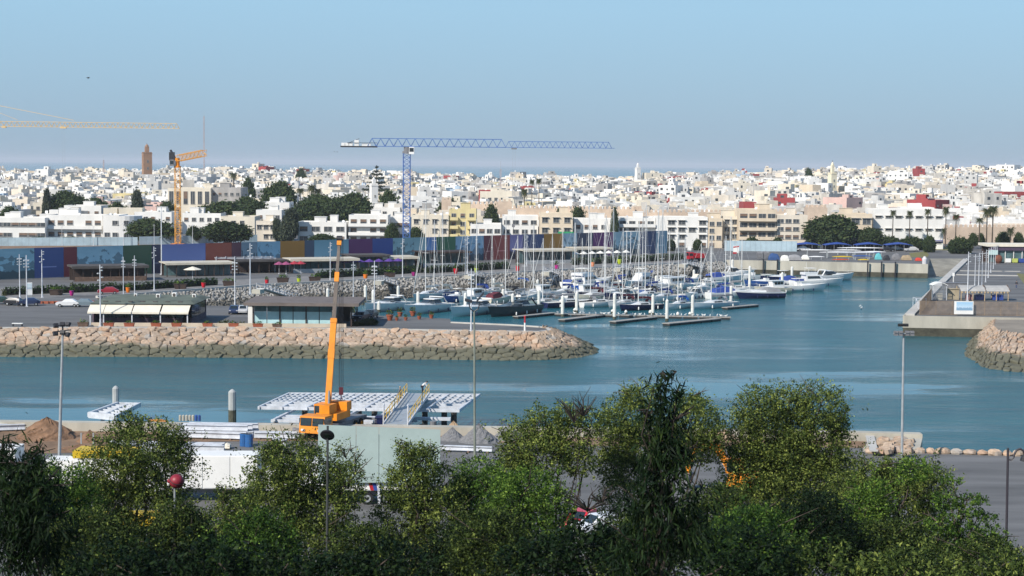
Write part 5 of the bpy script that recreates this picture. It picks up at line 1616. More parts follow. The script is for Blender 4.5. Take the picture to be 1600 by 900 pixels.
 fenders(root, L, B, 2)
 return root
def motorboat(px, py, L, hc, label, kind='cruiser', back=False, jit=0.0, canvas='blue', stripe=None):
 root = place('motor_boat', px, py, label, 'motor boat', back, jit)
 B = L * .31; F = .9 + .045 * L
 h, d, dk = hull(L, B, F, .38, .11, .92)
 h.build('hull', HULLS[hc], root, smooth=True); d.build('deck', DECKM if hc != 'grey' else HULLS['grey'], root)
 if stripe:
  h2, _, _ = hull(L * 1.004, B * 1.012, F * .82, .38, .115, .92); h2.build('stripe', HULLS[stripe], root)
 z0 = F - .05; top = HULLS['white' if hc != 'grey' else 'grey']
 def shape(name, st, m, par=root):
  mb = MB(); mb.loft([[Vector((x, -w0, a)), Vector((x, w0, a)), Vector((x2, w1, b)), Vector((x2, -w1, b))] for x, w0, a, x2, w1, b in st]); return mb.build(name, m, par)
 shape('coach_roof', [(-L * .05, B * .38, z0, -L * .05, B * .3, z0 + .55), (L * .2, B * .33, z0 + .02, L * .18, B * .24, z0 + .5), (L * .42, B * .12, z0 + .15, L * .4, B * .06, z0 + .25)], top)
 if kind == 'cruiser':
  shape('windscreen', [(-L * .2, B * .38, z0 + .35, -L * .18, B * .32, z0 + 1.05), (L * .02, B * .34, z0 + .45, -L * .06, B * .26, z0 + 1.15), (L * .12, B * .2, z0 + .48, L * .0, B * .15, z0 + 1.1)], GLASS_D)
  mb = MB(); mb.box((-L * .13, 0, z0 + 1.12), (L * .2, B * .62, .12)); mb.build('hard_top', top, root)
  for s in (-1, 1):
   mb = MB(); mb.bar((-L * .34, s * B * .42, z0), (-L * .24, s * B * .36, z0 + 1.5), .35, .12); mb.build('arch_leg', top, root)
  mb = MB(); mb.box((-L * .24, 0, z0 + 1.45), (.5, B * .75, .14)); mb.build('arch', top, root)
 elif kind == 'fly':
  cb = shape('cabin', [(-L * .25, B * .4, z0, -L * .25, B * .36, z0 + 1.5), (L * .08, B * .36, z0, L * .02, B * .3, z0 + 1.5), (L * .16, B * .28, z0 + .2, L * .06, B * .22, z0 + 1.45)], top)
  for s in (-1, 1):
   mb = MB(); mb.hexa([(-L * .22, s * B * .385, z0 + .6), (L * .06, s * B * .345, z0 + .6), (L * .06, s * B * .36, z0 + .6), (-L * .22, s * B * .4, z0 + .6), (-L * .22, s * B * .368, z0 + 1.2), (L * .03, s * B * .32, z0 + 1.2), (L * .03, s * B * .335, z0 + 1.2), (-L * .22, s * B * .383, z0 + 1.2)]); mb.build('window', GLASS_D, cb)
  shape('flybridge', [(-L * .28, B * .36, z0 + 1.5, -L * .28, B * .34, z0 + 2.1), (L * .0, B * .28, z0 + 1.5, L * .02, B * .26, z0 + 2.15)], top)
  mb = MB(); mb.box((-L * .12, 0, z0 + 3.1), (L * .18, B * .6, .1)); mb.build('bimini', COVERS['white'], root)
  mb = MB()
  for s in (-1, 1):
   for x in (-L * .19, -L * .05): mb.tube((x, s * B * .27, z0 + 2.1), (x, s * B * .27, z0 + 3.1), .04)
  mb.tube((-L * .2, 0, z0 + 3.2), (-L * .2, 0, z0 + 4.6), .04); mb.build('stanchion', ALU, root)
  mb = MB(); mb.box((-L * .38, 0, z0), (L * .16, B * .8, .5)); mb.build('cockpit_cover', COVERS[canvas], root)
 elif kind == 'canvas':
  shape('canopy', [(-L * .4, B * .4, z0, -L * .38, B * .3, z0 + .8), (-L * .1, B * .38, z0, -L * .1, B * .28, z0 + 1.3), (L * .1, B * .3, z0 + .1, L * .02, B * .22, z0 + .9)], COVERS[canvas])
 elif kind == 'open':
  mb = MB(); mb.box((-L * .1, 0, z0), (L * .12, B * .4, .9)); mb.build('console', top, root)
  mb = MB(); mb.box((-L * .1, 0, z0 + 1.7), (L * .25, B * .55, .08)); mb.build('t_top', COVERS['white'], root)
  mb = MB()
  for s in (-1, 1): mb.tube((-L * .1, s * B * .2, z0 + .8), (-L * .1, s * B * .24, z0 + 1.7), .04)
  mb.build('stanchion', ALU, root)
  mb = MB(); mb.box((-L * .53, 0, .4), (.5, .45, 1.1)); mb.build('outboard_engine', DARK, root)
 else:   # wheelhouse
  cb = shape('wheelhouse', [(-L * .28, B * .36, z0, -L * .26, B * .33, z0 + 1.7), (L * .06, B * .33, z0, L * .1, B * .3, z0 + 1.7)], top)
  for s in (-1, 1):
   for k in range(3):
    mb = MB(); mb.box((-L * .2 + k * L * .095, s * B * .348, z0 + .9), (L * .075, .08, .55)); mb.build('window', GLASS_D, cb)
  mb = MB(); mb.box((-L * .09, 0, z0 + 1.7), (L * .42, B * .8, .1)); mb.build('roof', top, root)
 mb = MB(); pts = [Vector((dk[i][0][0], dk[i][0][1] * .95, dk[i][0][2] + .55)) for i in range(5, 11)]; pts2 = [Vector((p.x, -p.y, p.z)) for p in pts]
 for q in (pts, pts2):
  mb.path(q, .025, 4)
  for p in q[::2]: mb.tube(p - Vector((0, 0, .55)), p, .02, n=4)
 mb.build('bow_rail', ALU, root)
 fenders(root, L, B, 3, WHITE if hc != 'white' else NAVY)
 return root
for a in ((668, 466, 13, 316, 'white', 'white', 'white two-masted ketch moored alone near the left gangway', 0, .1, .8), (694, 463, 9, 328, 'blue', 'cream', 'blue-hulled sailing boat right behind the white ketch'),
   (730, 456, 9, 345, 'white', 'grey', 'white sailing boat with a grey cover near the middle gangway'), (748, 462, 9, 342, 'white', 'blue', 'white sailing boat with a blue cover above the long white cruisers'),
   (772, 460, 9, 360, 'cream', 'cream', 'cream sailing boat behind the dark grey motor cruiser'), (794, 466, 10, 338, 'navy', 'black', 'navy sailing boat with a black cover behind the dark motor cruiser'),
   (816, 470, 10, 358, 'white', 'grey', 'white sailing boat with a grey sail cover left of the pale green boat'), (836, 462, 10, 350, 'white', 'cream', 'white sailing boat with a cream cover in the middle row'),
   (852, 478, 9.5, 372, 'pale green', 'grey', 'pale green sailing boat left of the long navy sailing boat'), (891, 479, 14, 348, 'navy', 'grey', 'long navy-hulled sailing boat in the front row'),
   (882, 462, 10, 356, 'white', 'blue', 'white sailing boat with a blue cover behind the long navy boat'), (914, 464, 12, 306, 'white', 'bright blue', 'white sailing boat with the tallest mast and a bright blue cover'),
   (939, 479, 10, 346, 'white', 'grey', 'white sailing boat with a grey cover right of the long navy boat'), (942, 458, 10, 336, 'pale blue', 'blue', 'pale blue sailing boat in the middle row of masts'),
   (961, 462, 11, 325, 'white', 'maroon', 'white sailing boat with a maroon cover in the middle row'), (976, 480, 9.5, 356, 'white', 'maroon', 'white sailing boat with a maroon cover in the front row'),
   (1002, 484, 11, 345, 'navy', 'maroon', 'navy sailing boat with a maroon sail cover'), (1000, 458, 10, 340, 'white', 'grey', 'white sailing boat with a grey cover behind the maroon covers'),
   (1012, 466, 11, 319, 'white', 'black', 'white sailing boat with a black cover and very tall mast'), (1024, 458, 11, 329, 'blue', 'blue', 'blue-hulled sailing boat with a blue cover'),
   (1037, 470, 10, 331, 'white', 'blue', 'white sailing boat with a big blue cover behind the front pontoon'), (1062, 482, 9.5, 362, 'white', 'bright blue', 'small white sailing boat with a bright blue crumpled cover'),
   (1116, 481, 13, 366, 'pale blue', 'grey', 'pale blue two-masted boat at the right of the front row', 0, 0, .97), (1136, 460, 10, 338, 'white', 'blue', 'white sailing boat with a blue cover behind the two-masted boat'),
   (1154, 456, 9, 374, 'white', 'grey', 'white sailing boat with a slanting jib right of the masts'), (906, 452, 9, 372, 'white', 'white', 'small white sailing boat with a white cover in the back row'),
   (975, 446, 9, 362, 'white', 'blue', 'small white sailing boat with a blue cover in the back row'), (1072, 452, 9, 372, 'pale green', 'blue', 'pale green sailing boat with a blue cover in the back row'),
   (1106, 448, 9, 384, 'white', 'black', 'small white sailing boat with a black cover near the right gangway'), (860, 450, 9, 366, 'white', 'grey', 'small white sailing boat with a grey cover below the rip-rap'),
   (927, 468, 10, 352, 'cream', 'maroon', 'cream sailing boat with a maroon cover in the middle row'), (1048, 462, 9, 360, 'cream', 'cream', 'cream sailing boat with a cream cover beside the middle pontoon'),
   (812, 452, 9, 368, 'white', 'bright blue', 'white sailing boat with a bright blue cover near the rip-rap'), (1090, 466, 9, 380, 'white', 'white', 'white sailing boat with a white cover left of the two-masted boat')):
 sailboat(*a[:7], back=bool(a[7]) if len(a) > 7 else R.random() < .35, jit=(a[8] if len(a) > 8 and a[8] else R.uniform(-.3, .15) - (.45 if a[0] > 1080 else .2)), second=a[9] if len(a) > 9 else None)
for a in ((606, 485, 13, 'white', 'white motor cruiser with a black windscreen, nearest the glass pavilion', 'cruiser'), (668, 488, 14, 'white', 'long white motor cruiser with an open hard top, second of the near row', 'cruiser'),
   (742, 491, 15, 'white', 'largest white motor cruiser beside the dark grey one', 'cruiser'), (803, 491, 16, 'grey', 'long dark grey motor cruiser with a sleek low cabin', 'cruiser'),
   (712, 472, 8, 'blue', 'small blue motor boat beyond the white cruisers', 'open'), (738, 473, 9, 'white', 'white boat with a cream wheelhouse behind the largest cruiser', 'wheel'),
   (919, 449, 17, 'white', 'big white motor yacht with a flybridge in the back row', 'fly'), (998, 449, 13, 'white', 'white flybridge boat in the back row near the lime pot', 'fly'),
   (1046, 454, 13, 'white', 'white cabin cruiser with small round windows in the back row', 'wheel'), (1086, 444, 9, 'white', 'small white boat with yellow cover in the back row', 'canvas'),
   (1128, 441, 11, 'white', 'white cruiser with a blue canvas in the back row', 'canvas'), (1150, 432, 9, 'white', 'white motor boat with a round arch below the quay wall', 'cruiser'),
   (1142, 466, 12, 'white', 'long white motor boat under a blue canvas right of the two-masted boat', 'canvas'), (1190, 466, 11, 'white', 'white speedboat with a broad navy side and canvas hood', 'canvas'),
   (1208, 458, 9, 'cream', 'beige wheelhouse boat behind the navy-sided speedboat', 'wheel'), (1253, 455, 11, 'white', 'white open boat at the right end of the marina', 'open'),
   (1274, 447, 13, 'white', 'white sport fishing boat with a tall flybridge and blue cockpit cover', 'fly'), (1299, 438, 12, 'white', 'white motor cruiser farthest right below the quay wall', 'cruiser'),
   (1192, 448, 9, 'blue', 'blue motor boat behind the beige wheelhouse boat', 'open'), (1218, 441, 10, 'navy', 'navy motor boat with a white T-top below the quay wall', 'open'), (1172, 438, 8, 'white', 'small white runabout below the left end of the quay wall', 'open'),
   (1015, 438, 9, 'white', 'small white motor boat by the rip-rap in the middle', 'canvas'), (955, 441, 9, 'white', 'white motor boat with a white arch by the rip-rap', 'cruiser'), (845, 466, 8, 'white', 'small white motor boat between sailing boats', 'wheel'),
   (780, 474, 9, 'cream', 'cream motor boat with red trim behind the dark cruiser', 'canvas'), (870, 444, 9, 'white', 'white motor boat under a bright blue canvas near the left gangways', 'canvas'), (1240, 446, 9, 'white', 'white motor boat under a navy canvas beside the sport fishing boat', 'canvas')):
 near = a[0] < 830 and a[1] > 480
 motorboat(*a, back=(a[0] > 1240) or (not near and R.random() < .3), jit=-.05 if near else (R.uniform(-.85, -.6) if a[0] > 1120 else R.uniform(-.5, .1)), canvas={1086: 'cream', 1190: 'grey', 780: 'maroon', 870: 'bright blue'}.get(a[0], 'blue'), stripe={1190: 'navy', 1253: None}.get(a[0]))
for i in range(12):
 motorboat(850 + i * 23 + R.uniform(-8, 8), R.choice((447, 457, 468)) + R.uniform(-3, 3), R.uniform(6.5, 8.5), R.choice(('white', 'white', 'navy')), 'small motor boat squeezed between the sailing boats', R.choice(('cruiser', 'canvas', 'wheel', 'open')), R.random() < .3, R.uniform(-.5, .1), canvas=R.choice(('blue', 'cream', 'black')))
# ---- gulls resting on the long walkway and birds in the air
gm = MB(); gm.ball((0, 0, .2), (.22, .1, .1), 8, 5); gm.ball((.2, 0, .33), .07, 6, 4); gm.hexa([(-.2, -.05, .2), (-.05, -.12, .22), (-.05, .12, .22), (-.2, .05, .2), (-.42, -.03, .2), (-.1, -.1, .27), (-.1, .1, .27), (-.42, .03, .22)]); gm.tube((0, .04, 0), (0, .04, .15), .012); gm.tube((0, -.04, 0), (0, -.04, .15), .012); gm.tube((.26, 0, .33), (.34, 0, .32), .02, .005)
gme = gm.mesh('gull', WHITE)
gA, gB = at(870, 490, .5), at(1140, 495.4, .5)
for i in range(34):
 o = link('gull', gme, None, gA.lerp(gB, (i + R.uniform(.1, .9)) / 34) + Vector((0, R.uniform(-.6, .6), 0)), R.random() * 6)
 o.scale = (1.3,) * 3
 tag(o, 'white gull standing on the long main walkway pontoon', 'gull', 'gulls on the pontoon')
def bird(px, py, y, s, label):
 root = empty('flying_bird', at_y(px, py, y), label, 'bird', None, R.random())
 mb = MB()
 mb.ball((0, 0, 0), (.34, .1, .1), 8, 6)
 mb.loft([[Vector((.1, 0, .05)), Vector((-.14, 0, .05)), Vector((-.14, 0, .02)), Vector((.1, 0, .02))], [Vector((.16, .35, .22)), Vector((-.1, .35, .22)), Vector((-.1, .35, .2)), Vector((.16, .35, .2))], [Vector((-.05, .85, .12)), Vector((-.14, .85, .12)), Vector((-.14, .85, .11)), Vector((-.05, .85, .11))]])
 mb.loft([[Vector((.1, 0, .05)), Vector((-.14, 0, .05)), Vector((-.14, 0, .02)), Vector((.1, 0, .02))], [Vector((.16, -.35, .22)), Vector((-.1, -.35, .22)), Vector((-.1, -.35, .2)), Vector((.16, -.35, .2))], [Vector((-.05, -.85, .12)), Vector((-.14, -.85, .12)), Vector((-.14, -.85, .11)), Vector((-.05, -.85, .11))]])
 mb.hexa([(-.3, -.05, -.01), (-.3, .05, -.01), (-.5, .1, 0), (-.5, -.1, 0), (-.3, -.05, .03), (-.3, .05, .03), (-.5, .1, .02), (-.5, -.1, .02)])
 mb.build('body', mat('dark bird', (.05, .045, .045), .8, .1, 3), root); root.scale = (s, s, s)
bird(138, 122, 200, .5, 'dark bird flying high at the upper left of the sky')
bird(522.5, 237, 300, .3, 'left of two tiny birds in the sky beside the crane counter jib'); bird(527, 237.5, 300, .3, 'right of two tiny birds in the sky beside the crane counter jib')
for px, py in ((1344, 480), (1346, 482.5)):
 c = at(px, py, 0); o = link('gull', gme, None, c - Vector((0, 0, .12)), 1); o.scale = (1.6,) * 3; tag(o, 'gull floating alone on the open basin water', 'gull', 'gulls on the water')
# ================================================================== CRANES
CBLUE = mat('blue crane paint', (0.07, 0.16, 0.42), .5, .12, 1)
CYEL = mat('faded yellow crane paint', (0.68, 0.47, 0.22), .6, .1, 1)
CORA = mat('orange tower crane paint', (0.74, 0.36, 0.06), .55, .12, 1)
GREYM = mat('grey machinery', (0.20, 0.20, 0.21), .6, .2, 1.5)
def lattice4(mb, p0, p1, wd, n, r, up=(0, 0, 1), ht=None):
 """Square lattice between two points: four chords, rings and zigzag bracing."""
 p0, p1 = Vector(p0), Vector(p1); d = (p1 - p0).normalized()
 a = d.cross(Vector(up)); a = a if a.length > .01 else d.cross(Vector((1, 0, 0))); a.normalize(); b = a.cross(d).normalized()
 ht = ht or wd
 cs = [a * s * wd / 2 + b * t * ht / 2 for s, t in ((-1, -1), (1, -1), (1, 1), (-1, 1))]
 for c in cs: mb.bar(p0 + c, p1 + c, r * 2, r * 2)
 for i in range(n):
  q0, q1 = p0.lerp(p1, i / n), p0.lerp(p1, (i + 1) / n)
  for k in range(4):
   j = (k + 1) % 4
   s, e = (k, j) if i % 2 else (j, k)
   mb.bar(q0 + cs[s], q1 + cs[e], r * 1.2, r * 1.2); mb.bar(q0 + cs[k], q0 + cs[j], r, r)
def lattice3(mb, p0, p1, wd, ht, n, r):
 """Triangular jib: two lower chords, one upper chord."""
 p0, p1 = Vector(p0), Vector(p1); d = (p1 - p0).normalized(); a = d.cross(Vector((0, 0, 1))).normalized()
 L0, L1, T = a * wd / 2, -a * wd / 2, Vector((0, 0, ht))
 mb.bar(p0 + L0, p1 + L0, r * 2, r * 2); mb.bar(p0 + L1, p1 + L1, r * 2, r * 2); mb.bar(p0.lerp(p1, .5 / n) + T, p0.lerp(p1, 1 - .5 / n) + T, r * 2.2, r * 2.2)
 for i in range(n):
  q0, q1, qm = p0.lerp(p1, i / n), p0.lerp(p1, (i + 1) / n), p0.lerp(p1, (i + .5) / n) + T
  for s in (L0, L1): mb.bar(q0 + s, qm, r * 1.3, r * 1.3); mb.bar(qm, q1 + s, r * 1.3, r * 1.3)
  mb.bar(q0 + L0, q1 + L1, r, r)
# blue flat-top tower crane
def blue_crane():
 Y = 500.0
 b = at_y(635, 405, Y); root = empty('tower_crane', (b.x, Y, LAND), 'blue flat-top tower crane standing behind the painted hoarding', 'tower crane')
 zs = at_y(636, 237, Y).z - LAND; zj = at_y(636, 229, Y).z - LAND
 mb = MB(); lattice4(mb, (0, 0, 0), (0, 0, zs - .5), 2.0, 24, .10); mb.build('mast', CBLUE, root)
 mb = MB(); mb.box((0, 0, -.5), (5, 5, 1.2)); mb.build('base', CONC, root)
 mb = MB(); mb.lathe([(1.3, zs - .6), (1.3, zs + .1), (.9, zs + .2), (.9, zj)], (0, 0, 0), 12); mb.build('slewing_ring', GREYM, root)
 mb = MB(); mb.box((1.5, -1.3, zj - 2.2), (1.5, 1.4, 2.1)); cab = mb.build('cab', WHITE, root)
 mb = MB(); mb.box((1.5, -2.01, zj - 1.5), (1.2, .08, 1.1)); mb.build('window', GLASS_D, cab)
 k = ppm(Y)
 xl, xr = (533 - 636) / k, (960 - 636) / k
 drop = -math.tan(ROLL) * 0
 mb = MB(); lattice3(mb, (-(636 - 575) / k, 0, zj), ((790 - 636) / k, 0, zj), 1.6, 2.3, 16, .09); lattice3(mb, ((790 - 636) / k, 0, zj), ((955 - 636) / k, 0, zj), 1.3, 1.75, 18, .07); mb.bar(((955 - 636) / k, 0, zj), (xr, 0, zj), .12, .12)
 mb.build('jib', CBLUE, root)
 mb = MB(); mb.box(((xl + (590 - 636) / k) / 2, 0, zj - .35), (xl * -1 + (590 - 636) / k, 1.8, .4)); mb.bar((xl + 2, -.9, zj + 1), (-(636 - 590) / k, -.9, zj + 1), .1, .1)
 mb.bar((-(636 - 562) / k, 0, zj + 2.2), (xl, 0, zj), .12, .12); mb.build('counter_jib', DARK, root)
 for i, x in enumerate((537, 543, 549)):
  mb = MB(); mb.box(((x - 636) / k, 0, zj + .06), (1.0, 1.5, .9)); mb.build('counterweight', WHITE, root)
 mb = MB(); mb.box(((558 - 636) / k, 0, zj + .06), (1.3, 1.3, 1.7)); mb.build('switch_cabinet', WHITE, root)
 mb = MB(); mb.box(((573 - 636) / k, 0, zj + .06), (2.6, 1.2, .8)); mb.build('winch', WHITE, root)
 xt = (803 - 636) / k
 mb = MB(); mb.box((xt, 0, zj - .55), (1.6, 1.4, .4)); mb.build('trolley', GREYM, root)
 mb = MB()
 for s in (-.35, .35): mb.tube((xt + s, 0, zj - .5), (xt + s, 0, 9), .02, n=4)
 mb.build('hoist_rope', RIG, root)
 mb = MB(); mb.box((xt, 0, 8.1), (.9, .4, .95)); mb.tube((xt, 0, 7.4), (xt, 0, 8.1), .1); mb.build('hook_block', GREYM, root)
blue_crane()
def orange_crane():
 Y = 530.0
 b = at_y(278, 374, Y); root = empty('tower_crane', (b.x, Y, LAND), 'orange tower crane with its jib seen end-on, below the brown minaret', 'tower crane')
 k = ppm(Y); zt = at_y(277, 262, Y).z - LAND
 mb = MB(); lattice4(mb, (0, 0, 0), (0, 0, zt), 1.6, 18, .07); mb.build('mast', CORA, root)
 for i in range(4):
  mb = MB(); mb.box((i % 2 * 2.4 - 1.2, i // 2 * 2.4 - 1.2, -.3), (1.6, 1.6, 1.3)); mb.build('ballast_block', ORANGE, root)
 mb = MB(); mb.lathe([(1.1, zt), (1.1, zt + .5), (.7, zt + .6), (.7, zt + 3.0)], (0, 0, 0), 10); mb.build('slewing_ring', ORANGE, root)
 mb = MB(); mb.box((-1.5, -.8, zt + .5), (1.3, 1.4, 2.0)); cab = mb.build('cab', GREYM, root)
 mb = MB(); mb.box((-1.5, -1.52, zt + 1.1), (1.0, .08, 1.0)); mb.build('window', GLASS_D, cab)
 mb = MB(); mb.box((-1.9, 1, zt + 2.2), (1.6, 1.2, 2.6)); mb.bar((-.6, 0, zt + 2.6), (-2.4, 1.5, zt + 5.4), .5, .5); mb.build('counter_jib', DARK, root)
 e = at_y(319, 239, Y - 16) - root.location
 mb = MB(); lattice4(mb, (.3, 0, zt + 2.9), e, 1.7, 13, .06, ht=1.8); mb.build('jib', CORA, root)
 mb = MB(); mb.tube(e, e + Vector((1.0, -1.5, -.6)), .12); mb.build('jib_tip', CORA, root)
orange_crane()
def yellow_crane():
 Y = 690.0; k = ppm(Y)
 x0 = x_at(-55, Y); root = empty('tower_crane', (x0, Y, LAND), 'faded yellow tower crane reaching in from beyond the left edge', 'tower crane')
 zj = at_y(100, 198, Y).z - LAND
 X = lambda px: x_at(px, Y) - x0
 mb = MB(); lattice4(mb, (0, 0, 0), (0, 0, zj - 1), 2.0, 24, .1); lattice4(mb, (0, 0, zj), (0, 0, zj + 11), 1.4, 6, .09); mb.build('mast', CYEL, root)
 mb = MB(); lattice3(mb, (1.5, 0, zj), (X(281), 0, zj - .35), 1.2, 2.0, 40, .09); mb.build('jib', CYEL, root)
 mb = MB(); lattice3(mb, (-15, 0, zj), (-1.5, 0, zj), 1.3, 1.2, 8, .08); mb.build('counter_jib', CYEL, root)
 for i in range(2): mb = MB(); mb.box((-14 + 2 * i, 0, zj - 1.6), (1.5, 1.3, 2.4)); mb.build('counterweight', CONC, root)
 mb = MB(); mb.bar((0, 0, zj + 11), (X(118), 0, zj + 2.6), .16, .16); mb.bar((0, 0, zj + 11), (X(30), 0, zj + 2.6), .12, .12); mb.bar((0, 0, zj + 11), (-13, 0, zj + 1), .14, .14); mb.build('pendant_bar', CYEL, root)
 mb = MB(); mb.box((1.6, -1, zj - 2.4), (1.4, 1.4, 2)); mb.build('cab', WHITE, root)
 for px in (101, 9):
  mb = MB(); mb.box((X(px), 0, zj - .7), (2.4 if px > 50 else 1.6, 1.4, .75)); mb.build('trolley', CYEL, root)
 mb = MB()
 for s in (-.5, .5): mb.tube((X(101) + s, 0, zj - .6), (X(101) + s, 0, 16), .025, n=4)
 mb.build('hoist_rope', RIG, root)
 mb = MB(); mb.box((X(101), 0, 15), (1, .4, 1.1)); mb.build('hook_block', GREYM, root)
yellow_crane()
# thin radio mast on the skyline
def radio_mast(px, top, base, Y, label):
 p = at_y(px, base, Y); h = (base - top) / ppm(Y)
 root = empty('radio_mast', (p.x, Y, tz(p.x, Y)), label, 'mast')
 z = p.z + h - root.location.z
 mb = MB(); lattice4(mb, (0, 0, 0), (0, 0, z), .7, 30, .07); mb.build('mast', mat('red white mast', (.45, .35, .34), .6, .2, .2), root)
 mb = MB(); mb.tube((0, 0, z), (0, 0, z + 4), .06); mb.build('antenna', RIG, root)
radio_mast(319, 182, 262, 1300, 'thin faint radio mast above the skyline right of the orange crane jib')
radio_mast(162, 250, 268, 1400, 'short radio mast on the skyline left of the brown minaret')
radio_mast(782, 264, 300, 900, 'radio mast right of the blue crane above the red house')
# orange mobile crane on the quay
def mobile_crane():
 c = at(497, 686, QUAY); Y = c.y
 root = empty('mobile_crane', c, 'orange mobile crane with a raised telescopic boom on the near quay', 'mobile crane')
 k = ppm(Y)
 # carrier points away from us to the right, its cab end towards the camera
 az = rad(72)
 ca, sa = math.cos(az), math.sin(az)
 def T(x, y, z): return Vector((x * ca - y * sa, x * sa + y * ca, z))
 def hx(x0, x1, y0, y1, z0, z1): return [T(x0, y0, z0), T(x1, y0, z0), T(x1, y1, z0), T(x0, y1, z0), T(x0, y0, z1), T(x1, y0, z1), T(x1, y1, z1), T(x0, y1, z1)]
 mb = MB(); mb.hexa(hx(-.6, 9.5, -1.25, 1.25, .75, 1.25)); mb.build('chassis', GREYM, root)
 mb = MB(); p = hx(-1.6, .5, -1.35, 1.35, .8, 2.45); p[4] += T(.25, 0, 0); p[7] += T(.25, 0, 0); mb.hexa(p); cab = mb.build('driver_cab', ORANGE, root)
 for y0, y1 in ((-1.22, -.06), (.06, 1.22)):
  mb = MB(); p = hx(-1.63, -1.5, y0, y1, 1.55, 2.3); q = T(.2, 0, 0); p[4] += q; p[5] += q; p[6] += q; p[7] += q; p[0] += T(.09, 0, 0); p[3] += T(.09, 0, 0); p[1] += T(.09, 0, 0); p[2] += T(.09, 0, 0); mb.hexa([v + T(-.02, 0, 0) for v in p]); mb.build('windscreen', GLASS_D, cab)
 for s in (-1, 1): mb = MB(); mb.hexa(hx(-1.45, .2, s * 1.33 - .03, s * 1.33 + .05, 1.6, 2.25)); mb.build('side_window', GLASS_D, cab)
 for s in (-.9, .9): mb = MB(); mb.hexa(hx(-1.68, -1.55, s - .2, s + .2, 1.0, 1.2)); mb.build('headlight', STEEL_W, cab)
 for x in (.3, 1.7, 6.4, 7.8):
  for s in (-1, 1):
   mb = MB(); mb.tube(T(x, s * 1.0, .55), T(x, s * 1.38, .55), .55, n=14); mb.tube(T(x, s * 1.37, .55), T(x, s * 1.41, .55), .28, n=10, m=1); mb.build('wheel', [BLACK, ORANGE], root)
 for x in (-.3, 9.0):
  mb = MB(); mb.hexa(hx(x - .15, x + .15, -2.6, 2.6, .8, 1.02))
  for s in (-2.5, 2.5): mb.hexa(hx(x - .12, x + .12, s - .12, s + .12, .05, 1.05)); mb.hexa(hx(x - .3, x + .3, s - .3, s + .3, 0, .06))
  mb.build('outrigger', GREYM, root)
 # turntable, operator's cab, counterweight
 mb = MB(); mb.lathe([(1.15, 1.25), (1.15, 1.6)], T(4.2, 0, 0), 14); mb.build('turntable', GREYM, root)
 mb = MB(); mb.hexa(hx(2.0, 5.4, -1.15, 1.15, 1.6, 2.3)); mb.hexa(hx(1.5, 3.3, -.55, .55, 2.31, 3.2)); up = mb.build('superstructure', ORANGE, root)
 mb = MB(); mb.hexa(hx(4.4, 5.6, -1.2, 1.2, 2.32, 3.2)); mb.build('counterweight', ORANGE, root)
 mb = MB(); mb.hexa(hx(2.2, 4.0, .62, 1.45, 1.65, 3.15)); oc = mb.build('operator_cab', ORANGE, root)
 mb = MB(); mb.hexa(hx(2.14, 2.22, .7, 1.38, 2.2, 3.0)); mb.hexa(hx(2.4, 3.8, 1.43, 1.49, 2.2, 3.0)); mb.build('window', GLASS_D, oc)
 # boom
 f = at_y(511, 651, Y + 3.0) - c; h = at_y(530.5, 374, Y + 9) - c
 def seg(y): t = (651 - y) / (651 - 374); return f.lerp(h, t)
 def part(name, ya, yb, wd, m):
  mb = MB(); mb.bar(seg(ya), seg(yb), wd, wd * 1.1, up=(0, -1, .2)); return mb.build(name, m, root)
 part('boom_section', 655, 506, .60, ORANGE); part('boom_section', 508, 436, .40, mat('dirty grey boom', (.15, .12, .10), .6, .2, 1)); part('boom_section', 438, 380, .31, MATS['dirty grey boom'])
 part('boom_collar', 562, 548, .67, ORANGE); part('boom_collar', 507, 500, .67, ORANGE); part('boom_collar', 442, 427, .46, ORANGE)
 hd = part('boom_head', 384, 371, .46, ORANGE)
 mb = MB(); mb.tube(seg(374) + Vector((-.25, -.1, .1)), seg(374) + Vector((.3, -.1, .1)), .3, n=10); mb.build('sheave', DARK, hd)
 mb = MB(); mb.tube(T(2.6, 0, 2.6), seg(600), .13, n=8); mb.build('luffing_ram', GREYM, root)
 hk = at_y(533, 610, Y + 9) - c
 mb = MB()
 for s in (-.2, .0, .2): mb.tube((hk.x + s, hk.y, hk.z + .4), (h.x + .15 + s, h.y, h.z), .028, n=4)
 mb.build('hoist_rope', DARK, root)
 mb = MB(); mb.box((hk.x, hk.y, hk.z - .45), (.45, .25, .8)); mb.tube((hk.x, hk.y, hk.z - .75), (hk.x, hk.y, hk.z - .4), .06); mb.path([Vector((hk.x, hk.y, hk.z - .75)), Vector((hk.x + .15, hk.y, hk.z - .9)), Vector((hk.x + .05, hk.y, hk.z - 1.05)), Vector((hk.x - .12, hk.y, hk.z - .95))], .045, 6); mb.build('hook_block', mat('hook maroon', (.10, .02, .03), .5, .1, 2), root)
mobile_crane()
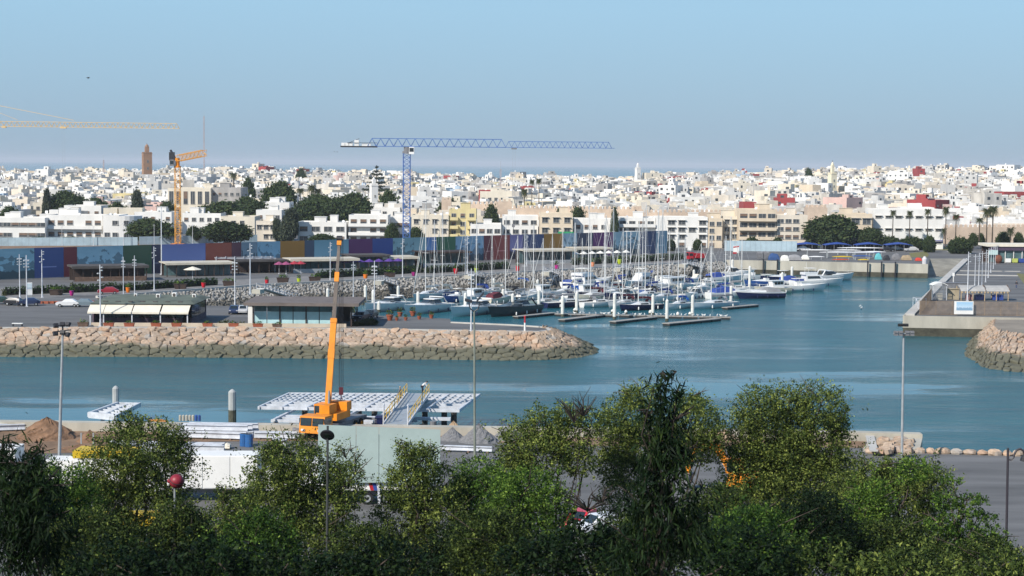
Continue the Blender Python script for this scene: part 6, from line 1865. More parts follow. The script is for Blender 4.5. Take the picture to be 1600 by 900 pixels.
# ================================================================== PEOPLE
SKIN = mat('skin', (0.36, 0.21, 0.14), .6, .05, 3)
HAIR = mat('dark hair', (.02, .015, .012), .8, .1, 3)
def skinned(name, pts, edges, radii, m, parent, rootv=0):
 me = bpy.data.meshes.new(name)
 me.from_pydata([tuple(p) for p in pts], edges, [])
 me.materials.append(m)
 o = link(name, me, parent)
 md = o.modifiers.new('skin', 'SKIN')
 for i, r in enumerate(radii): me.skin_vertices[0].data[i].radius = (r, r * .85)
 me.skin_vertices[0].data[rootv].use_root = True
 s = o.modifiers.new('subd', 'SUBSURF'); s.levels = 1; s.render_levels = 1
 return o
def person(loc, rz, label, shirt, trousers, pose='stand', cap=None, parent=None):
 root = empty('person', loc, label, 'person', None, rz)
 bend = {'stand': 0.05, 'bend': 0.9, 'sit': 0.15}[pose]
 hip = Vector((0, 0, .92 if pose != 'sit' else .45))
 def sp(l): return hip + Vector((l * math.sin(bend), 0, l * math.cos(bend)))
 chest, neck, head0, head1 = sp(.34), sp(.54), sp(.62), sp(.76)
 k = []
 for s in (-1, 1):
  if pose == 'sit': kn = hip + Vector((.42, s * .12, .02)); an = kn + Vector((.02, 0, -.42))
  else: kn = Vector((.06 + .08 * s, s * .11, .49)); an = Vector((.02 + .12 * s * (pose == 'stand'), s * .12, .08))
  sh = sp(.48) + Vector((0, s * .19, 0)); el = sh + Vector((.06, s * .06, -.28)); wr = el + Vector((.14, -s * .01, -.22)); hd = wr + Vector((.05, 0, -.09))
  k.append((hip + Vector((0, s * .09, -.05)), kn, an, an + Vector((.16, 0, -.04)), sh, el, wr, hd))
 P = [hip, chest, neck, head0, head1]; E = [(0, 1), (1, 2), (2, 3), (3, 4)]; Rr = [.13, .15, .06, .095, .085]
 for q in k:
  b = len(P); P += list(q); Rr += [.09, .065, .045, .04, .07, .05, .038, .042]
  E += [(0, b), (b, b + 1), (b + 1, b + 2), (b + 2, b + 3), (1, b + 4), (b + 4, b + 5), (b + 5, b + 6), (b + 6, b + 7)]
 skinned('body', P, E, Rr, SKIN, root)
 P = [hip + Vector((0, 0, .02)), chest, neck - (neck - chest) * .2]; E = [(0, 1), (1, 2)]; Rr = [.155, .175, .10]
 for q in k:
  b = len(P); P += [q[4], q[5], q[5].lerp(q[6], .8)]; Rr += [.09, .068, .055]; E += [(1, b), (b, b + 1), (b + 1, b + 2)]
 skinned('shirt', P, E, Rr, shirt, root)
 P = [hip]; E = []; Rr = [.15]
 for q in k:
  b = len(P); P += [q[0], q[1], q[2]]; Rr += [.11, .085, .07]; E += [(0, b), (b, b + 1), (b + 1, b + 2)]
 skinned('trousers', P, E, Rr, trousers, root)
 mb = MB(); c = head1 + Vector((-.01, 0, .03)); mb.ball(c, (.105, .1, .085), 10, 6); mb.build('hair' if cap is None else 'cap', cap or HAIR, root)
 return root
CL_W = mat('white shirt', (.72, .72, .70), .85, .06, 3); CL_D = mat('dark clothes', (.03, .03, .04), .85, .1, 3); CL_G = mat('grey clothes', (.14, .15, .17), .85, .1, 3); CL_B = mat('denim', (.05, .08, .16), .85, .1, 3); CL_T = mat('tan shirt', (.42, .33, .22), .85, .08, 3)
person(at(28.5, 479, LAND), rad(250), 'person in a pale top standing among the parked cars at the left', CL_W, CL_D)
person(at(1588, 451, LAND), rad(240), 'person in dark clothes walking on the asphalt at the far right', CL_D, CL_B)
# ================================================================== NEAR QUAY
# ---- white steel platform on piles over the water
PZ = 3.3
pf = [at(405, 637, PZ), at(717, 641.5, PZ), at(749, 617.5, PZ), at(452, 615.5, PZ)]
def lerp4(u, v): return pf[0].lerp(pf[1], u).lerp(pf[3].lerp(pf[2], u), v)
def platform():
 o = lerp4(0, 0)
 root = empty('steel_platform', (o.x, o.y, 0), 'large white steel grid platform under construction over the water', 'platform')
 L = lambda u, v, dz=0: lerp4(u, v) - root.location + Vector((0, 0, dz))
 U = [0, .115, .24, .385, .53, .68, .84, 1]
 V = [0, .17, .33]
 for u in U:
  mb = MB(); mb.bar(L(u, -.02), L(u, 1.01), .22, .34); mb.build('cross_beam', STEEL_W, root)
 for v in V + [1]:
  for u0, u1 in zip(U, U[1:]):
   mb = MB(); mb.bar(L(u0 + .006, v, -.01), L(u1 - .006, v, -.01), .14, .36); mb.build('beam', STEEL_W, root)
 for j in range(5):
  v = .44 + .125 * j
  for u0, u1 in zip(U, U[1:]):
   mb = MB(); mb.bar(L(u0 + .006, v, .03), L(u1 - .006, v, .03), .08, .2); mb.build('joist', STEEL_W, root)
 for u0, u1 in zip(U, U[1:]):
  for q in range(1, 4):
   u = u0 + (u1 - u0) * q / 4
   mb = MB(); mb.bar(L(u, .34, .06), L(u, .99, .06), .07, .16); mb.build('joist', STEEL_W, root)
 # lower tier in front, with a yellow-orange edge beam
 for v, a, b in ((-.22, .12, .82), (-.38, .12, .8), (-.1, .12, .97)):
  mb = MB(); mb.bar(L(a, v, -.75), L(b, v, -.75), .6 if v > -.3 else .35, .3); mb.build('lower_beam', STEEL_W, root)
 for u in (.14, .3, .46, .62, .76): mb = MB(); mb.bar(L(u, -.42, -.6), L(u, .3, -.6), .28, .25); mb.build('lower_beam', STEEL_W, root)
 for a, b in ((.07, .2), (.3, .64), (.71, .79)): mb = MB(); mb.bar(L(a, -.5, -.95), L(b, -.5, -.95), .25, .3); mb.build('edge_beam', ORANGE, root)
 for u in (.14, .22, .42, .5, .6, .76, .86, .91):
  for v in (-.35, .6):
   p = L(u, v); mb = MB(); mb.tube((p.x, p.y, -3), (p.x, p.y, PZ - .9 if v < 0 else PZ - .2), .33, n=10); mb.build('pile', mat('dark steel pile', (.06, .055, .05), .8, .3, 1), root)
 return root
platform()
def yellow_gangway():
 a, b = at(618, 664, QUAY + .9), lerp4(.73, .55)
 d = b - a; X = math.hypot(d.x, d.y)
 root = empty('gangway', a, 'gangway with yellow railings from the near quay to the steel platform', 'gangway', None, math.atan2(d.y, d.x))
 up = .75
 mb = MB(); mb.bar((0, 0, 0), (X, 0, up), 2.4, .16); mb.build('deck', STEEL_G, root)
 yl = mat('yellow rail', (.62, .40, .05), .5, .1, 1)
 for s in (-1, 1):
  mb = MB(); mb.bar((0, s * 1.25, .05), (X, s * 1.25, up + .05), .12, .3); mb.build('side_beam', STEEL_W, root)
  mb = MB(); n = 9
  for zz in (.65, 1.15): mb.bar((.3, s * 1.25, zz), (X, s * 1.25, up + zz), .07, .07)
  for i in range(n + 1): t = i / n; mb.bar((.3 + (X - .3) * t, s * 1.25, up * t), (.3 + (X - .3) * t, s * 1.25, up * t + 1.15), .06, .06, up=(1, 0, 0))
  mb.build('railing', yl, root)
 for s in (-1, 1):
  mb = MB(); mb.path([Vector((0, s * 1.25, -.6)), Vector((0, s * 1.25, 1.9)), Vector((.4, s * 1.25, 2.1)), Vector((.7, s * 1.25, 1.2))], .06, 6); mb.build('gate_post', STEEL_W, root)
yellow_gangway()
p = lerp4(.70, .99); person(p + Vector((0, 0, .12)), rad(20), 'worker in a white shirt bending on the far edge of the steel platform', CL_W, CL_D, 'bend')
p = lerp4(.655, .42); person(p + Vector((0, 0, .12)), rad(160), 'worker in grey clothes on the steel platform beside the yellow gangway', CL_G, CL_G, 'stand', CL_T)
# small platform, single piles
def small_platform():
 z = 1.6
 q = [at(138, 648, z), at(180, 652, z), at(219, 632, z), at(184, 631, z)]
 root = empty('small_platform', (q[0].x, q[0].y, 0), 'small white slatted steel platform around a pile in the water', 'platform')
 Q = [p - root.location for p in q]
 L = lambda u, v: Q[0].lerp(Q[1], u).lerp(Q[3].lerp(Q[2], u), v)
 for u in (0, 1): mb = MB(); mb.bar(L(u, 0), L(u, 1), .22, .5); mb.build('edge_beam', STEEL_W, root)
 for v in (0, 1): mb = MB(); mb.bar(L(.02, v), L(.98, v), .2, .7 if v == 0 else .4); mb.build('edge_beam', STEEL_W, root)
 for i in range(1, 7): mb = MB(); mb.bar(L(.03, i / 7), L(.97, i / 7), .14, .25); mb.build('slat', STEEL_W, root)
 mb = MB(); mb.bar(L(.5, .05), L(.5, .95), .14, .25); mb.build('slat', STEEL_W, root)
 for u in (.45,): p = L(u, 0.08); mb = MB(); mb.tube((p.x, p.y, -2), (p.x, p.y, z - .3), .25, n=8); mb.build('support', STEEL_W, root)
small_platform()
GPILE = mat('grey concrete pile', (.42, .43, .42), .85, .12, 1)
pile(181, 602, 637, 'grey concrete pile rising through the small white platform', r=.42, group='concrete piles by the near quay', m=GPILE, low=.3)
pile(363, 607, 662, 'lone grey concrete pile in the water beyond the near quay', r=.45, group='concrete piles by the near quay', m=GPILE, low=1.6)
# ---- heaps
def heap(name, px, py, wpx, hpx, m, label, seed, ridge=0.0, cat='heap', depth=.8):
 c = at(px, py, QUAY); k = ppm(c.y); W, H = wpx / k, hpx / k
 rnd = random.Random(seed); root = MB(); n = 28; rings = 9
 V = []
 for i in range(rings):
  t = i / (rings - 1); rr = (1 - t)
  for a in range(n):
   th = 2 * math.pi * a / n
   j = 1 + rnd.uniform(-.09, .09) * (i < rings - 1)
   V.append((math.cos(th) * W / 2 * (rr * (1 - ridge) + ridge * (1 - t * t) * .9) * j, W / 2 * depth * math.sin(th) * rr * j, H * (t ** 1.05) * (1 + rnd.uniform(-.08, .08)) - .05))
 root.v = V
 for i in range(rings - 1):
  for a in range(n):
   b = (a + 1) % n; root.f.append((i * n + a, i * n + b, (i + 1) * n + b, (i + 1) * n + a)); root.m.append(0)
 root.f.append(tuple((rings - 1) * n + a for a in range(n))); root.m.append(0)
 o = root.build(name, m, None, (c.x, c.y + W * depth * .5, QUAY + .03))
 return tag(o, label, cat)
SOIL = mat('red brown soil', (.25, .145, .085), .95, .3, 1.2, bump=1.0, bscale=3); GRAVEL = mat('grey gravel', (.20, .20, .205), .95, .2, 6, bump=.6, bscale=9); SAND = mat('tan sand', (.42, .30, .19), .95, .15, 2, bump=.4, bscale=5)
heap('soil_heap', 62, 690, 105, 32, SOIL, 'large reddish brown soil heap beside the left floodlight mast', 1, .45)
heap('soil_heap', 136, 693, 45, 19, SOIL, 'small reddish brown soil heap right of the large one', 2, .3)
heap('gravel_heap', 706, 690, 48, 20, GRAVEL, 'smaller grey gravel heap behind the big panel right end', 3)
heap('gravel_heap', 748, 694, 68, 28, GRAVEL, 'largest grey gravel heap in front of the middle lamp mast', 4)
heap('gravel_heap', 795, 690, 60, 24, GRAVEL, 'grey gravel heap partly behind the foreground tree', 5)
heap('sand_heap', 708, 679, 42, 19, SAND, 'tan sand heap behind the two grey gravel heaps', 6)
heap('rubble_heap', 1135, 692, 60, 18, SAND, 'pale tan heap between the trees near the quay edge', 8)
heap('soil_heap', 118, 708, 80, 9, SOIL, 'low spread of soil below the floodlight mast', 9, .5)
# ---- white steel beams stacked on the ground
def beam_stack(x0, y0, x1, y1, n, layers, label, hh=.55):
 a, b = at(x0, y0, QUAY), at(x1, y1, QUAY); d = b - a
 root = empty('steel_beam_stack', a, label, 'steel beams', None, math.atan2(d.y, d.x)); L = d.length
 for l in range(layers):
  for i in range(n):
   mb = MB(); y = i * .75; z = .15 + l * (hh + .06)
   x0_ = R.uniform(-.5, .5)
   mb.box((L / 2 + x0_, y, z), (L, .36, .07)); mb.box((L / 2 + x0_, y, z + .07), (L, .1, hh - .14)); mb.box((L / 2 + x0_, y, z + hh - .07), (L, .36, .07)); mb.build('beam', STEEL_W, root)
 for t in (.15, .5, .85): mb = MB(); mb.box((L * t, n * .75 / 2 - .4, 0), (.2, n * .75, .148)); mb.build('bearer', WOOD, root)
beam_stack(283, 683, 392, 685, 3, 2, 'stack of white steel beams along the parapet left of the mobile crane')
beam_stack(255, 684, 380, 688, 2, 1, 'low row of white steel beams in front of the first stack')
beam_stack(395, 686, 466, 687, 2, 1, 'white steel beams left of the mobile crane cab')
beam_stack(172, 706, 352, 710, 3, 1, 'long white steel beams beside the blue barrels', .7)
beam_stack(420, 698, 442, 699, 2, 1, 'short white beams behind the tree left of the crane')
beam_stack(-40, 676, 36, 673, 2, 1, 'white steel beams at the left edge along the parapet')
beam_stack(690, 705, 775, 708, 1, 1, 'single long white beam lying right of the big grey panel', .45)
beam_stack(-30, 722, 10, 724, 3, 2, 'white beams at the far left edge behind the dark tree')
for i, (px, py) in enumerate(((381, 697), (389, 698))):
 c = at(px, py, QUAY); r = empty('barrel', c, 'blue steel barrel standing by the long white beams', 'barrel', 'blue barrels on the quay')
 mb = MB(); mb.lathe([(.3, 0), (.31, .02), (.3, .3), (.315, .32), (.3, .34), (.3, .6), (.315, .62), (.3, .64), (.31, .93), (.28, .94)], (0, 0, 0), 14); mb.build('drum', mat('blue barrel paint', (.03, .12, .32), .4, .1, 2), r); r.scale = (1.3,) * 3
 mb = MB(); mb.lathe([(.26, .935), (.26, .95)], (0, 0, 0), 12); mb.build('lid', DARK, r)
for i, (px, py, m, lab) in enumerate(((246, 668, 'orange', 'orange tarpaulin covered pile on the parapet edge'), (326, 672, 'orange', 'small orange and white tarpaulin pile by the parapet'), (352, 702, 'tan', 'small block of packed goods beside the barrels'), (410, 716, 'grey', 'dark crate with bottles near the tree left of the crane'))):
 c = at(px, py, QUAY); r = empty('covered_pile', c, lab, 'covered pile')
 w_ = (30, 18, 14, 22)[i] / ppm(c.y); h = (13, 11, 9, 14)[i] / ppm(c.y)
 mb = MB(); mb.box((0, .4, 0), (w_ * .9, .9, h * .6)); mb.build('goods', WOOD, r)
 rn = random.Random(i); mb = MB(); rings = []
 for t in range(7):
  x = -w_ / 2 + w_ * t / 6; hh = h * (1 + rn.uniform(-.15, .15)) * (1 - .25 * abs(t / 3 - 1))
  rings.append([Vector((x, -.15, .1)), Vector((x, .02, hh * .9)), Vector((x, .4, hh * 1.05)), Vector((x, .8, hh * .9)), Vector((x, .95, .1))])
 mb.loft(rings); mb.build('cover', {'orange': mat('orange tarpaulin', (.55, .22, .04), .7, .15, 2), 'tan': CREAMC, 'grey': GREYM}[m], r)
for i in range(7):
 mb = MB(); mb.lathe([(.14, 0), (.14, .55), (.05, .62)], (0, 0, 0), 8); tag(mb.build('gas_bottle', CONC if i < 5 else mat('blue bottle', (.03, .08, .30), .5, .1, 2), loc=at(283 + i * 5, 656.4, 3.4) + Vector((0, -.5, 0))), 'small bollard-like bottle in the row on top of the parapet', 'bottle', 'bottles along the parapet')
for px in (127, 146):
 mb = MB(); mb.box((0, 0, 0), (.12, .12, 1.4)); mb.box((0, 0, 0), (.45, .45, .12)); tag(mb.build('site_post', STEEL_G, loc=at(px, 699, QUAY)), 'thin grey post with a dark foot near the small soil heap', 'post', 'thin posts on the quay')
c = at(599, 667, QUAY); mb = MB(); mb.box((0, 0, .1), (1.6, 1.2, .9)); mb.hexa([(-.9, -.7, 1.0), (.9, -.7, 1.0), (.9, .7, 1.0), (-.9, .7, 1.0), (-.7, -.5, 1.25), (.7, -.5, 1.25), (.7, .5, 1.25), (-.7, .5, 1.25)]); tag(mb.build('generator', NAVY, loc=c), 'dark blue generator box at the foot of the yellow gangway', 'generator')
c = at(677, 670.5, QUAY); mb = MB(); mb.lathe([(.35, 0), (.35, .8), (.2, .85)], (0, 0, 0), 10); tag(mb.build('cable_drum', GREYM, loc=c), 'grey cylinder by the parapet right of the gangway', 'drum')
# ---- the big grey panel on legs: back of a billboard
def billboard():
 zt0, zt1 = 663.5, 672
 Y = at(593, 790, QUAY).y
 a, b = at_y(497, 663.5, Y), at_y(690, 671.5, Y)
 bot = at_y(593, 754, Y).z
 root = empty('billboard', (0, Y, QUAY), 'large plain grey-green sheet panel raised on posts on the near quay', 'billboard')
 m = mat('grey green sheet', (.36, .45, .43), .55, .06, .5, bump=.05)
 for x0, x1 in ((497, 557), (557, 593), (593, 690)):
  xa, xb = x_at(x0, Y), x_at(x1, Y); za = a.z + (b.z - a.z) * (x0 - 497) / 193 - QUAY; zb = a.z + (b.z - a.z) * (x1 - 497) / 193 - QUAY; z0 = bot - QUAY
  mb = MB(); mb.hexa([(xa + .02, -.06, z0), (xb - .02, -.06, z0), (xb - .02, .06, z0), (xa + .02, .06, z0), (xa + .02, -.06, za), (xb - .02, -.06, zb), (xb - .02, .06, zb), (xa + .02, .06, za)]); mb.build('panel', m, root)
 for px in (510, 593, 676):
  x = x_at(px, Y); mb = MB(); mb.box((x, .2, 0), (.22, .22, a.z - QUAY - .8)); mb.bar((x, .3, 3.2), (x, 2.6, 0), .14, .14); mb.build('leg', STEEL_W, root)
billboard()
# ---- vehicles half hidden by the trees
def lorry(px, py, length, height, label, rz, body, stripe=None, edge=None, name='lorry'):
 c = at(px, py, QUAY); root = empty(name, c, label, 'lorry', None, rz)
 L, W = length, 2.5
 mb = MB(); mb.box((0, 0, 1.15), (L, W, height)); bx = mb.build('box_body', body, root)
 n = max(3, int(L / 2.4))
 for i in range(n):
  mb = MB(); mb.box((-L / 2 + L * (i + .5) / n, -W / 2 - .02, 1.22), (L / n - .1, .06, height - .14)); mb.build('side_panel', body, bx)
 if edge: mb = MB(); mb.box((0, -W / 2 - .03, 1.15 + height - .55), (L + .02, .1, .56)); mb.box((0, 0, 1.15 + height), (L, W, .05)); mb.build('coloured_edge', edge, bx)
 mb = MB(); mb.box((0, 0, .7), (L * .98, 1.6, .42)); mb.build('chassis', GREYM, root)
 mb = MB(); mb.box((-L / 2 - 1.25, 0, .75), (2.2, W * .96, 2.2)); cb = mb.build('cab', body, root)
 mb = MB(); mb.box((-L / 2 - 2.36, 0, 1.7), (.06, W * .85, .9)); mb.box((-L / 2 - 1.5, -W * .485, 1.7), (1.0, .05, .8)); mb.build('window', GLASS_D, cb)
 for x in (-L / 2 - 1.2, L * .18, L * .36):
  for s in (-1, 1):
   mb = MB(); mb.tube((x, s * 1.0, .5), (x, s * 1.24, .5), .5, n=18); mb.tube((x, s * 1.23, .5), (x, s * 1.27, .5), .3, n=12, m=1); mb.tube((x, s * 1.26, .5), (x, s * 1.3, .5), .12, n=8, m=0); mb.build('wheel', [BLACK, STEEL_G], root)
 if stripe:
  for k, m in ((0, RED), (.28, BLUE)):
   mb = MB(); x = L * .20 + k
   mb.hexa([(x + .1, -W / 2 - .095, 1.19), (x + .38, -W / 2 - .095, 1.19), (x + .38, -W / 2 - .06, 1.19), (x + .1, -W / 2 - .06, 1.19), (x - .25, -W / 2 - .095, 2.4), (x + .1, -W / 2 - .095, 2.4), (x + .1, -W / 2 - .06, 2.4), (x - .25, -W / 2 - .06, 2.4)]); mb.build('stripe', m, bx)
 return root
lorry(545, 784, 8.5, 2.3, 'white lorry with red and blue swoosh parked behind the big grey panel', rad(3), WHITE, True)
lorry(342, 781, 6.6, 2.7, 'white box lorry body showing between two foreground trees', rad(2), WHITE)
YEL = mat('yellow paint', (.62, .42, .02), .5, .1, 1)
lorry(170, 772, 5.2, 2.6, 'white container with a yellow top edge behind the left foreground trees', rad(-2), WHITE, edge=YEL, name='container_lorry')
lorry(-6, 775, 4, 3.0, 'white box body at the left edge behind the dark weeping tree', rad(0), WHITE)
lorry(205, 842, 6.5, .7, 'low yellow trailer glimpsed through the left trees', rad(4), YEL, name='trailer')
# orange excavator partly hidden on the road
def excavator():
 c = at(1160, 775, QUAY); root = empty('excavator', c, 'orange excavator with its arm showing between the trees', 'excavator', None, rad(150))
 for s in (-1, 1):
  mb = MB(); mb.hexa([(-1.7, s * 1.0 - .28, 0), (1.7, s * 1.0 - .28, 0), (1.7, s * 1.0 + .28, 0), (-1.7, s * 1.0 + .28, 0), (-2.0, s * 1.0 - .28, .8), (2.0, s * 1.0 - .28, .8), (2.0, s * 1.0 + .28, .8), (-2.0, s * 1.0 + .28, .8)]); mb.build('track', BLACK, root)
 mb = MB(); mb.hexa([(-2.1, -1.25, .95), (1.0, -1.25, .95), (1.0, 1.25, .95), (-2.1, 1.25, .95), (-2.0, -1.2, 2.0), (.8, -1.2, 2.0), (.8, 1.2, 2.0), (-2.0, 1.2, 2.0)]); mb.build('engine_house', ORANGE, root)
 mb = MB(); mb.box((.4, .75, 2.01), (1.3, 1.0, 1.2)); cb = mb.build('cab', ORANGE, root); mb = MB(); mb.box((1.06, .75, 2.2), (.06, .9, .9)); mb.box((.4, 1.26, 2.2), (1.1, .06, .8)); mb.build('window', GLASS_D, cb)
 mb = MB(); mb.bar((.9, -.3, 1.6), (2.6, -.3, 4.1), .4, .55); mb.bar((2.5, -.3, 4.0), (4.6, -.3, 3.6), .38, .5); mb.build('boom', ORANGE, root)
 mb = MB(); mb.bar((4.5, -.3, 3.8), (5.2, -.3, 1.4), .3, .4); mb.build('dipper_arm', ORANGE, root)
 mb = MB(); mb.tube((1.2, -.3, 1.5), (2.7, -.3, 3.5), .09); mb.tube((2.9, -.3, 4.4), (4.5, -.3, 4.2), .08); mb.build('ram', STEEL_G, root)
 mb = MB(); mb.hexa([(4.9, -.8, .5), (5.6, -.8, .5), (5.6, .2, .5), (4.9, .2, .5), (4.8, -.8, 1.4), (5.5, -.8, 1.5), (5.5, .2, 1.5), (4.8, .2, 1.4)]); mb.build('bucket', GREYM, root)
excavator()
loft_car('white car with red front behind the dark leaves at the bottom', 938, 836, ('glossy white', (.76, .76, .76)), rad(30), 1.1, z=QUAY)
loft_car('red car half hidden beside the white car at the bottom', 910, 826, ('bright red', (.55, .02, .03)), rad(60), 1.0, z=QUAY)
# ---- quay corner: slab, heap of stone slabs, edge boulders
rn = random.Random(9)
r = empty('stone_heap', at(1390, 700, QUAY), 'heap of pale broken stone slabs at the corner of the near quay', 'stone heap')
for i in range(46):
 p = at(rn.uniform(1374, 1424), rn.uniform(686, 707), 2.95) - r.location
 if p.x < 0 and False: continue
 s = rn.uniform(.25, .75); e = Euler((rn.uniform(-.4, .4), rn.uniform(-.4, .4), rn.random() * 6)).to_matrix()
 mb = MB(); mb.hexa([p + e @ Vector((a * s * rn.uniform(.7, 1), b * s * .7 * rn.uniform(.7, 1), c * .2)) for a, b, c in ((-1, -1, -1), (1, -1, -1), (1, 1, -1), (-1, 1, -1), (-1, -1, 1), (1, -1, 1), (1, 1, 1), (-1, 1, 1))])
 mb.build('stone', STONE, r)
r = empty('boulder_row', at(1480, 709, QUAY), 'row of tan boulders edging the asphalt above the water at the right', 'boulder row')
x = 1352
while x < 1640:
 wpx = rn.uniform(12, 24); t = (x + wpx / 2 - 1437) / 163
 p = at(x + wpx / 2, 707.5 + 4.6 * t if t > 0 else 707.5, QUAY) - r.location
 w_ = wpx / ppm(at(x, 708, QUAY).y)
 mb = MB(); mb.ball((p.x, p.y, .15), (w_ * .52, .55, rn.uniform(.3, .5)), 9, 6, jit=.12, rnd=rn); mb.build('stone', STONE, r)
 x += wpx
c = at(1357, 705, QUAY)
mb = MB(); q = [at(1352, 682, 3.0), at(1366, 682, 3.0), at(1372, 706, 3.0), at(1359, 706, 3.0)]
mb.hexa([p + Vector((0, 0, .02)) for p in (q[3], q[2], q[1], q[0])] + [p + Vector((0, 0, .14)) for p in (q[3], q[2], q[1], q[0])]); tag(mb.build('concrete_plank', KERB), 'pale concrete plank beside the stone heap at the quay corner', 'slab')
# ---- tall floodlight masts and street lamps of the near quay
def mast(name, px0, top, px1, base, label, r0=.16, r1=.09, m=STEEL_G, z=QUAY, cat='lamp mast'):
 b = at(px1, base, z); t = at_y(px0, top, b.y)
 root = empty(name, b, label, cat); t = t - b
 mb = MB(); mb.tube((0, 0, -.3), t, r0, r1, 10); mb.lathe([(r0 * 2, 0), (r0 * 2, .1)], (0, 0, 0), 8); mb.build('pole', m, root)
 return root, t
root, t = mast('floodlight_mast', 98, 517, 92, 734, 'tall grey mast with a cluster of floodlights at the left')
mb = MB(); mb.bar(t + Vector((-.75, 0, -.1)), t + Vector((.75, 0, .1)), .1, .1); mb.bar(t + Vector((-.5, 0, .45)), t + Vector((.5, 0, .6)), .08, .08); mb.bar(t, t + Vector((0, 0, .7)), .12, .12); mb.build('crossbar', DARK, root)
for x, z, a in ((-.55, .5, .5), (.0, .62, .2), (.5, .62, -.5), (-.6, -.2, .7), (.45, -.3, -.6), (.0, -.1, 0)):
 e = Euler((rad(60), 0, a)).to_matrix(); p = t + Vector((x, -.12, z))
 mb = MB(); mb.hexa([p + e @ Vector((i * .24, j * .2, k * .11)) for i, j, k in ((-1, -1, -1), (1, -1, -1), (1, 1, -1), (-1, 1, -1), (-.8, -.8, 1), (.8, -.8, 1), (.8, .8, 1), (-.8, .8, 1))]); mb.build('floodlight', DARK, root)
root, t = mast('lamp_mast', 741, 487, 742, 722, 'tall thin grey mast with a forked double lamp in the middle', .13, .08, mat('grey green mast', (.22, .24, .20), .6, .15, 1))
for s in (-1, 1):
 mb = MB(); mb.path([t, t + Vector((s * .35, 0, .25)), t + Vector((s * .5, 0, .75))], .06, 6); mb.build('arm', DARK, root)
 mb = MB(); mb.loft([[t + Vector((s * (.2 + q * .28), y, .95 + (.12 if abs(y) < .1 else 0) + .35 * q * (1 if s > 0 else .2) )) for y in (-.22, -.08, .08, .22)] + [t + Vector((s * (.2 + q * .28), y, .8 + .35 * q * (1 if s > 0 else .2))) for y in (.22, -.22)] for q in (0, .5, 1, 2.4)]); mb.build('lamp_head', DARK, root)
root, t = mast('floodlight_mast', 1412, 521, 1409, 724, 'tall pale mast with a flat tray of floodlights at the right', .13, .09, STEEL_G)
mb = MB(); mb.bar(t + Vector((-.95, 0, 0)), t + Vector((.95, 0, 0)), .4, .06); mb.build('tray', STEEL_G, root)
for x in (-.75, -.3, .3, .75):
 mb = MB(); mb.box(t + Vector((x, -.1, .06)), (.36, .42, .18)); mb.box(t + Vector((x, -.1, -.2)), (.34, .4, .17)); mb.build('floodlight', GREYM, root)
# dark lamp with a round dish
Y = 67.0
p = at_y(512, 679, Y); root = empty('street_lamp', (p.x, Y, slope_z(Y)), 'street lamp with a dark round dish head in front of the grey panel', 'street lamp')
h = p.z - root.location.z
mb = MB(); mb.tube((-.04, 0, 0), (0, 0, h + .35), .055, .045, 8); mb.build('pole', mat('dark grey lamp pole', (.06, .065, .065), .5, .1, 1), root)
e = Euler((rad(-52), rad(8), 0)).to_matrix()
mb = MB(); mb.lathe([(.02, .12), (.15, .1), (.27, .03), (.29, -.02), (.27, -.04), (.14, -.05)], (0, 0, 0), 22)
mb.v = [tuple(e @ Vector(v) + Vector((0, -.1, h))) for v in mb.v]; mb.build('lamp_dish', DARK, root)
mb = MB(); mb.lathe([(.11, -.055), (.11, -.04)], (0, 0, 0), 14); mb.v = [tuple(e @ Vector((v[0], v[1], v[2] - .012)) + Vector((0, -.1, h))) for v in mb.v]; mb.build('lens', mat('dark green lens', (.02, .035, .025), .2, .1, 2), root)
# red ball lamp
Y = 67.0
p = at_y(276, 752, Y); root = empty('ball_lamp', (p.x - .1, Y, slope_z(Y)), 'round red ball-shaped lamp with a dark seam on a thin pole', 'street lamp')
h = p.z - root.location.z
mb = MB(); mb.tube((-.02, 0, 0), (.02, .0, h - .2), .05, .04, 8); mb.build('pole', STEEL_G, root)
e = Euler((rad(25), rad(18), 0)).to_matrix()
mr = mat('dull red plastic', (.26, .022, .035), .45, .12, 6)
mb = MB(); mb.ball((0, 0, 0), (.29, .29, .29), 18, 12); mb.v = [tuple(e @ Vector(v) + Vector((.1, 0, h))) for v in mb.v]; mb.build('globe', mr, root, smooth=True)
mb = MB(); mb.lathe([(.292, .075), (.3, .06), (.292, .045)], (0, 0, 0), 22); mb.v = [tuple(e @ Vector(v) + Vector((.1, 0, h))) for v in mb.v]; mb.build('seam', DARK, root)
mb = MB(); mb.ball((-.24, -.05, .02), (.13, .1, .1), 10, 6); mb.v = [tuple(Vector(v) + Vector((.1, 0, h))) for v in mb.v]; mb.build('socket', mr, root)
# dark curved lamp at the right edge
Y = 70.0
p = at_y(1575, 700, Y); root = empty('street_lamp', (p.x, Y, slope_z(Y)), 'dark street lamp with a curling arm at the right edge', 'street lamp')
h = p.z - root.location.z; kk = 1 / ppm(Y)
mb = MB(); mb.tube((.1, 0, 0), (0, 0, h), .06, .05, 8); mb.build('pole', mat('plum dark pole', (.045, .04, .05), .5, .1, 1), root)
mb = MB(); mb.path([Vector((a * kk, 0, h - b * kk)) for a, b in ((0, 18), (5, 19), (9, 15), (11, 8), (14, 3), (19, 1), (24, 4), (27, 9))], .045, 6); mb.build('arm', MATS['plum dark pole'], root)
mb = MB(); mb.lathe([(.05, .3), (.17, .12), (.2, 0), (.1, -.03)], (27 * kk, 0, h - 20 * kk), 12); mb.build('lamp_head', DARK, root)
mb = MB(); mb.hexa([Vector((a * kk, y, h - b * kk)) for y in (-.03, .03) for a, b in ((0, 21), (8, 21), (10, 13), (0, 17))]); mb.build('bracket', GREYM, root)
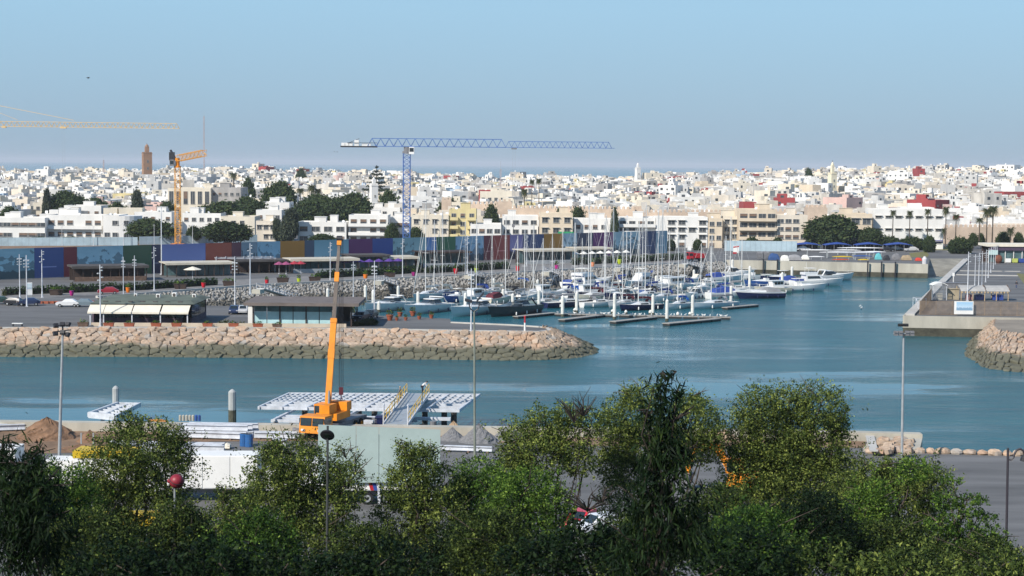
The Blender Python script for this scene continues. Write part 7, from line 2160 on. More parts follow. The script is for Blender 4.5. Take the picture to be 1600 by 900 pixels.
# ================================================================== RIGHT PIER
for i, (px, t, b) in enumerate(((1511.5, 393, 470), (1523, 397, 448), (1529, 395, 448), (1534, 392, 447), (1540, 390, 441), (1544, 388, 434), (1548, 386, 426), (1552, 384, 420), (1555, 383, 413), (1558, 382, 411), (1561, 380, 405))):
 lamp_post(px, t, b, 'pale lamp post in the receding row on the right pier', 'spiral' if i == 0 else ('twin' if i % 2 else 'cluster'), group='lamp posts on the right pier')
def chain_fence(a, b, H, n, label):
 d = b - a; L = d.length
 root = empty('mesh_fence', a, label, 'fence', None, math.atan2(d.y, d.x))
 rust = mat('rusty mesh', (.28, .21, .15), .8, .2, 1)
 for i in range(n + 1): mb = MB(); mb.tube((L * i / n, 0, 0), (L * i / n, 0, H + .1), .05, n=6); mb.build('post', rust, root)
 for i in range(n):
  mb = MB(); x0, x1 = L * i / n, L * (i + 1) / n; q = 12; hh = H
  for k in range(-q, q):
   for s in (0, 1):
    xa, xb = x0 + (x1 - x0) * k / q, x0 + (x1 - x0) * (k + q) / q; za, zb = 0.05, hh
    if s: za, zb = zb, za
    p, e = Vector((xa, 0, za)), Vector((xb, 0, zb))
    if p.x < x0: f = (x0 - p.x) / (e.x - p.x); p = p.lerp(e, f)
    if e.x > x1: f = (x1 - p.x) / (e.x - p.x); e = p.lerp(e, f)
    if (e - p).length > .05: mb.bar(p, e, .045, .045, up=(0, 1, 0))
  mb.bar((x0, 0, hh), (x1, 0, hh), .05, .05); mb.bar((x0, 0, .05), (x1, 0, .05), .05, .05)
  mb.build('mesh_panel', rust, root)
 return root
fa, fb = at(1437, 491.5, LAND), at(1640, 494.5, LAND)
chain_fence(fa, fb, 2.45, 8, 'rusty wire mesh fence along the end of the right pier')
chain_fence(at(1437.5, 491, LAND), at(1455, 469, LAND), 2.3, 3, 'short wire mesh fence along the water side of the right pier')
c = at(1505, 493, LAND); r = empty('poster', c - Vector((0, .25, 0)), 'white poster with a pale blue sea picture hung on the mesh fence', 'poster')
mb = MB(); mb.box((0, 0, .25), (3.45, .06, 2.35)); mb.build('board', WHITE, r)
mb = MB(); mb.box((.12, -.045, .95), (2.9, .02, 1.5)); mb.build('picture', print_mat('poster sea', (.30, .52, .72), 'people', (.62, .72, .80), (.22, .36, .50), 2.0), r)
# booth with arched white roof, pale box, pergola with tarpaulin roofs
c = at(1468, 469, LAND); k = ppm(c.y)
r = empty('booth', c, 'small mesh-sided booth under an arched white roof on the right pier', 'booth')
W = 24 / k
mb = MB(); mb.loft([[Vector((-W / 2 + W * t / 8, y, 3.05 + .55 * math.sin(math.pi * t / 8) + z)) for t in range(9)] + [Vector((-W / 2 + W * t / 8, y, 2.93 + .55 * math.sin(math.pi * t / 8) + z)) for t in range(8, -1, -1)] for y, z in ((-.4, 0), (2.6, 0))]); mb.build('arched_roof', WHITE, r)
for x in (-W / 2 + .15, W / 2 - .15):
 for y in (0, 2.3): mb = MB(); mb.box((x, y, 0), (.1, .1, 3.0)); mb.build('post', STEEL_W, r)
mb = MB()
for i in range(12): mb.box((-W / 2 + .2 + (W - .4) * i / 11, .05, 0), (.05, .05, 2.9)); mb.box((-W / 2 + .15, .2 + 2 * i / 11, 0), (.05, .05, 2.9))
for z in (.6, 1.2, 1.8, 2.4): mb.box((0, .0, z), (W - .3, .05, .05))
mb.build('grille', STEEL_G, r)
mb = MB(); mb.box((.3, 1.2, 0), (.9, .9, 1.3)); mb.build('cabinet', CONC, r)
c = at(1489.5, 468, LAND); mb = MB(); mb.box((0, .6, 0), (17 / k, 1.6, 2.1)); mb.box((0, .6, 2.1), (17 / k + .3, 1.9, .12)); tag(mb.build('site_cabin', mat('ochre cabin', (.40, .34, .24), .85, .1, 1), loc=c), 'plain ochre cabin between the arched booth and the tarpaulin shelter', 'cabin')
c = at(1494, 452, LAND); mb = MB(); mb.box((0, .8, 0), (5.2, 2.4, 1.3)); mb.box((0, .8, 1.3), (5.4, 2.6, .12)); tag(mb.build('container', GREYM, loc=c), 'dark grey low container behind the ochre cabin', 'container')
c = at(1538, 470, LAND); k = ppm(c.y); W = 76 / k
r = empty('shelter', c, 'open shelter with two grey tarpaulin roofs and timber slats on the right pier', 'shelter')
tarp = mat('grey tarpaulin', (.40, .39, .37), .7, .12, .8)
for i in (0, 1):
 x0, x1 = -W / 2 + i * W / 2 + .1, -W / 2 + (i + 1) * W / 2 - .1
 mb = MB(); mb.loft([[Vector((x0 + .5 * (q > 0) * i, y, z)), Vector((x1 + .3, y, z)), Vector((x1 + .3, y, z - .06)), Vector((x0 + .5 * (q > 0) * i, y, z - .06))] for q, (y, z) in enumerate(((-.2, 1.95), (1.0, 2.6), (2.4, 2.95), (3.6, 2.7)))]); mb.build('roof', tarp, r)
 mb = MB(); mb.bar((x1 + .35, -.25, 2.0), (x1 + .35, 2.4, 3.05), .12, .14); mb.build('rafter', WOOD, r)
for i in range(15):
 mb = MB(); mb.box((-W / 2 + W * (i + .5) / 15, -.28, 1.55), (.28, .1, .3)); mb.build('slat', mat('raw timber', (.52, .38, .22), .8, .15, 2), r)
for i in range(5):
 for y in (-.15, 3.4): mb = MB(); mb.box((-W / 2 + .15 + (W - .3) * i / 4, y, 0), (.13, .13, 1.9 if y < 0 else 2.6)); mb.build('post', MATS['raw timber'], r)
for x, w_, m in ((-2.9, 1.2, mat('dusty pink cloth', (.35, .18, .18), .85, .1, 2)), (-.8, 1.9, NAVY), (2.9, 2.1, BLUE)):
 mb = MB(); mb.box((x, .9, .1), (w_, .8, 1.0)); mb.ball((x, .9, 1.1), (w_ * .5, .42, .16), 10, 5); tag(mb.build('covered_goods', m, loc=c), '%s bundle of goods under the tarpaulin shelter' % ('dusty pink' if x < -2 else 'navy' if x < 0 else 'bright blue'), 'bundle')
c = at(1489.5, 441, LAND); r = empty('sign_post', c, 'white narrow sign post on the right pier edge', 'sign'); mb = MB(); mb.box((0, 0, 0), (.16, .16, 1.4)); mb.build('post', WHITE, r); mb = MB(); mb.box((0, 0, 1.4), (.5, .2, .75)); mb.build('panel', WHITE, r)
# handrail stairs at the pier's water side
c = at(1431, 482, LAND); r = empty('ladder_rail', c, 'white handrails of the steps down the side of the right pier', 'railing')
mb = MB()
for y in (0, 2.4): mb.path([Vector((0, y, 0)), Vector((0, y, 1.9)), Vector((1.9, y, 1.9)), Vector((1.9, y, .2))], .05, 6)
mb.path([Vector((0, 0, 1.9)), Vector((0, 2.4, 1.9)), Vector((1.9, 2.4, 1.9))], .05, 6); mb.path([Vector((0, 0, 1.9)), Vector((-.9, -6, 1.2))], .05, 6); mb.path([Vector((-.9, -6, 1.2)), Vector((-.9, -6, 0))], .05, 6); mb.path([Vector((-.4, -3, 1.55)), Vector((-.4, -3, 0))], .05, 6); mb.build('rail', STEEL_W, r)
mb = MB(); mb.tube((0, 0, 0), (0, 1.8, 0), .28, n=10); p = at(1416, 504, 2.7); tag(mb.build('fender', BLACK, loc=(p.x - .0, p.y - 1.6, 2.4), rz=rad(90)), 'black rubber fender on the corner of the right pier', 'fender')
mb = MB(); mb.lathe([(.5, 0), (.62, 1.2), (.7, 2.6), (.5, 2.9), (.25, 3.3)], (0, 0, 0), 10); tag(mb.build('mooring_block', mat('white and purple paint', (.62, .60, .62), .7, .1, 1), loc=at(1449, 414, LAND) + Vector((-.6, .8, -1.0))), 'white rounded block on the end of the far quay wall', 'bollard')
# kiosk at the right edge
c = at(1590, 411, LAND); k = ppm(c.y)
r = empty('shop_kiosk', c, 'flat-roofed dark kiosk with a cream fascia and bright shop window at the right edge', 'kiosk')
W = 92 / k
mb = MB(); mb.box((0, 4, 4.6), (W + 1.2, 9.5, .7)); mb.build('roof', CREAMC, r)
mb = MB(); mb.box((0, -.25, 3.5), (W, .4, 1.09)); mb.build('fascia', mat('dark plum fascia', (.07, .045, .08), .7, .1, 1), r)
mb = MB(); mb.box((0, 7, 0), (W, .3, 4.6)); mb.build('back_wall', DKBROWN, r)
for i in range(7): mb = MB(); mb.box((-W / 2 + W * (i + .5) / 7, .3, .3), (W / 7 - .2, .1, 3.2)); mb.build('glass_panel', GLASSW, r)
for i in range(8): mb = MB(); mb.box((-W / 2 + W * i / 7, 0, 0), (.18, .18, 3.5)); mb.build('post', WHITE, r)
mb = MB(); mb.box((-W / 2 + 1.2, -.5, 2.3), (2.6, .15, 1.3)); mb.build('sign', mat('pale teal sign', (.48, .66, .64), .5, .05, 1), r)
for i, m in enumerate((WHITE, mat('lime goods', (.45, .50, .12), .7, .1, 1), BLUE, WHITE, PURP)):
 mb = MB(); mb.box((-W / 2 + 5.4 + i * 1.9, -.6, .2), (1.5, .5, 1.1)); mb.build('display_stand', m, r)
mb = MB(); mb.ball((0, 0, 1.2), (1.1, 1.0, 1.25), 12, 8); mb.lathe([(.5, 0), (.6, .3)], (0, 0, 0), 10); tag(mb.build('round_oven', mat('red brown clay', (.20, .07, .04), .8, .2, 1), loc=at(1560, 411.5, LAND)), 'rounded red-brown clay oven beside the kiosk', 'oven')
# ================================================================== BOAT YARD behind the far quay wall
CANB = mat('blue tent canvas', (0.03, 0.075, 0.30), .75, .08, 1)
for i, (x0, x1) in enumerate(((1240, 1283), (1289, 1331), (1338, 1379), (1385, 1426))):
 c = at((x0 + x1) / 2, 392.5, LAND); k = ppm(c.y); W = (x1 - x0) / k
 r = empty('boat_tent', c, 'low arched blue canvas tent sheltering boats in the yard', 'tent', 'blue tents of the boat yard')
 mb = MB(); mb.loft([[Vector((-W / 2 * q, y, 1.9 + zz * math.sin(math.pi * t))) for t, q in ((0, 1), (.2, .62), (.5, 0), (.8, -.62), (1, -1))] + [Vector((-W / 2 * q, y, 1.8 + zz * math.sin(math.pi * t))) for t, q in ((1, -1), (.8, -.62), (.5, 0), (.2, .62), (0, 1))] for y, zz in ((-.3, .45), (2.5, .9), (5.5, .6))]); mb.build('canvas', CANB, r)
 for x in (-W / 2 + .1, -W / 6, W / 6, W / 2 - .1):
  for y in (-.1, 5.3): mb = MB(); mb.box((x, y, 0), (.1, .1, 1.95)); mb.build('post', STEEL_G, r)
 mb = MB(); mb.box((0, 5.5, 0), (W, .1, 1.85)); mb.build('back_sheet', DARK, r)
def shell(px0, px1, py, z, m, label, group, wd=.7):
 a, b = at(px0, py, LAND), at(px1, py + (px1 - px0) * .004, LAND); L = (b - a).length
 root = empty('racing_shell', (a + b) / 2 + Vector((0, 0, z)), label, 'rowing boat', group, math.atan2(b.y - a.y, b.x - a.x))
 rings = []
 for i in range(11):
  t = i / 10; w_ = wd / 2 * math.sin(math.pi * min(.97, max(.03, t))) ** .6 + .02
  rings.append([Vector((L * (t - .5), w_ * math.cos(q), .28 * math.sin(q) * (w_ / wd * 2) + .05)) for q in [k * math.pi / 4 for k in range(5)]] + [Vector((L * (t - .5), 0, -.02))])
 mb = MB(); mb.loft(rings); mb.build('hull', m, root)
 for t in (-.3, .3): mb = MB(); mb.box((L * t, 0, -z), (.1, .9, z)); mb.build('trestle', STEEL_G, root)
for x0, x1, py, z, col in ((1308, 1380, 398, 2.0, 'white'), (1300, 1345, 398, 1.3, 'white'), (1251, 1302, 403, 2.2, 'white'), (1280, 1345, 402, 1.4, 'white'), (1310, 1378, 401, 1.1, 'blue'), (1262, 1288, 405.5, .7, 'white'), (1300, 1332, 406.5, .9, 'yellow'), (1300, 1327, 408, .35, 'red'), (1330, 1362, 406, 1.0, 'blue'), (1326, 1366, 405, 1.9, 'white'), (1340, 1358, 408, .3, 'yellow'), (1346, 1384, 402.5, 1.6, 'white')):
 m = {'white': HULLS['white'], 'blue': HULLS['blue'], 'yellow': YEL, 'red': mat('orange red hull', (.50, .08, .02), .4, .1, 1)}[col]
 shell(x0, x1, py, z, m, '%s upturned rowing boat on trestles in the boat yard' % col, 'rowing boats in the yard', .9 if col in ('yellow', 'red') else .7)
for px, py, wpx, hpx, m, lab in ((1209, 407, 17, 12, mat('dark blue cover', (.03, .08, .22), .8, .1, 1), 'dark blue covered boat left of the white covers'), (1226, 408, 13, 10, UMW, 'white covered dinghy with red trim on the quay'), (1241, 407, 22, 10, COVERS['grey'], 'long grey covered boat on the quay'),
        (1258, 406, 12, 8, UMW, 'small white covered boat by the quay wall'), (1187, 405, 9, 12, GREYM, 'left grey waste container near the white and red sign'), (1197, 405, 9, 12, GREYM, 'right grey waste container near the white and red sign'), (1385, 407, 10, 9, DARK, 'dark covered engine in the boat yard'),
        (1400, 406.5, 14, 11, GREYM, 'grey covered dinghy beside the pale statue-like post'), (1416, 407, 16, 9, mat('tan cover', (.35, .27, .17), .85, .1, 1), 'tan covered pile at the yard end'), (1435, 408, 10, 6, mat('bright red cover', (.55, .05, .03), .7, .1, 1), 'bright red covered pile at the yard end'), (1372, 406, 10, 11, mat('turquoise cover', (.12, .45, .48), .7, .1, 1), 'turquoise covered stand in the boat yard')):
 c = at(px, py, LAND); k = ppm(c.y); W, H = wpx / k, hpx / k
 r = empty('covered_boat' if 'container' not in lab else 'waste_container', c, lab, 'covered boat' if 'boat' in lab or 'dinghy' in lab else ('container' if 'container' in lab else 'covered pile'))
 if 'container' in lab:
  mb = MB(); mb.hexa([(-W * .42, -.5, .15), (W * .42, -.5, .15), (W * .42, .6, .15), (-W * .42, .6, .15), (-W * .5, -.6, H * .8), (W * .5, -.6, H * .8), (W * .5, .7, H * .8), (-W * .5, .7, H * .8)]); mb.build('body', m, r)
  mb = MB(); mb.tube((-W * .5, .05, H * .78), (W * .5, .05, H * .78), .55, n=10); mb.build('lid', m, r)
 else:
  mb = MB(); rn = random.Random(px); mb.loft([[Vector((-W / 2 + W * t, .7 * math.cos(q), .12 + (H - .12) * (1 - (2 * t - 1) ** 4 * .5) * math.sin(q) * (.88 + .12 * rn.random()))) for q in [k * math.pi / 6 for k in range(7)]] for t in (.0, .15, .35, .5, .65, .85, 1)]); mb.build('cover', m, r)
  for t in (-.3, .3): mb = MB(); mb.box((W * t, 0, 0), (.15, 1.3, .2)); mb.build('chock', WOOD, r)
def signboard(px, top, base, wpx, m, label, m2=None, z=LAND):
 c = at(px, base, z); k = ppm(c.y); W = wpx / k; H = (base - top) / k
 r = empty('signboard', c, label, 'sign')
 mb = MB(); mb.box((0, 0, H * .3), (W, .15, H * .7)); mb.build('board', m, r)
 if m2: mb = MB(); mb.hexa([(-W * .5, -.1, H * .8), (W * .5, -.1, H * .88), (W * .5, -.08, H * .88), (-W * .5, -.08, H * .8), (-W * .5, -.1, H * .92), (W * .5, -.1, H), (W * .5, -.08, H), (-W * .5, -.08, H * .92)]); mb.box((-W * .2, -.1, H * .22), (W * .7, .05, H * .16)); mb.build('red_stripe', m2, r)
 for s in (-.35, .35): mb = MB(); mb.box((W * s, .1, 0), (.1, .1, H * .3)); mb.build('leg', STEEL_G, r)
signboard(1150, 384, 400, 9, WHITE, 'white sign with red stripes beside the pale blue fence', RED)
signboard(1077, 385, 394, 6, WHITE, 'small white sign left of the red truck')
# red truck / dumper
c = at(1087, 408.5, LAND); r = empty('red_truck', c, 'small dark red dumper truck parked at the right end of the hedge', 'truck', None, rad(15))
mb = MB(); mb.hexa([(-.6, -1, 1.0), (2.2, -1, 1.0), (2.2, 1, 1.0), (-.6, 1, 1.0), (-.9, -1.2, 2.4), (2.5, -1.2, 2.2), (2.5, 1.2, 2.2), (-.9, 1.2, 2.4)]); mb.build('skip', RED, r)
mb = MB(); mb.box((-1.7, 0, .7), (1.4, 1.9, 1.9)); cb = mb.build('cab', RED, r); mb = MB(); mb.box((-2.42, 0, 1.6), (.06, 1.6, .8)); mb.box((-1.7, -.96, 1.6), (1.0, .05, .7)); mb.build('window', GLASS_D, cb)
mb = MB(); mb.box((0, 0, .55), (4.4, 1.2, .4)); mb.build('chassis', DARK, r)
for x in (-1.6, 1.5):
 for s in (-1, 1): mb = MB(); mb.tube((x, s * .8, .5), (x, s * 1.1, .5), .5, n=12); mb.build('wheel', BLACK, r)
# parked cars and white shed behind the tents
for px, py, col, n in ((1255, 392, ('white', (.72, .72, .72)), 'white van-like car behind the first blue tent'), (1387, 393, ('black', (.02, .02, .025)), 'black car at the end of the blue tents'), (1400, 391.5, ('white', (.72, .72, .72)), 'white car at the end of the blue tents'), (1424, 393, ('silver', (.5, .5, .5)), 'silver car right of the blue tents'),
      (1458, 378.5, ('white', (.72, .72, .72)), 'white car below the very large white block'), (1432, 378, ('silver', (.5, .5, .5)), 'silver car below the very large white block'), (1492, 383, ('dark blue', (.02, .035, .09)), 'dark blue car by the palms at the right'), (1510, 384, ('black', (.02, .02, .025)), 'black car by the palms at the right'), (1400, 377.5, ('white', (.72, .72, .72)), 'white car left of the palms under the large block')):
 loft_car(n, px, py, col, rad(R.choice((5, 185))), 1.05)
# ================================================================== TREES OF THE TOWN
for kind, px, by, w_, h, Y, lab in (
 ('broad_tree', 106, 329, 54, 30, 655, 'dark green round-headed tree among houses at the left'), ('slim_tree', 72, 322, 15, 27, 650, 'slim grey tree left of the dark round-headed tree'), ('round_tree', 150, 326, 44, 15, 660, 'low dark tree right of the round-headed tree'),
 ('slim_tree', 216, 325, 22, 27, 655, 'slim dark grey tree above the white flat house'), ('round_tree', 15, 336, 34, 12, 610, 'low tree at the left edge behind the long white house'), ('round_tree', 182, 329, 30, 12, 640, 'low tree in the gardens left of the orange crane'),
 ('broad_tree', 236, 376, 68, 34, 548, 'large dense dark tree left of the orange crane foot'), ('broad_tree', 355, 376, 66, 30, 546, 'large dense dark tree right of the orange crane foot'), ('round_tree', 303, 376, 24, 22, 552, 'small dark tree right beside the orange crane mast'),
 ('round_tree', 262, 328, 30, 12, 650, 'low trees strip behind the orange crane'), ('broad_tree', 345, 330, 70, 15, 640, 'wide low green tree below the courthouse-like building'), ('broad_tree', 390, 328, 50, 20, 650, 'wide green tree right of the courthouse-like building'),
 ('broad_tree', 435, 314, 48, 30, 700, 'big grey green tree left of the palm group'), ('broad_tree', 480, 342, 52, 26, 620, 'dark garden tree in the wood left of the white minaret'), ('broad_tree', 512, 340, 58, 32, 625, 'broad dark garden tree in the wood left of the white minaret'),
 ('broad_tree', 548, 334, 58, 32, 632, 'tall dark garden tree directly left of the white minaret'), ('round_tree', 606, 318, 34, 18, 660, 'dark garden tree right of the white minaret'), ('broad_tree', 500, 322, 60, 18, 700, 'far garden tree behind the wood'),
 ('slim_tree', 452, 376, 32, 50, 556, 'tall dark drooping tree left of the boxy white villa'), ('slim_tree', 434, 376, 18, 34, 560, 'thin dark tree beside the low beige house'), ('round_tree', 530, 330, 30, 20, 660, 'lighter garden tree above the boxy villa'),
 ('round_tree', 700, 322, 34, 11, 680, 'low dark tree on the tan wall right of the blue crane'), ('round_tree', 768, 333, 22, 12, 620, 'low dark tree in front of the tan tower'), ('round_tree', 902, 337, 26, 12, 615, 'low tree under the long town wall'), ('round_tree', 875, 333, 16, 6, 616, 'small tree under the long town wall'),
 ('broad_tree', 1297, 378, 72, 42, 549, 'very large round green tree left of the tan block'), ('broad_tree', 1360, 380, 36, 24, 549, 'dark green tree in front of the very large white block'), ('shrub', 1390, 380, 34, 13, 549, 'green shrubs below the very large white block'), ('shrub', 1425, 380, 40, 12, 549, 'long green shrub below the very large white block'),
 ('shrub', 1452, 385, 18, 20, 535, 'green bush near the right end of the white block'), ('shrub', 1500, 388, 34, 20, 528, 'spreading green bush by the right car park'), ('round_tree', 1567, 377, 20, 14, 560, 'dark round clipped tree before the tan wall'), ('round_tree', 1592, 376, 14, 12, 562, 'small dark round clipped tree near the right edge'),
 ('round_tree', 1521, 376, 14, 11, 560, 'left small clipped tree before the tan wall'), ('round_tree', 1533, 376, 11, 11, 561, 'right small clipped tree before the tan wall'), ('round_tree', 1264, 272, 12, 8, 1300, 'tiny far tree on the skyline left of the cream minaret'), ('shrub', 1215, 379, 16, 10, 540, 'green bush in front of the wide beige block'), ('shrub', 1175, 379, 20, 11, 540, 'green bush in front of the big tan block'),
 ('shrub', 1090, 388, 14, 16, 535, 'dark bush before the shop shutters of the white block'), ('shrub', 1048, 386, 14, 14, 530, 'dark bush at the right end of the painted hoarding'), ('round_tree', 650, 372, 24, 16, 545, 'dark bush behind the hoarding right of the blue crane'), ('round_tree', 612, 376, 20, 26, 552, 'dark tree between the balconied villa and the blue crane'), ('round_tree', 505, 376, 40, 10, 545, 'low hedge-like tree behind the hoarding below the villa'),
 ('round_tree', 960, 352, 12, 26, 550, 'thin tree between low white houses behind the masts'), ('shrub', 60, 378, 30, 9, 550, 'bush below the long white house at the left'), ('shrub', 110, 378, 40, 9, 550, 'bush row below the long shuttered house'), ('round_tree', 388, 300, 22, 20, 800, 'dark tree right of the courthouse side'), ('round_tree', 470, 272, 16, 8, 1300, 'small far tree on the skyline')):
 town_tree(kind, px, by, w_, h, Y, lab)
# Norfolk pine
def tier_pine():
 Y = 900.0; px = 588
 g = tz(x_at(px, Y), Y); z1 = at_y(px, 259, Y).z
 root = empty('norfolk_pine', (x_at(px, Y), Y, g), 'tall dark tiered pine rising behind the white minaret', 'tree')
 H = z1 - g; mb = MB(); mb.path([(0, 0, -.5), (0, 0, H)], [.5, .08], 8); mb.build('trunk', BARK_D, root)
 bl = []
 rn = random.Random(4)
 for i in range(8):
  t = i / 7; z = H * (.34 + .62 * t + rn.uniform(-.02, .02)); r = (5.6 * (1 - t) ** .8 + .9) * rn.uniform(.75, 1.1)
  for k in range(9):
   if rn.random() < .25: continue
   a = k * 2 * math.pi / 9 + i + rn.uniform(-.2, .2)
   for q in (.4, .8, 1.05): bl.append(((math.cos(a) * r * q, math.sin(a) * r * q, z + .5 * q), (r * .2, r * .2, .38)))
 link('crown', leaf_mesh('pine_crown', bl, LEAF_GREY, (.7, .35), .3, 10, 5, 3), root)
tier_pine()
for kind, px, t, b, Y, lab, wd in (
 ('date_palm', 469, 290, 312, 720, 'leftmost palm of the three in the garden below the town', 17), ('date_palm', 487, 283, 313, 722, 'middle and tallest palm of the three in the garden', 17), ('date_palm', 497, 290, 313, 724, 'rightmost palm of the three in the garden', 15),
 ('date_palm', 819, 289, 320, 690, 'bushy palm at the left of the middle palms', 14), ('tall_palm', 831, 276, 318, 700, 'slender palm in the middle of the middle palms', 11), ('tall_palm', 842, 274, 318, 702, 'slender palm at the right of the middle palms', 12), ('date_palm', 365, 265, 290, 1000, 'palm against the skyline right of the orange crane', 15),
 ('short_palm', 936, 331, 341, 612, 'low bushy palm under the long town wall', 22), ('tall_palm', 1394.5, 323, 372, 548, 'first tall palm in front of the very large white block', 13), ('tall_palm', 1421, 324, 372, 548, 'second tall palm in front of the very large white block', 13), ('tall_palm', 1449, 321, 370, 548, 'third tall palm in front of the very large white block', 14),
 ('tall_palm', 1477, 315, 384, 540, 'tall palm at the right corner of the very large white block', 14), ('tall_palm', 1493, 330, 374, 560, 'palm with a dark head right of the very large white block', 14), ('short_palm', 1475, 352, 372, 552, 'small low palm below the palm at the corner', 12), ('tall_palm', 1530, 336, 376, 558, 'shorter palm left of the tall palm pair', 16),
 ('tall_palm', 1541, 318, 384, 550, 'tall palm on the left of the close pair', 18), ('tall_palm', 1550, 314, 384, 551, 'tallest palm on the right of the close pair', 19), ('short_palm', 1579, 350, 374, 556, 'small pale palm before the tan wall at the right', 17), ('tall_palm', 1503, 325, 332, 700, 'tiny palm head above the tan wall', 6),
 ('palm_shrub', 1005, 376, 388, 520, 'low palm bush at the hoarding end', 12)):
 palm(kind, px, t, b, Y, lab, 'palms of the town', wpx=wd)
# ================================================================== FOREGROUND TREES
def near_tree(name, Y, blobs, label, leafm, seed, foot=None, leaf=(.104, .058), dens=350, clump=.17, hang=0.0, tint=0.0, shell=.42, trunk_r=.14, bark=BARK, cat='tree', spike=.5, twigs=0):
 """blobs: (px, py, rx, ry) in photo pixels at distance Y; each gets a depth of its own."""
 rn = random.Random(seed); k = ppm(Y)
 fx = foot if foot is not None else sum(b[0] for b in blobs) / len(blobs)
 base = Vector((x_at(fx, Y), Y + .3, slope_z(Y) - .3))
 root = empty(name, base, label, cat)
 bl = []
 for px, py, rx, ry in blobs:
  y = Y + rn.uniform(-1, 1) * min(rx, ry) / k * .6
  p = at_y(px, py, y) - base
  bl.append((tuple(p), (rx * 1.1 / k, (rx + ry) / 1.9 / k, ry * 1.1 / k)))
 mb = MB(); mb.tube((0, 0, -.3), (0, 0, 1.0), trunk_r * 1.25, trunk_r, 8)
 limbs(mb, (0, 0, .8), [Vector(b[0]) + Vector((0, 0, b[1][2] * .3)) for b in bl], trunk_r * .7, rn, .3)
 for i in range(twigs):
  b = bl[rn.randrange(len(bl))]; c = Vector(b[0]); a = rn.random() * 6
  e = c + Vector((math.cos(a) * b[1][0] * 1.3, math.sin(a) * b[1][1], b[1][2] * rn.uniform(.3, 1.35)))
  mb.path([c, c.lerp(e, .5) + Vector((rn.uniform(-.2, .2), 0, .1)), e], [.03, .02, .008], 4)
 mb.build('trunk', bark, root)
 link('crown', leaf_mesh(name + '_crown', bl, leafm, leaf, clump, dens, 18, seed, hang, shell, tint, spike), root)
 return root
N = near_tree
N('shrub_tree', 74, [(215, 700, 62, 40), (180, 740, 55, 45), (246, 745, 52, 46), (282, 710, 24, 24), (205, 665, 26, 20), (150, 790, 50, 50), (230, 810, 70, 55), (270, 680, 22, 16), (190, 860, 60, 50)], 'spreading olive tree in front of the white container at the left', LEAF_OLIVE, 31, tint=.04, twigs=14)
N('bright_tree', 70, [(95, 760, 48, 34), (70, 790, 40, 40), (120, 800, 40, 40), (88, 840, 50, 50)], 'bright green bushy tree beside the dark weeping tree at the left', LEAF_GREEN, 32, twigs=6)
N('shrub_tree', 71, [(365, 792, 28, 24), (340, 824, 40, 34), (390, 805, 26, 34), (355, 866, 52, 46), (350, 772, 14, 14)], 'olive shrub in front of the white box lorry', LEAF_OLIVE, 33, twigs=8)
N('shrub_tree', 69, [(455, 715, 46, 32), (430, 750, 46, 44), (485, 748, 45, 45), (440, 800, 58, 50), (500, 800, 50, 50), (470, 860, 66, 50), (425, 700, 20, 14), (540, 760, 30, 36)], 'large olive tree left of the grey panel, beside the dish lamp', LEAF_OLIVE, 34, tint=.05, twigs=16)
N('thin_tree', 73, [(540, 715, 20, 18), (553, 742, 14, 18), (530, 745, 22, 22), (556, 720, 10, 14)], 'thin sparse branches in front of the grey panel', LEAF_OLIVE, 35, dens=110, twigs=16, trunk_r=.06)
N('shrub_tree', 70, [(655, 725, 30, 30), (640, 760, 42, 36), (680, 765, 42, 38), (630, 815, 46, 46), (690, 820, 50, 48), (655, 870, 66, 48), (635, 705, 15, 16), (668, 708, 15, 12)], 'pointed olive green tree in front of the right part of the grey panel', LEAF_OLIVE, 36, tint=.1, twigs=14)
N('bright_tree', 72, [(745, 745, 36, 28), (770, 775, 42, 40), (735, 790, 36, 40), (760, 840, 55, 48), (725, 760, 22, 22)], 'green bushy tree below the middle lamp mast', LEAF_GREEN, 37, twigs=8)
N('shrub_tree', 74, [(852, 668, 36, 30), (812, 690, 34, 36), (885, 690, 36, 34), (840, 715, 50, 34), (890, 650, 22, 18), (925, 660, 18, 22), (800, 735, 26, 22), (905, 720, 26, 22)], 'rounded olive tree with bare twigs left of the dark weeping tree', LEAF_OLIVE, 38, tint=.12, twigs=18)
N('bright_tree', 68, [(825, 765, 44, 32), (860, 790, 36, 34), (800, 800, 40, 40), (840, 840, 52, 44), (790, 770, 24, 24)], 'bright green low tree below the rounded olive tree', LEAF_GREEN, 39, tint=.08, twigs=8)
N('shrub_tree', 77, [(985, 650, 42, 36), (965, 690, 34, 40), (1080, 660, 40, 38), (1110, 680, 28, 32), (1020, 700, 60, 44), (960, 730, 30, 30), (1000, 620, 30, 20), (1075, 628, 24, 16), (975, 780, 36, 46), (1100, 705, 30, 20)], 'wide olive tree standing behind the dark weeping tree', LEAF_OLIVE, 40, tint=.12, twigs=14)
N('weeping_tree', 40, [(1042, 594, 9, 10), (1022, 606, 12, 7), (1058, 612, 13, 9), (1037, 628, 20, 16), (1012, 652, 16, 12), (1047, 660, 28, 24), (1028, 698, 32, 26), (1060, 715, 26, 24), (1030, 745, 32, 28), (1052, 788, 40, 32), (1005, 800, 32, 34), (1065, 832, 44, 38), (1000, 862, 46, 40)], 'tall dark weeping tree with long narrow leaves in the middle', LEAF_DARK_SHADED, 41, foot=1020, leaf=(.28, .042), dens=190, clump=.16, hang=.55, trunk_r=.07, bark=BARK_D, shell=.3, spike=.7, twigs=30)
N('weeping_tree', 37, [(30, 735, 42, 36), (55, 775, 46, 44), (10, 790, 50, 50), (70, 830, 56, 50), (20, 860, 70, 50), (2, 715, 20, 16)], 'dark weeping tree with long narrow leaves in the lower left corner', LEAF_DARK_SHADED, 42, leaf=(.22, .035), dens=260, clump=.16, hang=.5, trunk_r=.09, bark=BARK_D, shell=.3, spike=.4, twigs=22)
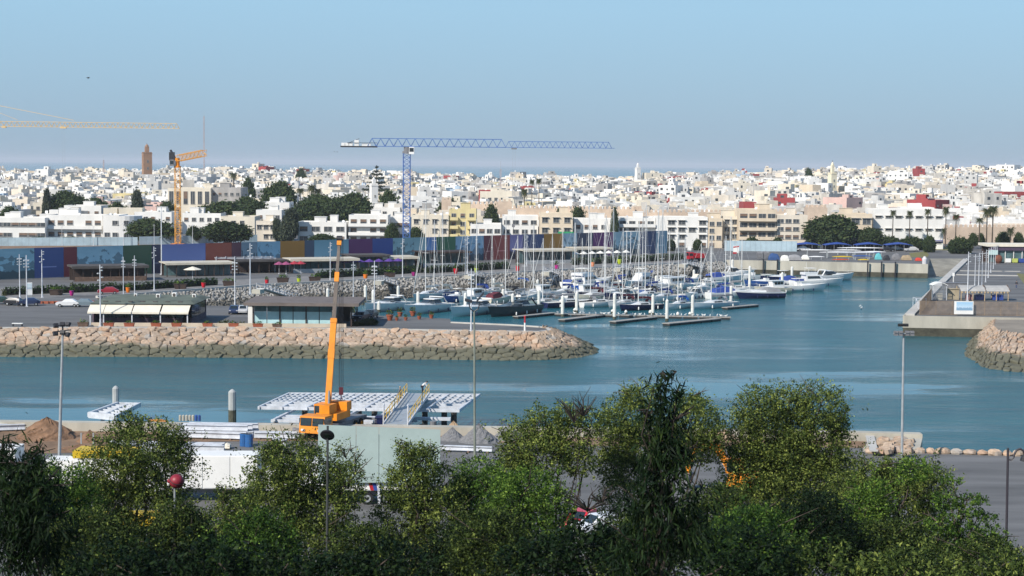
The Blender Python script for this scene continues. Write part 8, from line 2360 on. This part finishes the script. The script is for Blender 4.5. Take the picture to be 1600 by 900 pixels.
N('shrub_tree', 78, [(1185, 640, 36, 34), (1235, 630, 40, 28), (1285, 635, 36, 32), (1210, 680, 56, 44), (1280, 690, 46, 44), (1235, 740, 76, 46), (1170, 740, 44, 40), (1310, 740, 36, 34), (1160, 690, 26, 30), (1310, 665, 16, 22), (1200, 800, 70, 44), (1225, 710, 60, 46), (1260, 770, 70, 50)], 'tallest big olive tree right of the weeping tree, reaching above the quay', LEAF_OLIVE, 43, tint=.1, twigs=20, trunk_r=.2)
N('shrub_tree', 72, [(1330, 780, 44, 40), (1365, 740, 30, 28), (1420, 750, 44, 34), (1455, 770, 34, 36), (1400, 800, 62, 46), (1320, 840, 60, 46), (1430, 845, 66, 50), (1380, 735, 14, 12)], 'olive tree in front of the right floodlight mast', LEAF_OLIVE, 44, tint=.08, twigs=16)
N('bright_tree', 69, [(1425, 735, 30, 16), (1365, 775, 30, 26), (1350, 800, 34, 34), (1340, 850, 40, 40)], 'bright green leafy tree mixed with the olive tree at the right', LEAF_GREEN, 45, tint=.1, twigs=8)
N('feathery_tree', 66, [(1487, 750, 17, 8), (1512, 782, 28, 10), (1500, 800, 32, 10), (1530, 808, 30, 9), (1520, 828, 46, 11), (1545, 845, 34, 9), (1500, 850, 48, 12), (1530, 865, 50, 10), (1480, 780, 24, 12), (1470, 820, 30, 14)], 'feathery bright green tree with flat sprays near the right lamp', LEAF_GREEN, 46, foot=1505, dens=240, leaf=(.11, .05), clump=.1, tint=.0, twigs=12)
N('bare_shrub', 66, [(918, 798, 30, 26), (940, 785, 16, 20)], 'bare dark twiggy shrub in front of the white car', LEAF_DARK_SHADED, 47, dens=3, twigs=34, trunk_r=.06, bark=BARK_D)
N('bare_shrub', 72, [(897, 660, 22, 28), (912, 650, 14, 30)], 'leafless twigs standing up beside the rounded olive tree', LEAF_OLIVE, 48, dens=2, twigs=26, trunk_r=.04, bark=BARK_D)
N('dark_shrub', 48, [(905, 860, 60, 40), (960, 850, 30, 26), (850, 880, 70, 36), (1150, 870, 90, 44)], 'dark broad-leaved shrub along the bottom in the middle', LEAF_DARK_SHADED, 49, leaf=(.16, .07), dens=190, clump=.18, cat='shrub', spike=.4)
N('dark_shrub', 50, [(330, 880, 60, 34), (180, 895, 90, 40), (450, 892, 70, 36), (610, 880, 60, 30), (540, 905, 60, 40), (270, 910, 60, 40)], 'dark broad-leaved shrub along the bottom at the left', LEAF_DARK_SHADED, 50, leaf=(.16, .07), dens=190, clump=.18, cat='shrub', spike=.4)
N('dark_shrub', 50, [(1290, 890, 70, 34), (1420, 900, 80, 40), (1570, 890, 40, 30)], 'olive broad-leaved shrub along the bottom at the right', LEAF_OLIVE, 51, leaf=(.16, .07), dens=190, clump=.18, cat='shrub', spike=.4)
for i, (px, py, rx, ry, lm, dsc) in enumerate(((276, 815, 34, 30, LEAF_OLIVE, 'small olive bush hiding the pole of the red ball lamp'), (140, 850, 70, 48, LEAF_OLIVE, 'olive bush low between the bright tree and the red ball lamp'), (290, 850, 50, 42, LEAF_DARK_SHADED, 'dark green bush right of the red ball lamp pole'), (400, 855, 60, 50, LEAF_GREEN, 'green bush under the dish lamp'),
 (565, 862, 50, 40, LEAF_OLIVE, 'olive bush under the legs of the big grey panel'), (715, 868, 50, 42, LEAF_DARK_SHADED, 'dark bush between the pointed tree and the low green tree'), (770, 850, 60, 50, LEAF_OLIVE, 'olive bush below the middle lamp mast'), (985, 860, 60, 46, LEAF_OLIVE, 'olive bush under the weeping tree'), (1120, 820, 60, 56, LEAF_OLIVE, 'olive bush right of the weeping tree'),
 (1180, 850, 76, 52, LEAF_GREEN, 'green bush under the tallest olive tree'), (1270, 830, 60, 56, LEAF_DARK_SHADED, 'dark bush under the tallest olive tree'), (1390, 865, 80, 46, LEAF_OLIVE, 'olive bush at the bottom right'), (1540, 880, 60, 36, LEAF_OLIVE, 'low olive bush at the foot of the right lamp'))):
 N('bush', 63 + i % 3, [(px, py, rx, ry), (px - rx * .6, py + 20, rx * .6, ry * .8), (px + rx * .6, py + 14, rx * .6, ry * .8), (px + 8, py - ry * .6, rx * .5, ry * .5)], dsc, lm, 70 + i, tint=-.16, twigs=6, trunk_r=.08, cat='bush')  # lowered tint paints the dimmer light low on the slope into the leaves
bl = []
rn = random.Random(52)
for i in range(70):
 y = rn.uniform(66, 100); x = x_at(rn.uniform(-60, 1660), y); bl.append(((x, y, slope_z(y) + .4), (rn.uniform(1, 2.2), rn.uniform(1, 2), rn.uniform(.7, 1.5))))
tag(link('undergrowth', leaf_mesh('undergrowth', bl, LEAF_OLIVE, (.15, .08), .25, 45, 18, 53)), 'undergrowth covering the slope between the near trees', 'undergrowth', kind='stuff')
# ================================================================== HAZE
def haze():
 m = bpy.data.materials.new('thin sea haze'); m.use_nodes = True
 n = m.node_tree; n.nodes.remove(n.nodes['Principled BSDF'])
 v = n.nodes.new('ShaderNodeVolumePrincipled'); v.inputs['Density'].default_value = HAZE
 v.inputs['Color'].default_value = (0.86, 0.92, 1.0, 1); v.inputs['Anisotropy'].default_value = 0.0
 n.links.new(v.outputs[0], n.nodes['Material Output'].inputs['Volume'])
 mb = MB(); mb.box((0, 20100, -6), (81000, 41000, 86)); tag(mb.build('haze', m), kind='stuff')
HAZE = 7e-5
haze()
# ================================================================== LABELS
ORD = 'first second third fourth fifth sixth seventh eighth ninth tenth eleventh twelfth thirteenth fourteenth fifteenth sixteenth seventeenth eighteenth nineteenth twentieth'.split()
NUM = 'one two three four five six seven eight nine ten eleven twelve thirteen fourteen fifteen sixteen seventeen eighteen nineteen twenty'.split()
def nth(i):
 if i < 20: return ORD[i]
 return '%d%s' % (i + 1, {1: 'st', 2: 'nd', 3: 'rd'}.get((i + 1) % 10, 'th'))
def finish_labels():
 by = {}
 for o in SC.objects:
  if o.parent is None and o.get('category') and o.get('label') and o.get('kind') != 'stuff':
   by.setdefault(o['label'], []).append(o)
 for lab, os_ in by.items():
  if len(os_) < 2: continue
  os_.sort(key=lambda o: o.location.x / max(1.0, o.location.y))
  for i, o in enumerate(os_):
   tail = {0: 'leftmost of %s' % (NUM[len(os_) - 1] if len(os_) <= 20 else 'many')}.get(i, 'rightmost' if i == len(os_) - 1 else '%s from left' % nth(i))
   o['label'] = ' '.join(lab.split()[:13]).rstrip(',') + ', ' + tail
finish_labels()
